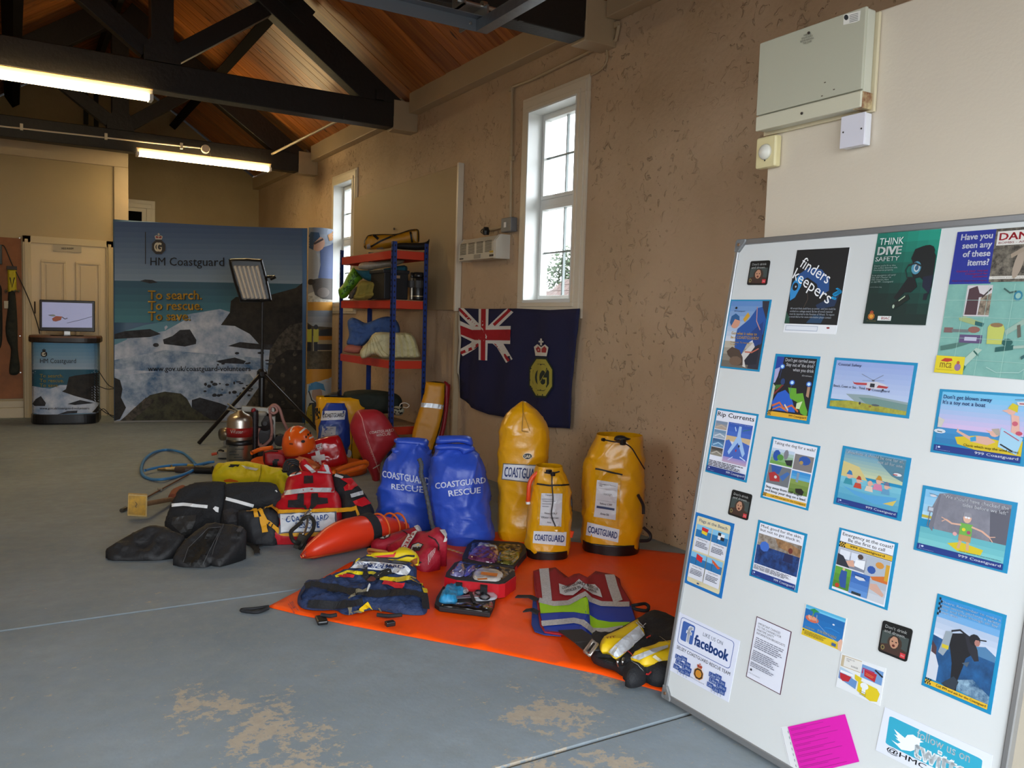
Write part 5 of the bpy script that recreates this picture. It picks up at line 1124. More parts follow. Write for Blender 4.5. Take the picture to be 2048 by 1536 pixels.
p = Poster('blue-edged cartoon of a stranded man by grey cliffs with arms flung wide', [(1846.6, 970.1), (2036.2, 1005.5), (2014.7, 1147.5), (1827.4, 1099)], BLU)
p.bands(.04, .05, .95, .5, '#7CB6DA', '#A8CCE0', 4); p.p([(.14, .3), (.2, .08), (.3, .05), (.95, .05), (.95, .78), (.7, .74), (.2, .66)], M('#8A8A96', .5, var=.2, vs=20, hex2='#6A6A76')); p.p([(.75, .2), (.95, .1), (.95, .78), (.8, .74)], '#5A5A66'); p.bands(.04, .62, .95, .88, '#5FAAB4', '#74BCC0', 3); p.p([(.13, .6), (.2, .1), (.22, .1), (.18, .66)], '#6E6E7A'); p.r(.04, .44, .15, .48, '#B8A83A')
p.p([(.36, .78), (.5, .72), (.74, .76), (.72, .84), (.48, .86)], '#CDB81E'); p.l([(.5, .66), (.48, .82)], .03, '#C8A07A'); p.l([(.57, .66), (.58, .82)], .03, '#C8A07A'); p.p([(.47, .6), (.6, .6), (.6, .7), (.47, .7)], '#B48A5A'); p.p([(.47, .44), (.6, .44), (.6, .61), (.47, .61)], '#6AA84A'); p.l([(.48, .47), (.38, .48), (.31, .44)], .025, '#D2A692'); p.l([(.59, .47), (.7, .5), (.78, .56)], .025, '#D2A692'); p.l([(.31, .44), (.26, .42)], .012, '#D2A692'); p.l([(.31, .44), (.27, .48)], .012, '#D2A692'); p.l([(.78, .56), (.84, .54)], .012, '#D2A692'); p.l([(.78, .56), (.82, .62)], .012, '#D2A692')
p.e(.535, .36, .045, .07, '#D2A692', n=10); p.p([(.49, .34), (.5, .28), (.57, .28), (.58, .34)], '#8A8A94'); p.e(.52, .35, .014, .014, '#E4E4E8'); p.e(.55, .35, .014, .014, '#E4E4E8'); p.e(.515, .53, .02, .025, '#D8C82A'); p.e(.57, .56, .02, .025, '#A83A6A')
p.e(.14, .13, .04, .018, '#C8C8D0', n=8); p.l([(.09, .1), (.2, .12)], .006, '#4A5060'); p.r(.1, .3, .17, .38, '#7A7E8A'); p.r(.11, .31, .16, .36, '#B8BCC8'); p.l([(.13, .38), (.12, .6)], .01, '#6A6A74'); p.e(.43, .62, .025, .03, '#D8A0A0', n=7)
p.t('"We should have checked the\ntides before we left"', .25, .075, .93, .2, '#E2E4EA', 1, 'RIGHT').t("Search 'beachsafe' for your local tide times", .5, .84, .93, .862, '#20304A', .3); p.foot(.88, .04, .955, .97, .5); p.done()

p = Poster('blue-edged emergency poster with a control room photo and a yellow band', [(1679.6, 1054.7), (1797.3, 1086.4), (1775.2, 1220.9), (1658.1, 1178.2)], BLU)
p.r(.05, .03, .95, .97, '#DEE0E8').t('Emergency at the coast?\nBe the first to call', .08, .055, .93, .18, BK, 1, 'CENTER'); p.r(.05, .215, .95, .285, '#D8AE2A').r(.05, .205, .95, .213, BK).r(.05, .286, .95, .294, BK).check(.05, .213, .16, .286).t('999 Coastguard', .24, .228, .83, .272, '#4A3A10', 1.2)
p.bands(.06, .3, .55, .58, '#B0B4C0', '#7A8090', 3); p.r(.09, .33, .27, .46, '#D8DCE6'); p.r(.29, .33, .42, .45, '#D0D6E4'); p.e(.45, .36, .05, .04, '#4A3A34', n=9); p.p([(.38, .42), (.54, .4), (.54, .54), (.36, .52)], '#E4E6EA'); p.p([(.18, .5), (.34, .44), (.38, .54), (.2, .56)], '#D0A08A'); p.p([(.06, .4), (.16, .42), (.3, .58), (.06, .58)], '#2A2E3A')
p.r(.56, .3, .94, .6, '#A8B0BC'); p.e(.78, .4, .07, .05, '#C88A3A', n=9); p.e(.66, .5, .07, .06, '#28509C', n=9); p.p([(.66, .6), (.94, .52), (.94, .64), (.7, .64)], '#C86A2A'); p.r(.88, .36, .94, .6, '#C8982A')
p.bands(.06, .6, .34, .93, '#5E9A34', '#477E2A', 3); p.p([(.17, .64), (.27, .64), (.29, .9), (.2, .9), (.15, .78)], '#274E92'); p.e(.14, .89, .04, .035, '#B83A1E', n=8); p.e(.21, .62, .025, .025, '#C8B08A', n=7); p.bands(.35, .6, .66, .94, '#2A5CA8', '#5A8AC8', 4); p.p([(.42, .66), (.56, .66), (.6, .69), (.5, .71), (.42, .69)], '#C8CCD4'); p.l([(.4, .64), (.6, .655)], .006, '#20242C'); p.r(.4, .9, .56, .94, '#20303A'); p.bands(.67, .64, .94, .94, '#A8B0BC', '#C0C4CC', 3); p.p([(.68, .7), (.78, .68), (.92, .8), (.9, .84), (.76, .8), (.68, .78)], '#C8A090'); p.done()

p = Poster('blue and yellow postcard of a cartoon island seen from above a beach', [(1612.2, 1206.6), (1694.5, 1236.7), (1682.8, 1303.2), (1601.8, 1269)], '#D8D8D4')
p.bands(.02, .02, .98, .16, '#4FA8D0', '#6ABCE0', 2).bands(.02, .14, .98, .76, '#1464A8', '#1A6EB4', 3); p.r(.02, .76, .98, .98, '#D8B820'); p.e(.22, .4, .17, .1, '#C8644A', n=12); p.e(.22, .37, .12, .06, '#D89478', n=10); p.l([(.22, .34), (.24, .14)], .03, '#6A8A6A'); p.p([(.12, .14), (.24, .06), (.38, .12), (.27, .16), (.24, .24), (.2, .16)], '#2E8A4A'); p.l([(.13, .3), (.17, .44)], .03, '#D8A890'); p.l([(.32, .22), (.34, .44)], .02, '#8A9AA8'); p.l([(.36, .46), (.6, .64), (.9, .8)], .006, '#B8CCE0')
p.t('WHICH WAY', .08, .67, .32, .72, '#D8C87A', 1).t('IS THE WIND BLOWING?', .4, .63, .85, .71, '#D8C87A', 1); p.e(.74, .32, .03, .025, '#D0D8E0', n=7); p.l([(.55, .5), (.7, .46), (.9, .5)], .02, '#2A86CC'); p.p([(.9, .75), (.96, .64), (1, .7), (1, 1.0), (.92, .96)], '#D8AC96'); p.e(.06, .81, .02, .025, BK, n=6); p.grey(.1, .8, .7, .93, 5, '#7A6A1A', 9); p.r(.78, .84, .88, .93, '#3A5A8A'); p.o['category'] = 'card'; p.done()
p = Poster('small card of red, yellow and blue squares below the island postcard', [(1683.4, 1306.3), (1772.7, 1336.4), (1760, 1412.3), (1672.3, 1372.8)], '#DADDE0')
p.r(.03, .03, .5, .36, '#B8A88A').r(.1, .05, .5, .34, '#D6D4D0'); p.t('HOME TO\nTHE', .15, .08, .34, .17, '#3A3A3C', .5).t('IN DANGER', .28, .24, .44, .29, '#3A3A3C', .4); p.p([(.52, .1), (.97, .12), (.97, .48), (.52, .46)], '#6A92C4'); p.p([(.58, .22), (.85, .24), (.83, .46), (.6, .4)], '#B0202C'); p.l([(.55, .34), (.55, .2), (.8, .22)], .03, '#A01C5A'); p.l([(.8, .14), (.97, .26)], .04, '#14161E'); p.l([(.62, .3), (.8, .34)], .012, '#D87A4A'); p.l([(.62, .34), (.78, .37)], .01, '#D8A04A')
p.p([(.03, .38), (.36, .46), (.35, .6), (.03, .5)], '#A8C0D4'); p.p([(.03, .5), (.48, .62), (.46, .84), (.03, .72)], '#5E88BC'); p.p([(.05, .55), (.33, .56), (.28, .72), (.14, .76), (.07, .7)], '#B0202C'); p.r(.05, .47, .36, .54, '#E0E2E4'); p.p([(.4, .44), (.56, .48), (.55, .58), (.48, .62), (.41, .56)], '#D0B81E'); p.l([(.48, .6), (.47, .84)], .015, '#E0E2E4')
p.p([(.5, .56), (.9, .6), (.97, .7), (.94, .92), (.8, .98), (.5, .86)], '#D4BC16'); p.e(.64, .66, .09, .09, '#DCE0E0', n=10); p.p([(.6, .72), (.68, .72), (.68, .86), (.6, .86)], '#DCE0E0'); [p.l([(.56, .82+k*.045), (.7, .83+k*.045)], .01, '#2A2A2C') for k in range(3)]; p.o['category'] = 'card'; p.done()

p = Poster('blue-edged photo poster of a scuba diver standing above a choppy sea', [(1875.8, 1186.7), (2014.1, 1230.4), (1981.8, 1429.7), (1843.2, 1369.6)], BLU)
p.bands(.05, .03, .95, .24, '#2A86C4', '#6AA0D0', 3).bands(.05, .24, .95, .48, '#A8B8D0', '#C8CEDC', 4); p.p([(.05, .44), (.4, .48), (.95, .48), (.95, .9), (.05, .9)], M('#1F5C94', .5, var=.5, vs=30, hex2='#123C66')); p.p([(.5, .8), (.7, .74), (.95, .84), (.95, .92), (.5, .9)], M('#8FAFC4', .5, var=.6, vs=50, hex2='#1F4C74')); p.p([(.05, .55), (.12, .62), (.2, .74), (.2, .9), (.05, .9)], '#C4C8D2'); p.p([(.05, .5), (.13, .56), (.14, .64), (.06, .62)], '#4A3238'); p.p([(.62, .42), (.8, .38), (.95, .44), (.95, .5), (.6, .49)], '#4A78A0')
p.p([(.32, .36), (.48, .32), (.62, .36), (.64, .5), (.56, .56), (.54, .66), (.5, .8), (.5, .92), (.36, .92), (.28, .9), (.4, .82), (.38, .66), (.34, .56), (.3, .48)], '#15161C'); p.p([(.5, .34), (.6, .32), (.7, .44), (.74, .54), (.68, .56), (.58, .48)], '#23242E'); p.e(.64, .35, .08, .06, '#1A1A20', n=10); p.e(.68, .37, .04, .035, '#A8746A', n=8); p.p([(.22, .36), (.32, .34), (.3, .52), (.24, .62), (.16, .6), (.19, .5)], '#8E9AA4'); p.r(.2, .5, .3, .54, '#C8B42A'); p.l([(.3, .34), (.42, .3), (.56, .34)], .02, '#20222A'); p.l([(.64, .34), (.8, .32)], .012, '#1C1E26'); p.p([(.52, .62), (.62, .58), (.6, .64)], '#4A5A6A'); p.p([(.28, .9), (.44, .78), (.52, .82), (.48, .92)], '#2A3440')
p.t('Divers: Remember to make a\nslow ascent, perform a safety\nstop and have enough air for\nyour dive.', .08, .055, .94, .2, '#C8D6E6', .6).check(.05, .03, .1, .22, 2, 7); p.r(.05, .915, .95, .965, '#D8AE2A').check(.05, .9, .14, .96).t('Call 999 and ask for the Coastguard', .22, .925, .93, .957, '#3A2E14', .8); p.done()

p = Poster('white notice with a blue thumb-like letter badge and clusters of small blue signs, bottom left', [(1359, 1224), (1480.5, 1282), (1457.5, 1404.5), (1339.4, 1340)], '#D8DCEC')
p.a.rrect(.05, .05, .93, .5, .05, '#2A4E9A'); p.a.rrect(.058, .058, .922, .49, .045, '#D8DCEC'); p.a.rrect(.09, .1, .3, .42, .03, '#3A5FA8')
p.t('f', .17, .13, .28, .42, '#E8ECF6', 6).t('LIKE US ON', .44, .13, .76, .19, '#4A5668').t('facebook', .32, .22, .88, .4, '#2F56A0', 5); p.r(.05, .53, .93, .6, '#D8DCEC').t('SELSEY COASTGUARD RESCUE TEAM', .06, .535, .95, .59, '#16181E', 1.5)
for x in (.06, .64):
    for k, (dx, dy, w) in enumerate(((0, .02, .12), (.1, 0, .1), (.17, .06, .1), (.02, .1, .14), (.14, .13, .16), (0, .19, .1), (.1, .21, .1), (.19, .2, .1))):
        p.r(x+dx, .66+dy, x+dx+w, .66+dy+.075, '#254A94').t('Like', x+dx+.015, .672+dy, x+dx+w-.015, .672+dy+.05, '#C8D4EC', 1)
    for k in range(4): p.l([(x+.08+k*.05, .93), (x+.09+k*.05, .98)], .008, '#9AA0AC')
p.a.q([p.a.f(.41, .63), p.a.f(.56, .63), p.a.f(.56, .9), p.a.f(.41, .9)]); crest(p.a, 0, 0, 1, 1, '#1E1C1C', '#C8862A', '#C8862A', '#B0603A', '#9A2A2A'); p.a.q([(1359, 1224), (1480.5, 1282), (1457.5, 1404.5), (1339.4, 1340)]); p.t('HM Coastguard', .36, .91, .6, .935, '#5A5E68'); p.done()

p = Poster('plain white text notice with a thin dark red border, bottom centre left', [(1514, 1232.4), (1583.7, 1263.4), (1561.4, 1389.9), (1492.5, 1353.1)], '#5A3A48')
p.r(.02, .012, .98, .988, '#DADCE8').t('IMPORTANT CHANGES\nTO THE CHANNELS FOR\nMARITIME SAFETY\nINFORMATION BROADCASTS', .08, .08, .9, .27, '#3A3C48', .3); p.grey(.09, .32, .92, .5, 6, '#7A7C8A', 21).grey(.09, .53, .86, .7, 6, '#7A7C8A', 22).grey(.1, .72, .8, .8, 3, '#7A7C8A', 23); p.e(.15, .84, .03, .02, '#20222A', n=8).t('HM Coastguard', .1, .89, .42, .91, '#4A4C58'); p.done()

p = Poster('white printed sheet half hidden behind the magenta notice', [(1560.5, 1454), (1640, 1440), (1668, 1560), (1590, 1580)], '#DCDEE0', .0008); p.l([(.02, .02), (.02, .95)], .006, '#8A8C94'); [p.l([(.16, .08+k*.09), (.16, .12+k*.09)], .012, '#5A6078') for k in range(8)]; p.o['category'] = 'notice'; p.done()
p = Poster('bright magenta notice with faint printed lines at the bottom of the board', [(1576.5, 1453.5), (1691.3, 1428.2), (1719.8, 1523.1), (1604, 1551)], '#D61FA8', .0008, 0, .002); [p.l([(.03, .06+k*.11), (.6+.1*((k*7) % 3), .06+k*.11)], .007, '#8E1274') for k in range(9)]; [p.l([(.04, .09+k*.11), (.3+.1*((k*5) % 3), .09+k*.11)], .006, '#8E1274') for k in range(8)]; p.o['category'] = 'notice'; p.done()

Q = [(1770.4, 1413.9), (1985.6, 1510.4), (1972, 1610), (1752, 1500)]
p = Poster('white and turquoise notice with a small white bird, at the bottom right edge', Q, '#D8DCE8')
f = p.a.f
T = '#2AA0BE'; q = [(1780, 1431), (1966, 1519), (1958, 1580), (1771.5, 1487)]; p.a.q(q); p.a.rrect(0, 0, 1, 1, .05, T)
p.p([(.06, .78), (.13, .8), (.16, .72), (.1, .66), (.13, .64), (.08, .54), (.12, .54), (.07, .38), (.2, .5), (.22, .36), (.28, .26), (.33, .3), (.37, .26), (.36, .34), (.4, .34), (.36, .42), (.36, .62), (.28, .84), (.18, .94)], '#E6EEF2')
p.t('follow us on', .32, .0, .88, .3, '#DCE8EE', .8).t('twitter', .3, .36, .97, .98, '#E6EEF2', 7); p.a.q(Q); p.t('@HMCoastguard', .1, .79, .95, .93, '#1A1C22', .8); p.done()
def C2(P, ox, oy, k): return [(ox+x/k, oy+y/k) for x, y in P]
# ================================================================ SHELVING
M_SIL = M('#CBCED2', .3, metal=.2, var=.15, vs=40)
YS = 6.75; xp1 = at(786, 500, 1, YS).x; xp2 = at(857, 505, 1, YS).x
if xp2 > W-.03: xp2 = W-.03
yB = at(680, 520, 0, xp1).y
t = thing('shelf_unit', ((xp1+xp2)/2, (YS+yB)/2, 0), 'tall blue and orange slotted shelving unit against the wall', 'shelving')
M_BP = M('#16357E', .4, metal=.1); M_OB = M('#C8361A', .45); M_CHIP = M('#9A7A58', .7, var=.3, vs=60)
hp = [at(786, 481, 1, YS).z, at(857, 489, 1, YS).z]; ht = (hp[0]+hp[1])/2
def post(x, y, sx, sy):
    b = MB(); w = .038
    b.span((x, y, 0), (x+sx*w, y+sy*.003, ht)).span((x, y, 0), (x+sx*.003, y+sy*w, ht)); p = b.build('post', M_BP, t)
    m = MB()
    for k in range(int(ht/.05)):
        z = .03+k*.05; m.box((x+sx*w*.55, y-sy*.001, z), (.011, .006, .018)); m.box((x-sx*.001, y+sy*w*.55, z), (.006, .011, .018))
    o = m.build('slots', M('#070A14', .6), p); o['kind'] = 'stuff'
for x, y, sx, sy in ((xp1, YS, 1, 1), (xp2, YS, -1, 1), (xp1, yB, 1, -1), (xp2, yB, -1, -1)): post(x, y, sx, sy)
def tz(y): return at(825, y, 1, YS).z
LV = [tz(503), tz(602), tz(722), tz(853)]
for z in LV:
    for nm, a, b_ in (('front_beam', (xp1+.04, YS+.004, z-.07), (xp2-.04, YS+.022, z)), ('back_beam', (xp1+.04, yB-.022, z-.07), (xp2-.04, yB-.004, z)), ('side_beam', (xp1+.004, YS+.04, z-.07), (xp1+.022, yB-.04, z)), ('side_beam', (xp2-.022, YS+.04, z-.07), (xp2-.004, yB-.04, z))): bev(MB().span(a, b_).build(nm, M_OB, t), .002)
    MB().span((xp1+.022, YS+.022, z-.004), (xp2-.022, yB-.022, z+.008)).build('shelf_board', M_CHIP, t)
def sp(yo, z): P = Vector(((xp1+xp2)/2, YS+yo, z)); return P, toward(P)
s2_ = lambda P: C2(P, 660, 450, 8.086); s4 = lambda P: C2(P, 580, 420, 3.2)
def item(nm, part, P, yo, lv, H, mat, label, cat, parts=None, amp=.012, sd=0, back=None, R=.06, sc=10):
    P0, n = sp(yo, LV[lv]); t = thing(nm, (P0.x, P0.y, LV[lv]+.008), label, cat)
    s = soft(part, P, P0, n, H, (.035 if part == 'fabric' else R), mat, t, back or H, amp=amp, seed=sd, sc=(17 if part == 'fabric' else sc), step=(.013 if part == 'fabric' else .02))
    mz = min(v.co.z for v in s.data.vertices)+WL[s.name].z
    if parts: A = Art(S_obj(s), .004, .0009, 5); parts(A); A.build(t)
    return t, s
BKE = '#12100E'
def f1(A):
    A.to('binding').line(s2_([(565, 385), (560, 260), (620, 170), (850, 150), (1080, 150), (1280, 85), (1425, 80), (1432, 270)]), 2.6, BKE).line(s2_([(660, 350), (820, 260), (1080, 150), (1280, 85)]), 3.5, BKE).line(s2_([(700, 160), (780, 230)]), 5, BKE).line(s2_([(1300, 110), (1330, 280)]), 4, BKE); A.to('foil_lining').poly(s2_([(590, 320), (640, 300), (660, 370), (600, 385)]), M('#C8C0B8', .25, metal=.5)).poly(s2_([(1325, 110), (1400, 105), (1400, 270), (1370, 250)]), M('#C0A070', .3)).poly(s2_([(740, 370), (850, 350), (870, 385), (760, 388)]), M('#B0A89C', .25, metal=.4))
item('splint_bag', 'body', s2_([(570, 390), (552, 260), (620, 165), (850, 148), (1080, 145), (1280, 80), (1430, 75), (1440, 275), (1330, 320), (1060, 350), (900, 385)]), .3, 0, .08, M('#B07A10', .5), 'yellow and black bag lying on the very top shelf', 'bag', f1, sd=2)
item('black_holdall', 'body', s2_([(1050, 330), (1120, 290), (1440, 290), (1560, 270), (1606, 225), (1600, 300), (1530, 405), (1060, 385)]), .2, 0, .07, M('#100E0E', .7), 'black bag behind the right post on the very top shelf', 'bag', None, sd=3)
def f2(A):
    A.to('printed_pattern'); c = '#2E5A12'
    for x, y in ((395, 770), (430, 830), (340, 900), (370, 950), (230, 1030), (280, 1000), (200, 1110)): A.ell(660+x/8.086, 450+y/8.086, 2.6, 1.6, c, 8, -.8)
    A.to('lettering').qtext('BAG', s2_([(340, 800), (440, 760), (470, 820), (370, 870)]), c, 1).qtext('FOR', s2_([(290, 900), (380, 870), (410, 930), (320, 970)]), c, 1).qtext('LIFE', s2_([(220, 1010), (330, 980), (340, 1050), (230, 1090)]), c, 1)
item('carrier_bag', 'body', s2_([(135, 1050), (210, 960), (290, 800), (375, 690), (430, 740), (530, 860), (480, 900), (400, 1010), (330, 1090), (270, 1170), (170, 1185)]), .75, 1, .06, M('#5E9A1C', .4, bump=.7, bs=14), 'bright green carrier bag slumped at the left of the second shelf', 'bag', f2, sd=4)
item('teal_cloth', 'fabric', s2_([(400, 700), (460, 730), (780, 720), (1200, 650), (1250, 740), (1200, 780), (900, 800), (790, 940), (700, 930), (560, 880), (470, 800)]), .45, 1, .08, M('#125264', .8, bump=1, bs=12), 'teal cloth bundled at the back of the second shelf', 'cloth', None, sd=5, amp=.03)
item('white_bag', 'body', s2_([(460, 700), (490, 620), (600, 600), (780, 590), (900, 570), (1180, 560), (1170, 620), (950, 680), (760, 710), (620, 725)]), .5, 1, .06, M('#A89A88', .35, var=.3, vs=14), 'pale plastic bag pushed in under the top shelf', 'bag', None, sd=6, amp=.02)
item('mustard_blanket', 'fabric', s2_([(370, 1190), (420, 1050), (455, 940), (520, 895), (640, 910), (780, 935), (795, 1170), (700, 1180), (540, 1215)]), .35, 1, .08, M('#8E7E36', .9, bump=1, bs=13), 'crumpled mustard blanket in the middle of the second shelf', 'blanket', None, sd=7, amp=.04, sc=14)
item('grey_cloth', 'fabric', s2_([(290, 1180), (320, 1100), (400, 1010), (440, 1000), (420, 1080), (370, 1188), (300, 1190)]), .33, 1, .05, M('#4E463C', .9, var=.5, vs=60), 'small mottled grey cloth between the green bag and mustard blanket', 'cloth', None, sd=8, amp=.02)
# black crate
P0, n = sp(.12, LV[1]); q = lambda x, y, o=0: onpl(660+x/8.086, 450+y/8.086, P0+n*o, n)
t = thing('storage_crate', (P0.x, P0.y, LV[1]), 'dark crate behind the front post on the second shelf', 'crate')
a, b_ = q(795, 1185), q(1262, 740); zb = LV[1]+.009
bev(MB().span((a.x, YS+.1, zb), (b_.x, YS+.42, b_.z)).build('body', M('#0C0D12', .6), t), .008); bev(MB().span((a.x-.01, YS+.095, b_.z-.03), (b_.x+.01, YS+.43, b_.z)).build('rim', M('#12141A', .5), t), .004); MB().box((a.x+.12, YS+.094, b_.z-.06), (.05, .004, .025)).build('tag', M('#A88A6A'), t)
for px, w, lab, nm in ((1320, .018, 'slim silver rod-like flask at the right of the second shelf', 'slim_flask'), (1425, .052, 'tall black vacuum flask at the right end of the second shelf', 'vacuum_flask')):
    c = q(px, 1180, .02); top = q(px, 768, .02); c.z = zb; h = top.z-zb; t = thing(nm, c, lab, 'flask')
    m_ = M('#8A8478', .3, metal=.8) if w < .03 else M('#101012', .35)
    MB().lathe(c, [(w*.95, 0), (w, .01), (w, h*.78), (w*.8, h*.82)], 20).build('body', m_, t, True); MB().lathe(c, [(w*.85, h*.82), (w*.9, h*.84), (w*.85, h), (.001, h)], 20).build('cap', M('#1A1A1C', .3), t, True)
    MB().lathe(c, [(w*1.02, h*.13), (w*1.02, h*.16)], 20).build('steel_ring', M('#B8A888', .3, metal=.8), t); MB().lathe(c, [(w*1.02, h*.45), (w*(2.2 if w < .03 else 1.03), h*.46), (w*(2.2 if w < .03 else 1.03), h*.7), (w*1.02, h*.71)], 16).build('sleeve', M('#2A2A2A', .5), t)
item('blue_sheet', 'fabric', s4([(362, 858), (378, 800), (368, 735), (372, 705), (400, 688), (440, 702), (480, 722), (520, 712), (575, 690), (630, 682), (680, 705), (702, 750), (698, 790), (640, 800), (560, 800), (510, 830), (470, 868), (420, 874)]), .55, 2, .08, M('#3E5A8E', .85, bump=1, bs=11), 'crumpled mid-blue sheet heaped on the third shelf', 'cloth', None, sd=9, amp=.04)
def f3(A):
    A.to('stripe'); 
    for k in range(5): A.line(s4([(500+k*12, 840-k*8), (490+k*26, 900), (480+k*40, 940)]), 1.2, '#B0A470')
    for k in range(4): A.line(s4([(660+k*34, 795), (675+k*38, 860), (680+k*40, 940)]), 4.5, '#C8BE86')
item('striped_towel', 'fabric', s4([(455, 945), (450, 900), (500, 840), (545, 785), (660, 785), (780, 795), (825, 900), (825, 945), (700, 950), (600, 952), (540, 925), (480, 950)]), .3, 2, .1, M('#D8D0A4', .9, bump=.5, bs=90, var=.12, vs=20), 'cream and yellow striped towel folded on the third shelf', 'towel', f3, sd=10, amp=.02)
item('pink_cloth', 'fabric', s4([(343, 905), (350, 880), (380, 860), (440, 865), (470, 880), (450, 915), (400, 918)]), .5, 2, .06, M('#A86050', .85, bump=.8, bs=14), 'salmon pink cloth under the blue sheet on the third shelf', 'cloth', None, sd=11)
item('green_holdall', 'body', s4([(340, 1180), (400, 1155), (520, 1150), (640, 1165), (700, 1190), (720, 1240), (700, 1290), (560, 1305), (400, 1300)]), .4, 3, .12, M('#152018', .8, bump=.8, bs=10), 'dark green bag lying on the lowest shelf', 'bag', None, sd=12)
def f4(A):
    A.to('hole'); R_ = random.Random(4)
    for k in range(14): A.ell(786+R_.random()*19, 816+R_.random()*12, 1.7, 1.5, '#12140E', 7)
t, s = item('mesh_pouch', 'body', s4([(660, 1270), (680, 1255), (725, 1265), (730, 1290), (710, 1315), (665, 1310)]), .18, 3, .04, M('#A8A48E', .7), 'spotted black and white mesh pouch on the lowest shelf', 'pouch', f4, sd=13, R=.03)
P0, n = sp(.16, LV[3]); MB().tube(spline([onpl(580+x/3.2, 420+y/3.2, P0+n*.05, n) for x, y in ((700, 1260), (710, 1240), (740, 1235), (762, 1250), (750, 1265), (725, 1262))], 5), .004, 6).build('cord', M('#C8C4B8'), t)
# splint bag leaning on the wall
t = thing('splint_bag', fl(845, 905), 'long yellow bag with a silver stripe leaning beside the shelves', 'bag')
P = Vector((3.0, 6.45, .1)); n = toward(P); n = (n+Vector((0, 0, .12))).normalized()
s1 = soft('red_side', s4([(980, 1105), (1020, 1115), (1027, 1140), (1010, 1300), (985, 1440), (940, 1540), (925, 1530), (955, 1440), (985, 1280)]), P-n*.03, n, .03, .03, M('#8E1220', .5), t, .04)
s = soft('body', s4([(868, 1105), (890, 1098), (990, 1105), (992, 1180), (975, 1340), (940, 1460), (910, 1560), (880, 1640), (800, 1640), (778, 1560), (785, 1420), (830, 1270), (862, 1150)]), P, n, .035, .05, M('#D08E0A', .45, var=.1, vs=6), t, .03, amp=.006)
A = Art(S_obj(s), .004, .0009, 6); A.to('silver_stripe').line(s4([(840, 1247), (910, 1252), (985, 1262)]), 9, M_SIL); A.to('binding').line(s4([(850, 1180), (868, 1105), (890, 1098), (990, 1107), (990, 1200), (980, 1300), (950, 1420), (905, 1560)]), 2, '#14100C'); A.build(t)
# ================================================================ GEAR ON THE FLOOR
def tilt(a, b, c, z):
    A = fl(*a); B = fl(*b); C = fl(c[0], c[1], z); n = (B-A).cross(C-A).normalized()
    if n.dot(EYE-A) < 0: n = -n
    return A, n
def vert(x, y, z=0):
    P = fl(x, y, z); return P, toward(P)
def prismpx(name, P, z0, z1, mat, parent, bv=.004):
    W3 = [fl(x, y, z1) for x, y in P]; n = len(P); V = [Vector((p.x, p.y, z0)) for p in W3]+W3
    return bev(mk(name, V, [list(range(n))[::-1], list(range(n, 2*n))]+[[i, (i+1) % n, (i+1) % n+n, i+n] for i in range(n)], mat, parent), bv)
M_YEL = M('#E0A008', .32, var=.06, vs=3, bump=.5, bs=7, coat=.3); M_BLU = M('#2B4DB8', .4, var=.08, vs=4, bump=.5, bs=8); M_RED = M('#B5121F', .42, bump=.3, bs=12)
M_ORG = M('#FF5408', .45, var=.05, vs=3, bump=.35, bs=6, spec=.3); M_NYL = M('#17181C', .75, bump=.25, bs=120); M_NAVY = M('#22345A', .7, bump=.8, bs=26)
M_SIL = M('#CBCED2', .3, metal=.2, var=.15, vs=40); M_LBL = M('#DADDE2', .35, var=.08, vs=30); M_WEB = M('#D99A10', .6, bump=.2, bs=200); M_YJ = M('#D8C60E', .5, bump=.6, bs=9)
INK = '#16306E'

# orange tarpaulin
P = [(535, 1215), (600, 1231), (700, 1252), (860, 1282), (985, 1305), (1200, 1350), (1322, 1384), (1396, 1400)]
Wd = [fl(*p) for p in P]+[Vector((2.7, 2.45, 0)), Vector((3.33, 3.1, 0)), Vector((3.3, 3.5, 0))]+[fl(*p) for p in ((1138, 1084), (1000, 1064), (880, 1082), (700, 1126), (640, 1160))]
V, F = cdt([(p.x, p.y) for p in Wd], .045); Qe = [Vector((p.x, p.y)) for p in Wd]; VV = []
la, lb = fl(1030, 1170), fl(960, 1300)
for v in V:
    p = Vector((v.x, v.y, 0)); d = min(1, dist(v, Qe)/.08)
    ab = (lb-la); tt = max(0, min(1, (p-la).dot(ab)/ab.length_squared)); dl = (p-(la+ab*tt)).length
    p.z = .004+d*(.006*max(0, nz(p, 2.2, 3))+.011*max(0, rz(p, 2.3, 8)-.55)+.014*math.exp(-(dl/.02)**2)); VV.append(p)
tarp = mk('tarpaulin', VV, facing(VV, F), M_ORG, smooth=True); solid(tarp, .002); tag(tarp, 'bright orange tarpaulin spread on the grey floor under the rescue kit', 'tarpaulin')
o = MB().tube(spline([fl(537, 1216, .012), fl(515, 1224, .01), fl(488, 1222, .008), fl(484, 1219, .012), fl(510, 1217, .016), fl(537, 1213, .012)], 5), .008, 6).build('corner_loop', M_NYL, tarp, True)
A = Art(lambda x, y: (fl(x, y, .016), Vector((0, 0, 1))), .001).to('handwriting'); A.qtext('Damp 9S', [(598, 1222), (588, 1229), (572, 1202), (581, 1197)], '#8A3A50', -1); A.build(tarp)

def badge_label(a, Q, lines, mat=None, ink=INK, bold=1.5, pad=.1, border=None):
    a.to('label').q(Q)
    if border: a.rect(-.03, -.07, 1.03, 1.07, border); a.k += 3
    a.rect(0, 0, 1, 1, mat or M_LBL); a.k += 2; a.to('lettering'); n = len(lines)
    for i, (s, x0, x1) in enumerate(lines):
        h = (1-2*pad)/n; a.text(s, x0, pad+i*h+h*.08, x1, pad+(i+1)*h-h*.08, ink, bold)
    a.q(None)

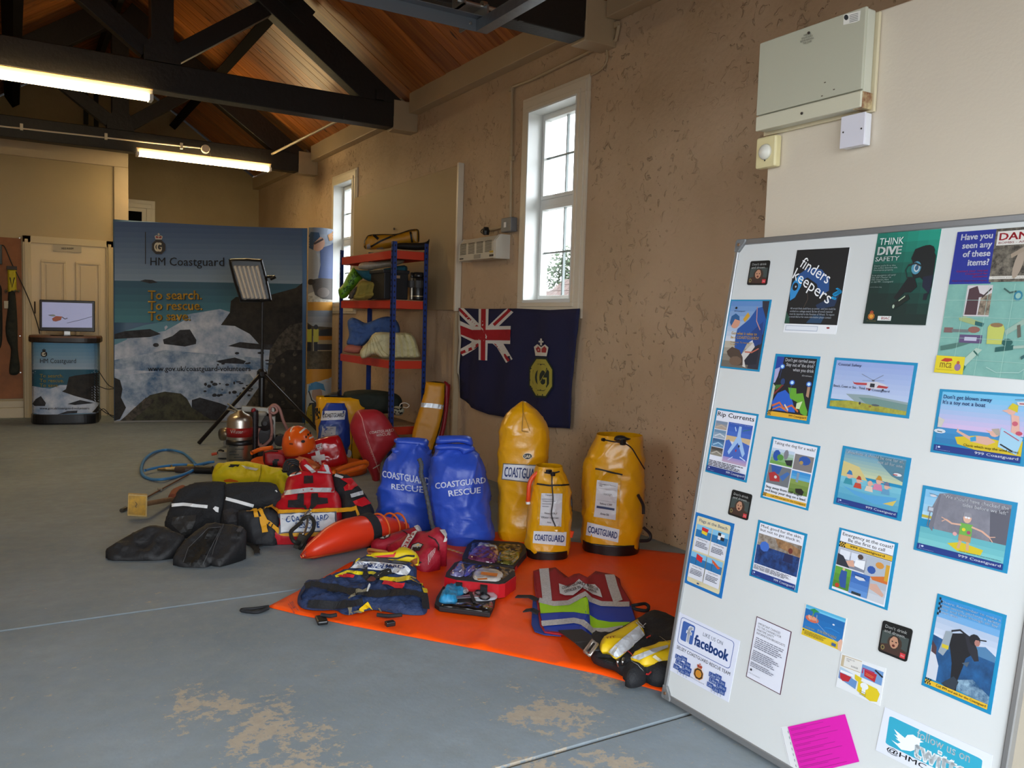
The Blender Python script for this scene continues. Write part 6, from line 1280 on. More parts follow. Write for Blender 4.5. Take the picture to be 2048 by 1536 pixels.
# tall yellow bag
t = thing('equipment_bag', fl(1040, 1075), 'tallest yellow bag with a pointed folded top, half behind a smaller yellow bag', 'bag')
s_ = sack('body', [(803, 1043, 1050, .25), (812, 1030, 1062, .5), (824, 1015, 1076, .75), (846, 1002, 1092, .95), (862, 999, 1097), (883, 997, 1097), (917, 996, 1094), (951, 996, 1092), (985, 997, 1090), (1030, 995, 1090), (1062, 996, 1086), (1078, 1000, 1080), (1084, 1004, 1074)], .11, M_YEL, t, seed=6, amp=.008)
MB().lathe(fl(1038, 1082, .004)-toward(fl(1038, 1082))*.07, [(.085, 0), (.085, .01)], 24).build('base_disc', M('#C8341A', .5), t)
A = Art(S_obj(s_), .002, .0008, 8); badge_label(A, [(1008, 928.5), (1075, 932), (1072, 965), (1005, 957)], [('COASTGUARD', .06, 1.15)], border='#6E6A62'); A.to('maker_badge').ell(1055, 912.5, 9.5, 6.5, '#E8E2D0').ell(1055, 912.5, 8.5, 5.6, '#14120E'); A.to('lettering').qtext('SAR', [(1048.5, 910), (1062, 910), (1062, 916), (1048.5, 916)], '#E8E2D0', 2)
A.to('seam').line([(1046, 803), (1046, 830), (1044, 862)], 1.5, '#8A6204').line([(1044, 862), (1057, 864)], 1.5, '#8A6204').line([(1047, 826), (1060, 862)], 1.2, '#A87A06'); A.build(t)

def drawbag(name, label, rows, depth, baseY, seed, lab, card, cardlines, tx, ex=2.5):
    t = thing('equipment_bag', fl((rows[-1][1]+rows[-1][2])/2, rows[-1][0]), label, 'bag')
    s = sack('body', rows, depth, M_YEL, t, seed=seed, open_top=True, amp=.008, ex=ex)
    # rubber base follows the lowest rows
    lo = [r for r in rows if r[0] > baseY]; f = (baseY-rows[-1-len(lo)][0])/(lo[0][0]-rows[-1-len(lo)][0]); pr = rows[-1-len(lo)]
    r0 = (baseY, pr[1]+(lo[0][1]-pr[1])*f-.6, pr[2]+(lo[0][2]-pr[2])*f+.6)
    yb = rows[-1]; cx = (yb[1]+yb[2])/2; fb_ = fl(cx, yb[0], .004); base = fb_-toward(fb_)*depth*.9
    b_ = sack('rubber_base', [r0]+[(r[0], r[1]-.8, r[2]+.8) for r in lo], depth+.004, M('#15110F', .3), t, seed=seed, amp=.001, base=base, ex=ex)
    A = Art(S_obj(s), .002, .0008, 7); badge_label(A, lab, [('COASTGUARD', .05, .95)], pad=.2, bold=2.5)
    A.to('card').q(card).rect(-.12, -.25, 1.12, 1.16, M('#D39A14', .2, coat=.6)); A.k += 3; A.rect(0, 0, 1, 1, M('#C9C8CC', .35)); A.k += 2; A.to('printed_card')
    for s1, x0, y0, x1, y1, c in cardlines:
        if s1: A.text(s1, x0, y0, x1, y1, c, .5)
        else: A.rect(x0, y0, x1, y1, c)
    A.q(None); A.to('zip').line(tx, 3.2, '#0E0D0C'); A.build(t)
    return t, s
t, s_ = drawbag('bag', 'smallest standing yellow bag with an orange tube, in front of the tallest yellow one', [(931, 1071, 1125, .75), (942, 1067, 1128, .85), (960, 1065, 1136), (980, 1061, 1141), (1000, 1058, 1142), (1030, 1056, 1142), (1070, 1053, 1140), (1093, 1052.5, 1137.5), (1112, 1055, 1134), (1120, 1062, 1128)], .1, 1094, 5,
    [(1067.5, 1062), (1133, 1064), (1131, 1092), (1065.5, 1086)], [(1083, 986), (1124, 987), (1122, 1053), (1079, 1050)], [('Coastguard', .2, .03, .6, .09, '#5A5A5E'), ('Water rescue', .05, .72, .85, .78, '#2A2A2E'), ('Selsey CRT', .22, .6, .8, .66, '#4A4A4E'), ('Area', .35, .87, .55, .92, '#4A4A4E'), (None, .05, .18, .6, .2, '#8A8A90'), (None, .08, .24, .7, .26, '#8A8A90'), (None, .08, .33, .5, .35, '#8A8A90'), (None, .08, .41, .4, .43, '#8A8A90')], [(1075, 967.5), (1100, 970.5), (1136, 970)])
A = Art(S_obj(s_), .006, .0005); A.to('lettering').qtext('BEAL', [(1115, 1014), (1115, 994), (1121, 994), (1121, 1014)], '#3A3A40', .5); A.build(t)
P, n = vert(1095, 1115); q = lambda x, y, o=.0: onpl(x, y, P+n*o, n)
MB().tube(spline([q(1078, 943, .02), q(1065, 955, .02), q(1058.5, 970, .03), q(1057, 990, .03), q(1056, 1003, .02)], 6), .012, 8).build('orange_tube', M('#E0481A', .4), t, True)
MB().tube([q(1141, 1074, .0), q(1144, 1062, .0)], .012).build('tube_end', M('#E0481A', .4), t); MB().tube([q(1056, 1003, .02), q(1056.4, 1008, .02)], .0125).build('tube_tip', M_WHITE, t)
MB().tube(spline([q(1089, 945, .11), q(1103, 947, .115), q(1119, 943, .1)], 5), .004, 6).tube(spline([q(1104, 948, .115), q(1104, 970, .115), q(1106, 1000, .115), q(1103, 1030, .115), q(1111, 1053, .115)], 6), .0035, 6).build('draw_cord', M_BLACK, t)
bev(MB().box(q(1106, 948, .12), (.02, .02, .022)).box(q(1098, 943, .1), (.03, .02, .02)).build('cord_lock', M_BLACKM, t), .004)
MB().tube(spline([q(1141, 988, -.05), q(1143, 1010, -.03), q(1141, 1035, -.05)], 5), .006, 6).build('carry_strap', M_BLACK, t)
t, s_ = drawbag('bag', 'wide yellow bag standing farthest right, nearest the display board', [(869, 1193, 1283, .8), (882, 1189, 1286, .9), (908, 1177, 1288), (930, 1168, 1289), (962, 1166, 1290), (1008, 1165, 1290), (1042, 1165, 1286), (1074, 1164, 1279), (1098, 1167, 1276), (1110, 1180, 1262)], .14, 1078, 9,
    [(1175, 1044), (1239, 1059), (1236, 1085), (1172, 1070)], [(1195, 959.5), (1236, 966), (1231, 1040), (1188, 1033)], [('Coastguard Rescue\nRig', .12, .08, .9, .17, '#3A3A40'), ('Selsey CRT', .22, .6, .8, .66, '#1E1E24'), (None, .08, .7, .92, .76, '#2A3A60'), ('Area 06', .28, .86, .68, .92, '#1E1E24'), (None, .05, .22, .95, .225, '#6A6A70'), ('DO NOT REMOVE\nEXCEPT IN USE', .36, .34, .75, .39, '#6A6A70'), (None, .05, .54, .95, .545, '#8A8A90')], [(1192, 937), (1218, 943), (1245, 949)])
P, n = vert(1222, 1108); q = lambda x, y, o=.0: onpl(x, y, P+n*o, n)
MB().tube(spline([q(1206, 879, .14), q(1225, 883, .15), q(1246, 886, .15), q(1262, 895, .14), q(1275, 915, .13), q(1289, 938, .08)], 6), .004, 6).build('draw_cord', M_BLACK, t)
MB().tube([q(1205, 879, .135), q(1208, 879.5, .15)], .01).build('eyelet', M_BLACKM, t)
bev(MB().box(q(1246, 884, .155), (.03, .025, .035)).build('cord_lock', M_BLACKM, t), .006)
soft('cord_bundle', [(1228, 880), (1232, 872), (1245, 871), (1256, 876), (1262, 878), (1250, 882), (1240, 884)], q(1245, 878, .05), n, .03, .02, M_BLACK, t, .02, step=.012)
MB().tube(spline([q(1276, 990, .05), q(1286, 1010, .02), q(1287, 1028, .02)], 5), .009, 6).tube(spline([q(1287, 1055, -.02), q(1300, 1068, -.03), q(1298, 1080, -.02), q(1280, 1082, .0)], 5), .01, 6).build('carry_strap', M_BLACK, t)

# blue roll-top bags
def rollbag(label, rows, depth, seed, roll, fold, q1, q2, lines):
    t = thing('dry_bag', fl((rows[-1][1]+rows[-1][2])/2, rows[-1][0]), label, 'bag')
    s = sack('body', rows, depth, M_BLU, t, seed=seed, amp=.016, ex=2.2, sc=7)
    P, n = vert((rows[-1][1]+rows[-1][2])/2, rows[-1][0]-10)
    soft('rolled_top', roll, P+Vector((0, 0, .5))+n*.02, n, .05, .03, M_BLU, t, .05, step=.016, amp=.004)
    soft('neck_fold', fold, P+Vector((0, 0, .5))+n*.03, n, .035, .02, M_BLU, t, .02, step=.014, amp=.008, sc=24, seed=seed)
    A = Art(S_obj(s), .003, .0005, 0).to('lettering'); A.qtext(lines[0], q1, '#C9D0E4', 2.6); A.qtext(lines[1], q2, '#C9D0E4', 2.6); A.build(t); return t
rollbag('left of the two blue roll-top bags, tucked behind its neighbour', [(885, 789, 852, .35), (900, 785, 856, .5), (920, 768, 866, .8), (945, 760, 872), (968, 759, 876), (1004, 757, 878), (1022, 752, 878), (1040, 749, 878), (1053, 752, 874), (1062, 765, 860)], .13, 4,
    C2([(520, 195), (840, 205), (850, 300), (830, 320), (660, 290), (500, 255)], 700, 840, 5.487), C2([(480, 300), (690, 320), (860, 330), (900, 330), (860, 420), (700, 500), (590, 470), (470, 370)], 700, 840, 5.487),
    [(765, 941), (860, 956), (860, 971), (765, 954)], [(783, 967), (848, 973), (848, 986), (783, 978)], ('COASTGUARD', 'RESCUE'))
t = rollbag('right of the two blue roll-top bags, nearer the yellow bags', [(890, 870, 944, .3), (902, 869, 950, .5), (915, 866, 962, .75), (932, 862, 972, .95), (968, 857, 976), (1004, 859, 980), (1022, 860, 983), (1040, 864, 985), (1058, 869, 990), (1072, 878, 990), (1086, 890, 980), (1093, 905, 955)], .17, 11,
    C2([(940, 250), (960, 185), (1000, 172), (1290, 172), (1345, 230), (1335, 280), (1190, 250), (1000, 265)], 700, 840, 5.487), C2([(950, 270), (1200, 260), (1340, 285), (1365, 330), (1240, 385), (1190, 330), (960, 330)], 700, 840, 5.487),
    [(870, 966), (971, 954), (971, 966), (871, 978)], [(896, 981), (961, 974), (961, 986), (898, 993)], ('COASTGUARD', 'RESCUE'))
P, n = vert(868, 1085); q = lambda x, y, o=.0: onpl(x, y, P+n*o, n)
o = MB(); pts = spline([q(838, 917, .03), q(843, 930, .04), q(842, 948, .05), q(848, 968, .05), q(853, 990, .05), q(858, 1015, .05), q(862, 1040, .05), q(868, 1062, .04)], 5)
o.tube(pts, [.011+.004*(i % 2) for i in range(len(pts))], 8); o = o.build('braided_strop', M('#4A4C50', .8, var=.5, vs=90), None, True); tag(o, 'thin grey braided strop hanging between the two blue bags', 'rope')

# pointed red bag, yellow bag and small blue bag by the shelves
t = thing('dry_bag', fl(748, 968), 'red pointed bag with white lettering in front of the shelves', 'bag')
P, n = vert(748, 960); 
s_ = soft('body', C2([(1060, 5), (1150, -5), (1240, 0), (1320, 60), (1420, 220), (1430, 270), (1290, 450), (1265, 520), (1262, 640), (1230, 670), (1195, 660), (1188, 600), (1110, 450), (1000, 200), (1005, 100)], 480, 820, 4.517), P, n, .1, .12, M('#A31C28', .5, bump=.1, bs=18), t, .08, amp=.012, sc=8)
A = Art(S_obj(s_), .003, .0005).to('lettering'); A.qtext('COASTGUARD', [(739, 863), (788, 857), (787, 863), (739, 868)], '#D8C4BC', 1.5); A.qtext('RESCUE', [(753, 869), (781, 864), (782, 870), (754, 873)], '#D8C4BC', 1.5); A.qtext('COASTGUARD', [(751, 928), (731, 880), (735, 879), (755, 925)], '#B88A84', .5); A.to('piping').line([(716, 822), (724, 836), (732, 870), (748, 915), (758, 945)], 1.5, '#D08A84', 6).line([(746, 937), (759, 929)], 2, '#C8B8A8', 5); A.build(t)
t = thing('equipment_bag', fl(690, 922), 'wide yellow bag behind the small blue bag, under the end of the display stand', 'bag')
s_ = sack('body', [(793, 631, 734, .6), (803, 630, 735, .8), (840, 632, 734), (880, 636, 730), (910, 642, 726), (922, 655, 718)], .16, M_YEL, t, seed=21, open_top=True, amp=.012)
P, n = vert(690, 915); q = lambda x, y, o=.0: onpl(x, y, P+n*o, n)
MB().tube(spline([q(640, 799, .12), q(655, 808, .16), q(670, 801, .17)], 5), .006, 6).tube(spline([q(695, 802, .16), q(712, 798, .15), q(726, 799, .12)], 5), .006, 6).build('draw_cord', M_BLACK, t)
soft('black_lining', [(648, 795), (660, 786), (674, 783), (682, 777), (680, 790), (700, 792), (690, 797)], q(670, 790, .05), n, .05, .03, M_BLACK, t, .03)
A = Art(S_obj(s_), .004, .0008, 6); A.to('side_pouch').poly([(629, 816), (640, 816), (641, 836), (632, 840), (628, 830)], '#141416'); A.to('round_label').ell(698, 907, 5, 8, '#D4D6D8'); A.to('seam').line([(705, 850), (703, 900), (705, 922)], 1.5, '#4A3A0A'); A.build(t)
t = thing('dry_bag', fl(668, 925), 'small blue bag with a white label and clear pocket, beside the red first aid bag', 'bag')
s_ = sack('body', [(806, 654, 690, .4), (820, 645, 693, .7), (842, 641, 696), (860, 638, 699), (885, 637, 699), (905, 640, 697), (925, 646, 692)], .1, M('#1C3E9A', .4, bump=.1, bs=18), t, seed=17, amp=.01)
A = Art(S_obj(s_), .004, .0009, 6); badge_label(A, [(645, 822), (691, 821), (689, 839), (642, 841)], [('COASTGUARD', .05, .95)], pad=.25, bold=2.5, ink='#1A2038'); A.to('card_pocket').q([(642, 849), (678, 849), (675, 882), (637, 884)]).rect(0, 0, 1, 1, M('#4A64A0', .2, coat=.5)).rect(.1, .12, .85, 1, M('#A8ACB0', .4)); A.to('printed_card').rect(.2, .22, .7, .25, '#5A5E68').rect(.2, .32, .6, .34, '#5A5E68').q(None); A.build(t)
P, n = vert(668, 918); MB().tube(spline([onpl(x, y, P+n*.09, n) for x, y in ((671, 816), (669, 810), (674, 807), (679, 811), (676, 817))], 5), .005, 6).build('carry_loop', M_BLACK, t)

# stretcher under the pile
t = thing('rescue_stretcher', fl(650, 955), 'orange rescue stretcher under the helmet and first aid bag', 'stretcher')
P, n = tilt((520, 945), (700, 957), (640, 915), .09)
soft('shell', [(503, 920), (530, 913), (600, 912), (690, 917), (728, 922), (733, 930), (716, 945), (676, 957), (620, 955), (560, 945), (510, 925)], P, n, .02, .05, M('#D85A10', .4), t, 'floor', amp=.006)
MB().tube(spline([fl(668, 944, .2), fl(690, 934, .2), fl(715, 927, .2), fl(731, 924, .2), fl(733, 930, .17), fl(718, 937, .14), fl(690, 945, .12), fl(672, 952, .1)], 5), .018, 8).build('rail', M('#E8680E', .4), t, True); MB().tube(spline([fl(503, 906, .16), fl(520, 899, .18), fl(545, 895, .2)], 4), .018, 8).build('rail', M('#E8680E', .4), t, True)
# orange helmet
P, n = vert(600, 948); c = onpl(599, 896, P, n); rr = 31*(c-EYE).length/FPX; up = Vector((-.25, 0, 1)).normalized()
t = thing('helmet', c, 'orange climbing helmet with reflective strips behind the red first aid bag', 'helmet')
hb = MB(); R = Vector((0, 0, 1)).rotation_difference(up).to_matrix(); hb.lathe(c, [(rr*1.0, -.03), (rr*1.03, 0), (rr*1.0, rr*.45), (rr*.86, rr*.85), (rr*.6, rr*1.2), (rr*.3, rr*1.38), (.001, rr*1.43)], 28, up)
s_ = hb.build('shell', M('#E85E12', .28, coat=.4), t, True)
A = Art(S_obj(s_), .003, .0005, 4); W_ = '#D8D6CC'; A.to('reflective_strip').line([(588, 851), (583, 858), (581, 864)], 2.5, W_).line([(599, 866), (610, 857), (619, 854)], 3.5, W_).line([(579, 873), (580, 880)], 2, W_).line([(618, 877), (629, 872)], 3, W_)
A.to('vent'); [A.ell(x, y, 1.6, 2.6, '#1A1412', 8) for x, y in ((612, 874), (616, 869.5), (620, 866.5), (624.5, 867))]; A.ell(606, 883, 4, 3, '#20100A', 9).poly([(579, 886), (586, 886.5), (586, 890), (579, 889)], '#7A2E0A'); A.build(t)
# first aid bag
t = thing('first_aid_bag', fl(645, 948), 'shiny red bag with a white cross, leaning beside the orange helmet', 'bag')
P, n = vert(645, 946); n2 = (n+Vector((0, 0, .25))).normalized()
s_ = soft('body', C2([(505, 340), (560, 300), (700, 260), (850, 226), (900, 240), (940, 330), (975, 465), (940, 490), (840, 525), (760, 522), (640, 445), (525, 412)], 480, 820, 4.517), P+Vector((0, 0, .14)), n2, .07, .07, M('#B8101C', .25, coat=.5, bump=.15, bs=10), t, .07, amp=.01, sc=12)
A = Art(S_obj(s_), .003, .0008, 5); A.to('cross').q(C2([(650, 385), (745, 370), (768, 485), (665, 500)], 480, 820, 4.517)).rect(.33, -.15, .72, 1.12, '#DCDCDC').rect(-.1, .28, 1.12, .72, '#DCDCDC')
A.to('label').q(C2([(605, 340), (742, 298), (748, 355), (612, 398)], 480, 820, 4.517)).rrect(0, 0, 1, 1, .1, M('#D8D8D8')).rrect(.03, .06, .97, .94, .1, M('#9A0F18')).rect(.07, .1, .93, .45, '#E0E0E0'); A.to('lettering').text('COASTGUARD', .1, .15, .9, .4, '#20242A', 2).text('FIRST AID', .08, .52, .94, .86, '#E8E8E8', 2).q(None); A.build(t)
# red pouches
t = thing('red_pouch', fl(550, 945), 'small red pouch with black edging and clip in front of the grey pump', 'pouch')
P, n = vert(550, 945); s_ = soft('body', [(527, 904), (540, 900), (568, 901), (573, 905), (573, 930), (560, 934), (530, 931)], P, n, .05, .04, M('#A3141C', .5), t, .05, amp=.008)
A = Art(S_obj(s_), .004, .0008, 5); A.to('edging').line([(529, 905), (541, 902), (566, 903), (571, 907), (571, 930)], 2.5, '#101012').line([(529, 905), (528, 930), (560, 933)], 2.5, '#101012'); A.to('clip').rect(545, 921, 555, 931, '#0E0E10').rect(548, 918, 558, 922, '#1A1A1C'); A.build(t)
t = thing('red_pouch', fl(585, 948), 'flat red pouch with a white strip, wedged behind the first aid bag', 'pouch')
s_ = soft('body', [(556, 900), (590, 897), (598, 903), (596, 915), (574, 918), (558, 910)], *vert(580, 945), .04, .03, M('#A3141C', .5), t, .04)
A = Art(S_obj(s_), .004, .0008, 5); A.to('strip').line([(556, 899), (575, 899), (589, 902)], 2.5, '#C8C8C8'); A.build(t)

# water extinguisher
c = fl(479, 930); c = c-toward(c)*.075; dist_ = (c-EYE).length; r = 23.5*dist_/FPX; n = toward(c)
def ez(y): return onpl(478, y, c, n).z
t = thing('fire_extinguisher', c, 'polished steel fire extinguisher with a red band, left of the grey pump', 'extinguisher')
zt = ez(836)
s_ = MB().lathe((c.x, c.y, .004), [(r*.94, 0), (r, .015), (r, zt-.03), (r*.95, zt), (r*.75, zt+.025), (r*.35, zt+.045), (r*.25, zt+.06), (.001, zt+.06)], 32).build('cylinder', M('#B9B2A6', .32, metal=1), t, True)
MB().lathe((c.x, c.y, ez(872)), [(r+.002, 0), (r+.002, ez(854)-ez(872))], 32).build('red_band', M('#8E1A1A', .4), t, True)
MB().lathe((c.x, c.y, ez(888)), [(r+.006, 0), (r+.008, .01), (r+.006, ez(878)-ez(888))], 32).build('rubber_band', M_BLACKM, t, True)
A = Art(S_obj(s_), .0035, .0003, 4); A.to('lettering').qtext('Water', [(461, 860), (486, 860), (486, 867), (461, 867)], '#B8A8A0', 1.5)
for k, (a_, b_) in enumerate(((458, 476), (470, 488), (459, 473), (459, 478), (468, 484), (458, 490))): A.line([(a_, 893+k*5.5), (b_, 893+k*5.5)], 1.6, '#3A3A38')
A.build(t)
q = lambda x, y, o=0: onpl(x, y, c+n*o, n)
MB().tube([q(478, 832), q(478, 822)], .02, 12).build('valve', M('#A8905A', .3, metal=.9), t)
MB().tube([q(480, 824), q(466, 815), q(455, 807)], .007, 8).tube([q(480, 826), q(463, 820), q(454, 819)], .007, 8).tube([q(470, 822), q(471, 831)], .008, 8).build('handle', M('#B0A890', .3, metal=.9), t)
MB().tube(spline([q(484, 824), q(490, 828), q(492, 836)], 4), .008, 8).build('hose_fitting', M('#A8905A', .3, metal=.9), t)
t = thing('equipment_case', fl(508, 928), 'tall narrow black case with a red top, touching the steel extinguisher', 'case')
P, n = vert(508, 922); bev(soft('body', [(502, 822), (507, 818), (515, 820), (517, 830), (516, 880), (514, 922), (503, 922), (502, 880)], P, n, .04, .03, M('#1B1418', .5), t, .06, amp=.004), .001)
soft('red_top', [(502, 823), (507, 816), (512, 819), (508, 825)], P+n*.03, n, .02, .02, M('#8E1A24', .5), t, .02)
# grey pump
t = thing('portable_pump', fl(540, 920), 'grey framed portable pump with pink hose behind the red pouch', 'pump')
P, n = vert(540, 915); q = lambda x, y, o=0: onpl(x, y, P+n*o, n); G_ = M('#8E8A80', .4, metal=.3)
bev(MB().beam(q(483, 817), q(540, 821), .05, .05).beam(q(547, 832), q(547, 897), .035, .05, n).beam(q(503, 925), q(570, 925), .05, .03).build('frame', G_, t), .004)
MB().lathe(q(541, 820, .02), [(.035, -.04), (.035, .04)], 14, n).build('pulley', G_, t)
MB().tube(spline([q(541, 880, .06), q(544, 862, .06), q(541, 835, .06), q(541, 815, .06), q(550, 810, .07), q(559, 818, .07), q(566, 840, .06), q(574, 858, .04), q(580, 872, .02)], 6), .014, 8).tube(spline([q(519, 856, .06), q(514, 870, .07), q(517, 888, .08), q(526, 892, .08), q(540, 880, .08), q(543, 872, .08)], 6), .014, 8).tube(spline([q(538, 820, .08), q(543, 813, .09), q(551, 814, .09), q(554, 822, .09), q(547, 827, .09), q(541, 824, .09)], 5), .012, 8).tube(spline([q(520, 888, .05), q(528, 896, .06), q(544, 900, .06)], 5), .014, 8).build('hose', M('#A87A70', .5), t, True)
b = MB().lathe(q(522, 853, .03), [(.03, 0), (.045, .01), (.045, .1), (.05, .1), (.05, .13), (.03, .14)], 16); b.build('filter_bowl', M('#9A988C', .3), t, True)
MB().lathe(q(526, 875, .0), [(.001, -.03), (.1, -.03), (.11, 0), (.1, .03), (.05, .04), (.001, .04)], 24, n).build('flywheel', M('#2E2C2C', .5, metal=.3), t)
MB().lathe(q(530, 845, .0), [(.07, -.06), (.08, 0), (.07, .06), (.02, .08)], 16, n).lathe(q(560, 880, -.02), [(.05, -.06), (.06, 0), (.05, .06)], 14, n).build('engine', M('#26211F', .5, var=.4, vs=30), t)
bev(MB().beam(q(500, 905), q(565, 905), .12, .06).build('engine_base', M('#2A2624', .5), t), .01)
t = thing('metal_drum', fl(449, 893), 'small round steel drum just behind the extinguisher', 'drum')
P, n = vert(452, 893); MB().lathe(onpl(452, 868, P, n), [(.001, -.04), (.06, -.04), (.065, 0), (.06, .05), (.001, .055)], 20, (-1, -.3, 0)).build('drum', M('#8E8474', .3, metal=.8), t, True); bev(MB().beam(onpl(447, 885, P, n), onpl(462, 885, P, n), .06, .05).build('cradle', G_, t), .004)
t = thing('white_box', fl(444, 918), 'small grey-white box with an orange plug left of the extinguisher', 'box')
P, n = vert(446, 917); bev(MB().beam(onpl(436, 908, P, n), onpl(458, 908, P, n), .12, .055).build('body', M('#8A867A', .5), t), .006)
MB().tube([onpl(423, 909, P, n), onpl(434, 907, P, n)], .013).build('orange_plug', M('#B84020', .5), t); MB().tube(spline([onpl(434, 907, P, n), onpl(440, 900, P, n), onpl(447, 902, P+n*.05, n)], 4), .008).build('lead', M_BLACK, t)
# blue hose and lance
H = [(428, 923), (415, 927), (398, 931), (370, 927), (330, 930), (294, 939)]
t = thing('blue_hose', fl(330, 950), 'pale blue hose looped on the floor left of the yellow jacket', 'hose')
pts = [(428, 923.5), (414, 925), (390, 930), (365, 929), (330, 932), (300, 938), (290, 941)]
lp = [(392, 929), (380, 917), (367, 906.5), (350, 901), (335, 899.5), (318, 901.5), (303, 907), (290, 918), (283.5, 931), (283, 943), (289, 953), (304, 958.5), (325, 958.5), (346, 955), (372, 947), (390, 938), (405, 929), (418, 924)]
MB().tube(spline([fl(x, y, .012+.014*(i % 3 == 0)) for i, (x, y) in enumerate(lp)], 6), .012, 8).tube(spline([fl(x, y, .035) for x, y in pts], 5), .011, 8).build('hose', M('#3D7FB8', .45), t, True)
t = thing('spray_lance', fl(370, 945), 'brass and black spray lance lying through the blue hose loop', 'lance')
MB().tube([fl(315, 938.5, .02), fl(332, 938.5, .02), fl(352, 938, .02)], [.01, .016, .02], 10).tube([fl(343, 930, .05), fl(343, 938, .02)], .008).build('valve', M('#8A7650', .35, metal=.9), t)
MB().tube([fl(352, 938.5, .025), fl(372, 940, .025), fl(391, 939, .025)], [.025, .03, .027], 12).build('handle', M('#4A3A32', .6), t); MB().tube([fl(391, 939, .03), fl(425, 940, .03)], .034, 16).build('grip', M('#101012', .4), t); MB().tube([fl(376, 931, .04), fl(386, 932, .04)], .014).build('yellow_coupling', M('#A8903A', .4), t)
t = thing('metal_rod', fl(300, 990), 'thin rusty steel rod lying behind the yellow block', 'rod')
MB().tube([fl(243, 1021, .012), fl(251, 1017, .012)], .014).build('tip', M('#5A564E', .4, metal=.7), t); MB().tube([fl(250, 1018, .012), fl(377, 949, .012)], .006).build('rod', M('#6E4A38', .5, metal=.5), t); bev(MB().box(fl(320, 979, .014), (.03, .03, .02)).build('bracket', M('#8A8478', .4, metal=.6), t), .003)
# yellow block on a wooden handle
P, n = vert(275, 1038); q = lambda x, y, o=0: onpl(x, y, P+n*o, n)
t = thing('mallet', fl(275, 1036), 'worn yellow square-faced mallet lying on the floor with its wooden handle behind', 'mallet')
s_ = slab('head', [q(256, 988.5, .03), q(295, 990.5, .03), q(294, 1034.5, .03), q(254.5, 1032, .03)], .05, n, M('#C2A468', .7, var=.3, vs=30), t); bev(s_, .005)
b_ = slab('painted_face', [q(257.5, 991, .033), q(292, 993, .033), q(291, 1031, .033), q(256.5, 1029, .033)], .004, n, M('#D09A0C', .55, var=.35, vs=22, hex2='#8A6A2A'), t)
A = Art(S_plane(q(270, 1010, .035), n), .001).to('stamp'); A.line([(271, 1004), (274, 1008), (271, 1013), (273, 1015)], 1.4, '#4A3A14'); A.build(b_)
MB().tube([q(290, 1008, .0), fl(345, 998, .03)], .016, 10).build('handle', M('#8A6A4A', .7, var=.3, vs=20), t)
t = thing('terracotta_pipe', fl(352, 990), 'short orange-brown object beside the black leg guards', 'pipe'); MB().tube([fl(345, 996, .04), fl(352, 986, .05), fl(366, 978, .06)], [.03, .035, .03], 12).build('pipe', M('#8A4A2E', .7), t)

# yellow jacket
P, n = tilt((430, 970), (575, 990), (500, 926), .16)
t = thing('yellow_jacket', fl(500, 965), 'bright yellow waterproof jacket draped behind the black leg guards', 'jacket')
s_ = soft('body', C2([(865, 775), (880, 700), (905, 668), (960, 650), (1130, 632), (1240, 655), (1450, 695), (1455, 720), (1430, 745), (1440, 860), (1385, 868), (1335, 800), (960, 790)], 200, 760, 3.84), P, n, .05, .06, M_YJ, t, 'floor', amp=.03, sc=9, seed=31)
A = Art(S_obj(s_), .004, .001, 6); A.to('black_patch').poly(C2([(985, 668), (1000, 648), (1075, 650), (1060, 668), (1040, 662), (1020, 672)], 200, 760, 3.84), '#101010').poly(C2([(1380, 688), (1455, 692), (1450, 712), (1400, 705)], 200, 760, 3.84), '#101010'); A.to('reflective_patch').poly(C2([(1085, 655), (1220, 682), (1200, 698), (1120, 682)], 200, 760, 3.84), M_SIL); A.to('orange_lining').poly(C2([(950, 768), (1000, 757), (1065, 775), (1060, 782), (960, 782)], 200, 760, 3.84), '#E06A10'); A.to('seam').line(C2([(1240, 655), (1235, 720), (1220, 780)], 200, 760, 3.84), 1.2, '#8A7A08'); A.build(t)
# black leg guards with boots
M_NEO = M('#1A1B1E', .8, bump=.35, bs=90); M_RUB = M('#1B1B1D', .62, bump=.25, bs=40)
def guard(label, body, boot, stripe, P, n, bp, sd, extra):
    t = thing('leg_guard', fl(*bp[0]), label, 'leg guard')
    s1 = soft('leg_shell', body, P, n, .045, .06, M_NEO, t, 'floor', amp=.012, seed=sd)
    P2, n2 = tilt(*bp); s2 = soft('boot', boot, P2, n2, .022, .03, M_RUB, t, 'floor', amp=.014, seed=sd+3, smooth_out=2)
    A = Art(S_obj(s1), .004, .001, 6); A.to('reflective_stripe').line(stripe, 6.5, M_WHITE); extra(A); A.build(t); return t, s2
k_ = lambda P: C2(P, 200, 760, 3.84)
P, n = tilt((335, 1075), (500, 1085), (440, 964), .3)
def ex1(A): A.to('knee_patch').poly(k_([(560, 1055), (740, 1035), (735, 1080), (690, 1180), (640, 1195), (550, 1110)]), M('#2E2E2E', .5)); A.to('white_tag').poly(k_([(868, 988), (885, 970), (912, 980), (908, 1018), (890, 1012)]), M_WHITE)
def ex2(A): A.to('knee_patch').poly(k_([(945, 1000), (1010, 985), (1090, 1010), (1100, 1080), (960, 1100)]), M('#26262A', .6)); A.to('white_tag').line(k_([(1345, 855), (1350, 848), (1358, 862)]), 1.5, M_WHITE)
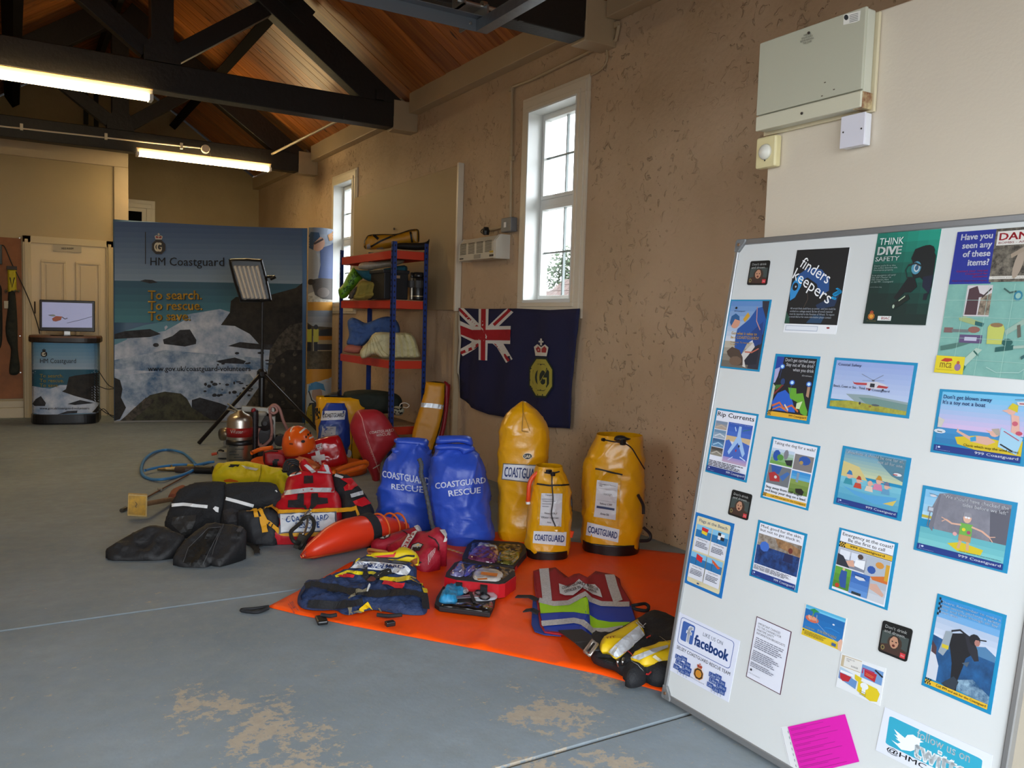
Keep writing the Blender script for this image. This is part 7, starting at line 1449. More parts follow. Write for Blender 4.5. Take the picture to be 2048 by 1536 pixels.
guard('left black padded leg guard with a white stripe, its rubber boot pointing left', k_([(498, 1130), (520, 1030), (555, 945), (600, 860), (650, 820), (760, 785), (930, 780), (975, 805), (975, 900), (920, 1085), (820, 1110), (700, 1190), (600, 1240)]), k_([(50, 1295), (215, 1195), (300, 1150), (380, 1120), (500, 1125), (560, 1160), (650, 1200), (600, 1290), (500, 1365), (400, 1400), (95, 1397), (60, 1330)]), k_([(552, 962), (640, 955), (740, 965), (826, 974)]), P, n, ((230, 1122), (330, 1122), (320, 1060), .13), 41, ex1)
t, s2 = guard('right black padded leg guard with a white stripe, its buckled boot nearer the camera', k_([(930, 1110), (945, 1000), (955, 860), (985, 795), (1310, 786), (1375, 850), (1385, 900), (1300, 960), (1180, 1000), (1100, 1030), (1150, 1110), (1060, 1180)]), k_([(560, 1365), (640, 1240), (820, 1105), (950, 1105), (1100, 1130), (1120, 1200), (1050, 1300), (920, 1430), (850, 1390), (810, 1450), (640, 1440), (580, 1390)]), k_([(945, 905), (1040, 930), (1180, 968)]), P, n, ((370, 1136), (450, 1136), (440, 1055), .16), 47, ex2)
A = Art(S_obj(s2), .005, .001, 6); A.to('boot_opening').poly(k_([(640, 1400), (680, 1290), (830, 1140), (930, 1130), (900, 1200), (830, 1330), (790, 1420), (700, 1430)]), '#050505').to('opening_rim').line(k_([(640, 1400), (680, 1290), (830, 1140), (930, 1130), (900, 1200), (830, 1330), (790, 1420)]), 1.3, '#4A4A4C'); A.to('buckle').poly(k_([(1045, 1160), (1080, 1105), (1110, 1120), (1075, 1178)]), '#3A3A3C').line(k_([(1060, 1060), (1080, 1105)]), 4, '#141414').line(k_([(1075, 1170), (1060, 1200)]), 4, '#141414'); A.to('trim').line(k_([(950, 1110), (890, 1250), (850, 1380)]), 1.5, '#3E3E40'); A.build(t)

# red life vest
v_ = lambda P: C2(P, 480, 820, 4.517)
t = thing('life_vest', fl(610, 1075), 'large red rescue vest with yellow belts and a white lettered panel', 'life vest')
P, n = tilt((545, 1092), (690, 1086), (620, 944), .34)
s0 = soft('back_padding', k_([(1060, 1010), (1100, 1000), (1200, 1000), (1330, 985), (1380, 1100), (1340, 1270), (1240, 1290), (1180, 1270), (1130, 1160), (1090, 1060)]), *tilt((500, 1092), (545, 1092), (510, 1015), .2), .03, .04, M('#1D1E22', .7, bump=.2, bs=60), t, 'floor', amp=.012)
s1 = soft('front_panel', v_([(420, 625), (480, 585), (600, 565), (700, 558), (830, 585), (865, 740), (915, 810), (925, 1080), (880, 1160), (700, 1200), (290, 1200), (290, 1060), (310, 860), (390, 760)]), P, n, .07, .08, M_RED, t, 'floor', amp=.012, seed=51)
s2 = soft('shoulder_panel', v_([(830, 590), (900, 590), (990, 610), (1060, 690), (1110, 740), (1190, 860), (1215, 930), (1200, 1000), (1100, 1000), (920, 1080), (915, 810), (865, 740)]), P, n, .05, .06, M('#17171B', .75, bump=.2, bs=70), t, 'floor', amp=.014, seed=53)
s3 = soft('collar', v_([(535, 490), (560, 462), (600, 465), (690, 560), (720, 520), (740, 492), (790, 495), (820, 540), (828, 590), (700, 580), (600, 575)]), P+n*.03, n, .05, .04, M_RED, t, .05, amp=.008, seed=57)
s4 = soft('shoulder_strap', v_([(420, 545), (430, 520), (470, 500), (520, 500), (545, 540), (540, 575), (480, 580), (430, 590)]), P, n, .02, .03, M('#17171B', .7), t, .03, amp=.012, seed=59)
qq = lambda x, y, o=.06: onpl(480+x/4.517, 820+y/4.517, P+n*o, n)
for dx in (0, 16, 34): MB().tube(spline([qq(395+dx, 560), qq(400+dx, 500+dx*.5), qq(430+dx, 455+dx), qq(490, 450+dx), qq(530, 470+dx)], 5), .008, 6).build('black_strap', M_BLACK, t, True)
A = Art(S_obj(s0, s1, s2, s3, s4), .005, .001, 7)
A.to('reflective_strip').line(v_([(400, 752), (620, 722), (850, 726)]), 9, M_SIL).poly(v_([(580, 500), (605, 490), (690, 560), (650, 575)]), M_SIL).poly(v_([(755, 495), (790, 500), (820, 580), (700, 570), (700, 556), (780, 560)]), M_SIL).line(v_([(1000, 780), (1110, 748)]), 8, M_SIL).line(v_([(860, 590), (930, 615)]), 5, M_SIL).line(v_([(450, 600), (555, 572)]), 3, M_SIL)
A.to('black_patch').poly(v_([(578, 597), (660, 594), (662, 665), (576, 670)]), '#241014').poly(v_([(520, 760), (578, 758), (575, 888), (505, 888), (430, 885), (435, 820), (515, 815)]), '#1C1A1E').poly(v_([(645, 758), (705, 757), (708, 795), (790, 800), (795, 848), (700, 860), (610, 930), (570, 880), (590, 860), (612, 905), (640, 860)]), '#1C1A1E').line(v_([(500, 385+200), (560, 540)]), 2, '#111111')
A.to('red_patch').poly(v_([(905, 625), (1000, 620), (1060, 690), (1010, 720), (950, 735), (940, 700), (975, 670)]), M_RED).poly(v_([(1020, 830), (1120, 790), (1180, 850), (1100, 880), (1040, 860)]), M_RED)
A.to('yellow_belt').line(v_([(120, 850), (235, 830), (355, 925), (600, 922), (1000, 905), (1050, 890)]), 8.5, M_WEB).line(v_([(1045, 870), (1068, 960), (1070, 1000)]), 5, M_WEB).line(v_([(60, 905), (180, 900), (240, 1000), (370, 1115), (600, 1128), (925, 1090)]), 8, M_WEB).line(v_([(200, 960), (230, 1105)]), 12, M_WEB).line(v_([(130, 830), (150, 970)]), 8, M_WEB)
A.to('belt_slider').line(v_([(225, 865), (215, 920)]), 2, '#14100A').line(v_([(255, 880), (245, 935)]), 2, '#14100A').line(v_([(270, 1015), (255, 1045)]), 2, '#14100A').line(v_([(292, 1030), (278, 1062)]), 2, '#14100A')
badge_label(A, v_([(370, 955), (850, 935), (850, 1085), (367, 1108)]), [('COASTGUARD', .1, .88), ('RESCUE', .27, .72)], bold=.8, ink='#1E4684', border='#5A5E68'); A.build(t)
P0, n0 = P, n; q = lambda x, y, o=.13: onpl(480+x/4.517, 820+y/4.517, P0+n0*o, n0)
MB().tube(spline([q(640, 900), q(600, 930), q(590, 950), q(620, 960), q(640, 930)], 5), .006, 6).build('steel_ring', M_STEEL, t, True)
MB().tube(spline([q(560, 990), q(620, 962), (q(665, 1000)), q(660, 1080), q(600, 1160), q(560, 1220), q(540, 1250, .1)], 5), .011, 8).tube(spline([q(560, 1010), q(500, 1060), q(460, 1100), q(465, 1150), q(490, 1190), q(540, 1210, .1)], 5), .011, 8).build('tow_strap', M('#1E1C18', .6), t, True)
MB().tube(spline([q(545, 1000), q(570, 970), q(610, 975), q(605, 1040), q(580, 1110), q(560, 1120)], 5), .007, 8).build('karabiner', M_STEEL, t, True)
bev(MB().beam(q(580, 1130, .11), q(525, 1260, .05), .06, .012, n0).build('strap_end', M('#2A2418', .6, var=.5, vs=90), t), .003)

for P_s in ([(500, 1060), (508, 1085), (522, 1092)], [(478, 1078), (505, 1090), (515, 1100)], [(512, 1093), (514, 1107)]):
    b_ = MB(); pp = [fl(x, y, .012) for x, y in P_s]
    for a1, b1 in zip(pp[:-1], pp[1:]): b_.beam(a1, b1, .03, .006)
    b_.build('webbing_tail', M_NYL, t)
# torpedo buoy
a, b_ = fl(603, 1124), fl(812, 1074); t = thing('rescue_buoy', a.lerp(b_, .5), 'orange torpedo rescue buoy with a black band, lying in front of the red vest', 'buoy')
a = a+Vector((0, 0, .03)); b_ = b_+Vector((0, 0, .06)); rad = [.012, .045, .062, .078, .088, .092, .092, .09, .085, .078, .068, .055, .03]; N_ = len(rad)-1
pts = [a.lerp(b_, (i/N_)**1.0) for i in range(N_+1)]; pts = [Vector((p.x, p.y, max(p.z, r_*.95+.004))) for p, r_ in zip(pts, rad)]
s_ = MB().tube(pts, rad, 24).build('body', M('#E23A1A', .35, coat=.2, var=.05), t, True)
f = .60; c = a.lerp(b_, f); d = (b_-a).normalized(); zc = .094
MB().lathe(Vector((c.x, c.y, zc))-d*.03, [(.088, 0), (.095, .002), (.095, .058), (.088, .06)], 28, d).build('black_band', M_NYL, t)
for f in (.72, .84, .92):
    c = a.lerp(b_, f); rr = .088-.03*max(0, f-.75)/.25; MB().tube([Vector((c.x, c.y, zc-.008))+Matrix.Rotation(2*math.pi*k/20, 3, d)@(d.orthogonal().normalized()*rr) for k in range(20)], .006, 6, closed=True).build('cord', M('#D8621E', .6), t, True)
A = Art(S_obj(s_), .002, .0004, 5).to('moulding_line'); A.line([(603, 1118), (640, 1112), (680, 1105), (722, 1096)], 2.2, M('#D8602A')); A.to('nose_cord').line([(603, 1126), (607, 1118), (606, 1110)], 2.5, M('#D87A3A')).line([(613, 1116), (608, 1108), (612, 1103)], 4, M('#A82A12')); A.build(t)
# throw bags
w_ = v_
def throwbag(label, P, pl, sd, deco):
    t = thing('throw_bag', fl(P[0][0]+20, P[0][1]+20), label, 'throw bag'); s = soft('body', P, pl[0], pl[1], .06, .05, M('#A0102A', .6, bump=.2, bs=70), t, 'floor', amp=.008, seed=sd)
    A = Art(S_obj(s), .004, .0008, 5); deco(A); A.build(t); return t, s
def d1(A):
    A.to('piping').line(w_([(1455, 1085), (1500, 1110), (1530, 1150)]), 2, '#1A1416'); A.to('badge').poly(w_([(1250, 1165), (1300, 1135), (1360, 1120), (1350, 1150), (1300, 1170)]), '#1A1A1A').poly(w_([(1262, 1163), (1305, 1141), (1348, 1128), (1340, 1147), (1298, 1164)]), '#C8C8C4')
    A.to('stitched_pattern'); [A.line(w_([(1345+k*18, 1220+k*3), (1350+k*18, 1275)]), .9, '#C8A8A8') for k in range(7)]
    A.to('white_cuff').poly(w_([(1570, 1050), (1605, 1035), (1640, 1100), (1600, 1095)]), '#C8C6C4')
def d2(A):
    A.to('badge').poly(w_([(1530, 1270), (1555, 1215), (1610, 1195), (1660, 1215), (1620, 1275)]), '#101214').poly(w_([(1542, 1263), (1562, 1221), (1610, 1203), (1648, 1219), (1613, 1267)]), '#A8A8A0').poly(w_([(1548, 1262), (1566, 1238), (1640, 1240), (1612, 1266)]), '#1A1C1E'); A.poly(w_([(1590, 1225), (1620, 1212), (1615, 1228)]), '#D8A83A')
    A.to('piping').line(w_([(1700, 1140), (1760, 1170), (1795, 1220), (1790, 1270)]), 2.5, '#1A1416').line(w_([(1700, 1400), (1700, 1310), (1760, 1250)]), .8, '#C8A8A8'); A.to('stitched_pattern'); [A.line(w_([(1705+k*9, 1300-k*7), (1700+k*9, 1390-k*16)]), .8, '#C8A8A8') for k in range(7)]
    A.to('white_cuff').poly(w_([(1800, 1092), (1845, 1088), (1872, 1150), (1860, 1190), (1835, 1190), (1845, 1150)]), '#D0CECA')
    A.to('white_strap').q(w_([(1550, 1085), (1610, 1105), (1510, 1265), (1455, 1245)])).rect(0, 0, 1, 1, '#D4D2CE').rect(0, -.02, .06, 1, '#17171A').rect(.94, -.02, 1, 1, '#17171A'); F = A.f; A.to('lettering'); A.q([F(.82, .12), F(.82, 1.0), F(.22, 1.0), F(.22, .12)]); A.text('SAFEQ', 0, 0, 1, 1, '#9A1820', 2); A.q(None)
    A.to('loop').line(w_([(1590, 1375), (1640, 1378)]), 3, '#101012').line(w_([(1600, 1395), (1630, 1400)]), 3, '#D89A6A')
throwbag('red throw bag lying between the orange buoy and its matching neighbour', w_([(1190, 1185), (1330, 1130), (1480, 1080), (1560, 1060), (1610, 1038), (1645, 1100), (1600, 1180), (1500, 1260), (1340, 1295), (1215, 1285)]), tilt((745, 1106), (800, 1106), (800, 1060), .12), 61, d1)
t, _ = throwbag('red throw bag with a white strap, in front of the blue bags', w_([(1335, 1290), (1480, 1205), (1560, 1150), (1690, 1120), (1750, 1130), (1800, 1092), (1845, 1088), (1872, 1150), (1860, 1195), (1800, 1240), (1812, 1300), (1760, 1370), (1700, 1440), (1640, 1475), (1595, 1445), (1600, 1350), (1500, 1320)]), tilt((800, 1125), (845, 1146), (850, 1070), .13), 67, d2)
q = lambda x, y, z: fl(480+x/4.517, 820+y/4.517, z)
MB().tube(spline([q(1160, 1275, .04), q(1170, 1260, .06), q(1240, 1270, .07), q(1310, 1280, .06), q(1320, 1295, .05), q(1230, 1300, .03), q(1165, 1290, .03)], 5), .009, 6).build('rope_handle', M('#C88A4A', .6), t, True)
t = thing('measuring_tape', fl(905, 1098, .01), 'thin orange and white dotted strap behind the first aid kit', 'strap'); 
for k in range(12):
    MB().beam(fl(881+k*4.0, 1093+k*1.25, .022), fl(884.9+k*4.0, 1094.2+k*1.25, .022), .018, .003).build('strap_segment', M('#D88A2A' if k % 2 else '#D8B08A', .6), t)

# open first aid kit
f_ = lambda P: C2(P, 840, 1070, 7.314)
t = thing('first_aid_kit', fl(960, 1160), 'open red and black first aid kit in three folds on the orange tarpaulin', 'first aid kit')
prismpx('back_tray', f_([(620, 300), (690, 140), (790, 65), (1440, 100), (1545, 130), (1560, 240), (1370, 460), (1100, 430), (620, 350)]), .015, .05, M('#16161A', .6), t)
prismpx('back_trim', f_([(1385, 450), (1565, 230), (1562, 262), (1390, 480)]), .012, .035, M_RED, t, .001)
prismpx('middle_tray', f_([(370, 600), (385, 540), (500, 400), (600, 368), (1340, 470), (1395, 545), (1390, 590), (1230, 700), (1150, 712), (540, 650), (370, 600)]), .012, .085, M('#17171B', .6), t)
bb_ = MB(); pb = [fl(840+x/7.314, 1070+y/7.314, .082)-toward(fl(960, 1150))*-.004 for x, y in ((366, 606), (540, 655), (880, 690), (1150, 716), (1236, 704), (1396, 592))]; nb_ = len(pb)
bb_.add([p for p in pb]+[Vector((p.x, p.y, .016)) for p in pb], [[i, i+1, nb_+i+1, nb_+i] for i in range(nb_-1)]); solid(bb_.build('middle_band', M_RED, t), .004)
prismpx('front_tray', f_([(215, 1000), (240, 900), (330, 750), (400, 725), (1050, 785), (1115, 845), (1090, 1000), (1025, 1140), (700, 1100), (280, 1050)]), .013, .035, M('#141417', .6), t)
def fill(nm, P, z, H, mat, sd=0, am=.008): return soft(nm, f_(P), fl(950, 1120, z), Vector((0, 0, 1)), H, .02, mat, t, .002, step=.012, amp=am, sc=30, seed=sd)
CL = M('#C9CDD2', .12, var=.6, vs=40, hex2='#3A3C42', coat=.8)
fill('black_lining', [(690, 310), (740, 170), (820, 110), (1430, 140), (1500, 180), (1500, 240), (1350, 420), (1100, 400), (680, 345)], .048, .004, M('#0E0E10', .25, coat=.5)); fill('purple_pack', [(700, 340), (740, 260), (840, 190), (1000, 190), (1130, 220), (1160, 300), (1090, 405), (900, 390)], .051, .018, M('#8A4A72', .15, var=.7, vs=30, hex2='#4A1A3A', coat=.8), 3); fill('clear_pack', [(840, 170), (870, 130), (1000, 150), (1130, 165), (1120, 220), (1020, 210), (920, 190)], .056, .014, CL, 4); fill('olive_pack', [(1120, 390), (1160, 270), (1300, 260), (1470, 280), (1360, 430), (1240, 420)], .051, .016, M('#7A7430', .15, var=.7, vs=34, hex2='#2E2A10', coat=.8), 5)
fill('black_lining', [(420, 580), (450, 520), (540, 430), (620, 400), (1320, 490), (1350, 550), (1200, 670), (1120, 680), (560, 610)], .083, .004, M('#0C0C0E', .25, coat=.5)); fill('lilac_pack', [(440, 580), (500, 500), (560, 430), (640, 420), (660, 560), (590, 610)], .087, .018, M('#8A88B4', .15, var=.6, vs=40, hex2='#3A3460', coat=.8), 6); fill('blue_pack', [(660, 500), (760, 460), (820, 490), (760, 560), (680, 600), (640, 590)], .087, .014, M('#4A4AA0', .15, var=.5, vs=40, coat=.8), 7); fill('dressing_pack', [(780, 560), (880, 500), (1150, 530), (1220, 580), (1150, 670), (1000, 672), (800, 650)], .087, .012, M('#C4BEB8', .2, var=.3, vs=40, coat=.6), 8, .004)
A = Art(lambda x, y: (fl(x, y, .103), Vector((0, 0, 1))), .001).to('orange_label'); A.poly(f_([(900, 540), (1140, 565), (1125, 610), (885, 580)]), '#D87A1E').poly(f_([(830, 640), (980, 630), (985, 655), (850, 665)]), '#D87A1E'); A.build(t)
fill('glove_bundle', [(275, 940), (330, 850), (400, 785), (520, 770), (640, 800), (640, 860), (560, 900), (540, 980), (420, 1000), (300, 985)], .036, .03, M('#2E9CCB', .5, var=.4, vs=60, hex2='#1A6A9A'), 9, .014); fill('clear_pack', [(580, 790), (640, 770), (710, 790), (700, 840), (640, 850)], .042, .012, CL, 10)
fill('shears_pack', [(740, 880), (830, 800), (1010, 785), (1120, 870), (1125, 920), (1060, 950), (840, 965), (770, 930)], .037, .006, M('#BFC2CC', .2, coat=.6), 11, .003)
q = lambda x, y, z: fl(840+x/7.314, 1070+y/7.314, z)
for cx, cy, rx, ry in ((860, 840, 58, 32), (945, 905, 75, 38)): MB().tube([q(cx+rx*math.cos(2*math.pi*k/18)+.1*ry*math.sin(2*math.pi*k/18), cy+ry*math.sin(2*math.pi*k/18), .048) for k in range(18)], .004, 6, closed=True).build('shears_handle', M('#14161C', .3), t, True)
MB().beam(q(820, 870, .046), q(470, 910, .046), .012, .003).beam(q(870, 900, .046), q(500, 925, .046), .012, .003).build('shears_blade', M_STEEL, t)
fill('lower_pouch', [(330, 1010), (600, 1000), (900, 1010), (1060, 980), (1020, 1120), (700, 1085), (330, 1040)], .036, .008, M('#1E1C1C', .12, var=.8, vs=30, hex2='#070707', coat=.9), 12, .006)
MB().beam(q(740, 840, .05), q(800, 980, .05), .014, .004).build('elastic_strap', M_NYL, t)
for P in ([(530, 640), (620, 655), (620, 720), (525, 700)], [(880, 690), (990, 700), (985, 770), (885, 752)]): prismpx('closure_tab', f_(P), .02, .075, M_NYL, t, .001)

# hi-vis tabard
h_ = lambda P: C2(P, 1020, 1120, 5.486)
out = h_([(255, 120), (320, 100), (430, 90), (500, 80), (560, 130), (640, 190), (700, 155), (760, 145), (850, 190), (900, 150), (940, 120), (1140, 160), (1205, 205), (1220, 280), (1330, 460), (1385, 650), (1390, 690), (1250, 780), (1100, 840), (900, 835), (760, 815), (560, 812), (380, 792), (330, 720), (300, 520), (290, 440), (265, 300)])
def tabz(p, x, y): return .018+.006*nz(p, 6, 2)+.022*math.exp(-((x-1172)/9)**2)+.008*math.exp(-((x-1115)/14)**2)
V, F = cdt(out, 7); VV = []
for v in V: p = fl(v.x, v.y, .018); z = tabz(p, v.x, v.y); VV.append(fl(v.x, v.y, z))
t = thing('tabard', fl(1160, 1230), 'red, blue and lime tabard with silver tapes, flat on the orange tarpaulin', 'vest')
s_ = mk('front_panel', VV, facing(VV, F), M('#A01322', .7, bump=.15, bs=120), t, smooth=True); solid(s_, .006)
V, F = cdt(h_([(250, 440), (290, 430), (340, 720), (400, 800), (480, 815), (560, 830), (380, 815), (270, 780), (235, 700)]), 9); bv_ = [fl(v.x, v.y, .016) for v in V]; bk_ = mk('back_panel', bv_, facing(bv_, F), M('#1C3A86', .7), t); solid(bk_, .004)
A = Art(S_obj(s_), .002, .0007, 4); LIM, BL_, SV = M('#A6E016', .6), M('#133EAE', .6), M('#C4C6C8', .35, var=.35, vs=120)
A.to('blue_block').poly(h_([(330, 590), (850, 560), (1325, 500), (1385, 690), (1250, 780), (1100, 840), (760, 815), (380, 785)]), BL_).poly(h_([(850, 410), (900, 470), (1320, 500), (1380, 680), (1000, 690), (880, 610)]), BL_)
A.to('lime_block').poly(h_([(320, 460), (500, 490), (700, 450), (850, 405), (860, 500), (870, 600), (700, 575), (560, 575), (335, 590)]), LIM).poly(h_([(870, 605), (960, 660), (1100, 685), (1370, 685), (1250, 775), (1010, 840), (900, 830), (880, 740)]), LIM)
A.to('silver_tape').line(h_([(372, 95), (390, 260), (410, 450)]), 19, SV).line(h_([(1090, 150), (1130, 300), (1185, 460)]), 19, SV).line(h_([(318, 445), (480, 485), (640, 475), (830, 375), (880, 440), (1000, 485), (1200, 492), (1310, 490)]), 10, SV).line(h_([(345, 705), (560, 685), (700, 670), (800, 690), (900, 780), (1050, 785), (1240, 755)]), 11, SV)
A.to('edging').line(h_([(255, 120), (265, 300), (292, 440), (305, 560), (335, 715), (385, 788), (560, 808), (700, 812)]), 2.4, M('#8E1420', .7))
A.to('label').poly(h_([(535, 265), (640, 300), (700, 270), (760, 215), (830, 270), (930, 275), (985, 330), (1012, 420), (900, 380), (800, 310), (740, 360), (690, 395), (600, 395), (545, 375)]), M_LBL)
A.to('lettering'); 
for s1, Q in (('COASTGUA', [(565, 305), (760, 240), (770, 275), (570, 335)]), ('RD RESCUE', [(770, 240), (965, 320), (970, 350), (770, 275)]), ('OFFICER IN', [(590, 345), (770, 290), (790, 320), (600, 375)]), ('CHARGE', [(800, 300), (945, 350), (955, 378), (805, 330)])): A.qtext(s1, h_(Q), '#1C1E2A', 1.5)
A.build(t)
def band(nm, pts, w, parent, mat=M_NYL):
    b = MB()
    for a1, b1 in zip(pts[:-1], pts[1:]): b.beam(a1, b1, w, .005)
    return b.build(nm, mat, parent)
g_ = lambda x, y, z=.03: fl(1020+x/5.486, 1120+y/5.486, z)
band('side_strap', [g_(300, 440), g_(220, 400, .04), g_(70, 400)], .035, t); band('side_strap', [g_(310, 580), g_(240, 545, .04), g_(160, 555)], .04, t)
MB().tube(spline([g_(1340, 500), g_(1400, 490, .04), g_(1480, 480, .035), g_(1520, 510), g_(1500, 555), g_(1400, 545), g_(1350, 525)], 5), .008, 6).build('side_loop', M_NYL, t, True)

# inflatable life jacket, black with yellow and silver lobes
t = thing('life_jacket', g_(1400, 1000, 0), 'black and yellow inflatable life jacket with a steel buckle, beside the display board', 'life jacket')
ls = [soft('black_cover', h_([(880, 850), (950, 815), (1060, 850), (1390, 680), (1500, 612), (1640, 612), (1790, 665), (1900, 780), (1900, 1250), (1680, 1305), (1560, 1290), (1480, 1250), (1240, 1190), (1150, 1130), (1000, 1085), (900, 1020)]), fl(1260, 1310, .05), Vector((0, 0, 1)), .04, .06, M_NYL, t, 'floor', amp=.014, seed=71, floor=.02),
      soft('lower_pouch', h_([(1240, 1200), (1330, 1140), (1480, 1200), (1500, 1250), (1430, 1300), (1330, 1318), (1265, 1290), (1275, 1250)]), fl(1260, 1340, .05), Vector((0, 0, 1)), .03, .03, M_NYL, t, 'floor', amp=.012, seed=72, floor=.02)]
lo1 = soft('yellow_lobe', h_([(982, 935), (1010, 885), (1150, 830), (1390, 690), (1440, 720), (1480, 830), (1320, 970), (1165, 1082), (1080, 1010), (1000, 1000)]), fl(1240, 1290, .085), Vector((0, 0, 1)), .035, .04, M('#DDB80C', .5, bump=.1, bs=30), t, .02, amp=.008, seed=73)
lo2 = soft('yellow_lobe', h_([(1325, 1070), (1560, 980), (1760, 930), (1900, 940), (1900, 1100), (1690, 1125), (1480, 1150), (1400, 1115)]), fl(1310, 1320, .085), Vector((0, 0, 1)), .035, .04, M('#DDB80C', .5, bump=.1, bs=30), t, .02, amp=.008, seed=74)
A = Art(S_obj(*ls, lo1, lo2), .004, .0008, 6); A.to('silver_panel').poly(h_([(1080, 1010), (1200, 890), (1410, 722), (1480, 828), (1320, 970), (1168, 1080)]), M('#C4C8CE', .35, var=.15, vs=20)).poly(h_([(1325, 1070), (1560, 980), (1735, 935), (1735, 965), (1500, 1060), (1420, 1100)]), M('#B4B8BC', .35, var=.15, vs=20))
A.to('lettering').qtext('FIT', h_([(1060, 855), (1160, 840), (1160, 860), (1070, 872)]), '#7A3A14', 2).line(h_([(1380, 690), (1440, 745), (1490, 700)]), 2.2, '#C8C8C8').line(h_([(1400, 680), (1470, 750)]), 1.8, '#C8C8C8'); A.to('label').poly(h_([(1555, 1065), (1590, 1045), (1665, 1105), (1640, 1125)]), '#D8D0B8'); A.to('red_lining').poly(h_([(1490, 860), (1545, 830), (1550, 850), (1500, 870)]), '#C81E14').line(h_([(1240, 1020), (1290, 1010), (1350, 1050)]), 2, '#B81E1E').line(h_([(1500, 1250), (1530, 1260), (1560, 1230)]), 3, '#B81E1E'); A.to('stitching').line(h_([(1330, 1120), (1400, 1160), (1455, 1225)]), 1, '#8A8A8A').line(h_([(1640, 850), (1740, 920)]), .8, '#8A8468'); A.build(t)
band('belt', [g_(660, 770, .03), g_(850, 900, .075), g_(960, 990, .08)], .1, t, M('#26272B', .7)); pts = [g_(905, 885, .1), g_(955, 925, .1), g_(870, 1045, .09), g_(820, 1005, .09)]
MB().tube(pts, .007, 8, closed=True).build('buckle', M('#C8BEB4', .3, metal=.8), t, True)
for x in (1190, 1245): MB().tube(spline([g_(x, 1080, .08), g_(x-10, 1120, .075), g_(x+5, 1165, .05)], 4), .005, 6).build('d_ring', M_STEEL, t, True)
band('strap', [g_(1000, 1070, .05), g_(1090, 1090, .06), g_(1160, 1110, .06)], .04, t)

# navy harness jacket on the tarpaulin corner
n_ = lambda P: C2(P, 460, 1060, 4.655)
t = thing('harness_jacket', fl(720, 1225), 'navy padded harness jacket with black webbing and yellow loops, on the tarpaulin corner', 'harness')
P, n = tilt((600, 1226), (850, 1238), (770, 1122), .12)
s1 = soft('body', n_([(628, 640), (660, 560), (720, 500), (850, 482), (930, 445), (1090, 385), (1150, 310), (1200, 282), (1400, 290), (1640, 325), (1735, 350), (1720, 420), (1670, 445), (1780, 500), (1838, 600), (1830, 770), (1760, 815), (1620, 805), (1530, 790), (1340, 740), (1200, 790), (1110, 832), (1040, 815), (980, 760), (820, 772), (700, 752), (650, 710)]), P, n, .035, .045, M_NAVY, t, 'floor', amp=.022, sc=16, seed=81, floor=.012, step=.016)
s2 = soft('collar', n_([(1150, 330), (1190, 285), (1330, 240), (1520, 225), (1560, 190), (1640, 184), (1720, 220), (1762, 262), (1745, 330), (1690, 300), (1600, 282), (1360, 275), (1240, 290)]), P+n*.02, n, .03, .03, M('#DFC212', .5), t, .03, amp=.008, seed=82)
A = Art(S_obj(s1, s2), .005, .0011, 6)
A.to('red_trim').poly(n_([(1330, 245), (1520, 226), (1550, 200), (1530, 250), (1400, 258)]), '#C8202A'); A.to('black_trim').line(n_([(1370, 262), (1560, 265), (1640, 240), (1720, 245)]), 3.5, '#101012').poly(n_([(1640, 310), (1690, 285), (1740, 260), (1755, 320), (1700, 345)]), '#8A4A14')
A.to('label').poly(n_([(1120, 360), (1190, 290), (1420, 305), (1640, 335), (1680, 370), (1645, 430), (1420, 385), (1250, 362)]), M_LBL); A.poly(n_([(1190, 288), (1260, 262), (1450, 270), (1640, 308), (1640, 322), (1420, 302)]), '#4A4E54')
A.to('lettering').qtext('COASTGUARD', n_([(1190, 302), (1625, 340), (1615, 366), (1180, 322)]), INK, 1.5).qtext('RESCUE', n_([(1250, 330), (1525, 350), (1510, 376), (1240, 350)]), INK, 1.5)
A.to('yellow_webbing').line(n_([(985, 440), (1090, 392), (1200, 405), (1330, 405), (1370, 425)]), 6, M_YJ).line(n_([(1400, 455), (1560, 470), (1690, 450), (1790, 500), (1820, 590)]), 9, M('#DFC212', .4)).line(n_([(1305, 710), (1235, 760), (1215, 830)]), 18, M('#E2BE14', .4)); A.to('red_label').poly(n_([(1000, 430), (1080, 415), (1170, 420), (1150, 455), (1060, 450)]), '#B8141E').poly(n_([(1425, 478), (1630, 505), (1610, 555), (1540, 545), (1420, 510)]), '#C01824')
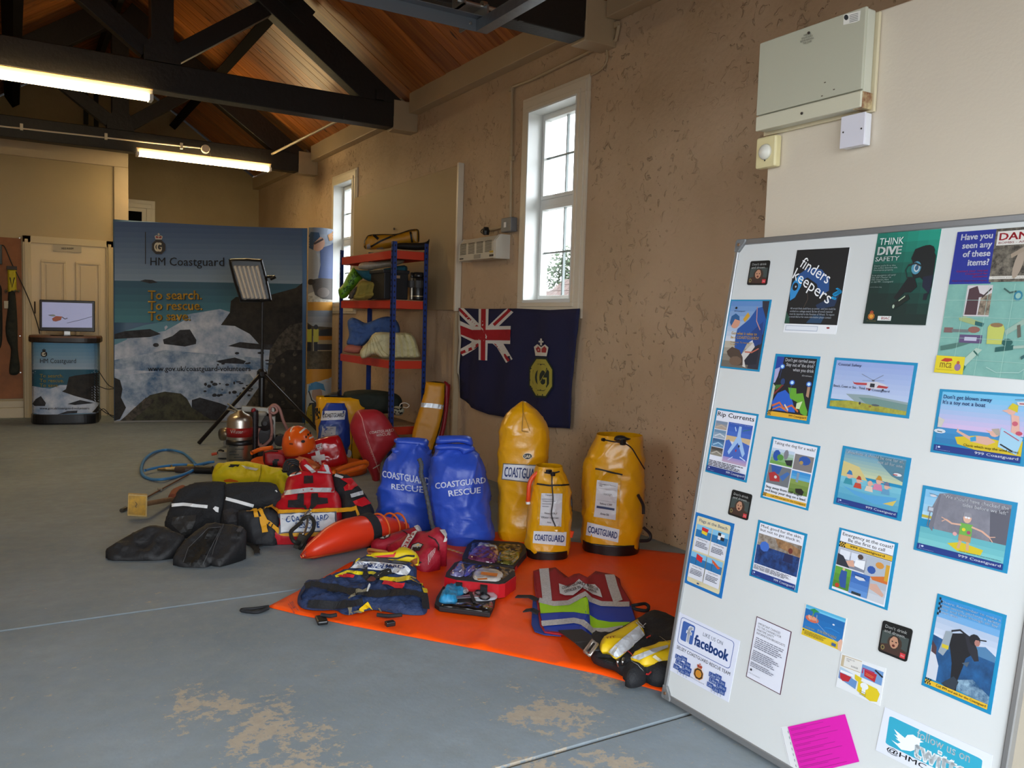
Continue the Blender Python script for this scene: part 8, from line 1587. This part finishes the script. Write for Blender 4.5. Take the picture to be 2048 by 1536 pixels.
A.to('black_webbing').line(n_([(1245, 365), (1260, 430), (1290, 480), (1340, 450), (1450, 400), (1500, 390)]), 11, M_NYL).line(n_([(650, 660), (640, 610), (690, 540), (760, 510), (940, 540), (1100, 575), (1320, 600), (1560, 590), (1700, 590), (1800, 620), (1815, 740)]), 13, M_NYL).line(n_([(730, 690), (960, 710), (1110, 700), (1230, 670)]), 14, M_NYL).line(n_([(960, 510), (950, 590)]), 20, M_NYL); A.to('grey_webbing').line(n_([(1280, 560), (1180, 580), (1110, 650)]), 4.5, M('#6E6650', .7)).line(n_([(1115, 730), (1130, 850), (1180, 900), (1240, 895), (1380, 840), (1470, 830), (1500, 880)]), 5, M('#6E6650', .7)); A.to('buckle').poly(n_([(1285, 480), (1310, 445), (1365, 465), (1335, 500)]), '#5A2A2C').line(n_([(1300, 515), (1270, 580)]), 5, '#C8C8C4').line(n_([(1380, 440), (1415, 405)]), 3, '#A8A8A8'); A.build(t)
P_ = lambda x, y, z=.03: fl(460+x/4.655, 1060+y/4.655, z)
bev(MB().beam(P_(838, 805, .02), P_(866, 870, .016), .045, .018).build('clip', M_BLACKM, t), .006); MB().tube(spline([P_(850, 790), P_(930, 800), P_(990, 790)], 4), .009, 8).build('leg_strap', M_NYL, t, True); MB().tube(spline([P_(1370, 790), P_(1480, 800), P_(1600, 790)], 4), .009, 8).build('leg_strap', M_NYL, t, True); bev(MB().box(P_(1490, 870), (.04, .03, .02)).build('clip', M_BLACKM, t), .004)

# ---------------------------------------------------------------- groups of look-alikes
GR = {'poster': 'posters on the display board', 'coaster': 'dark square coasters on the display board', 'equipment_bag': 'yellow equipment bags', 'dry_bag': 'plain dry bags standing around the tarpaulin', 'tube_light': 'tube lights under the roof trusses', 'throw_bag': 'red throw bags', 'leg_guard': 'black leg guards', 'red_pouch': 'red pouches behind the life vest', 'roof_purlin': 'purlins under the roof', 'roof_hanger': 'hangers on the gable wall'}
for o in list(COL.objects):
    if o.parent is None and o.name.split('.')[0] in GR: o['group'] = GR[o.name.split('.')[0]]
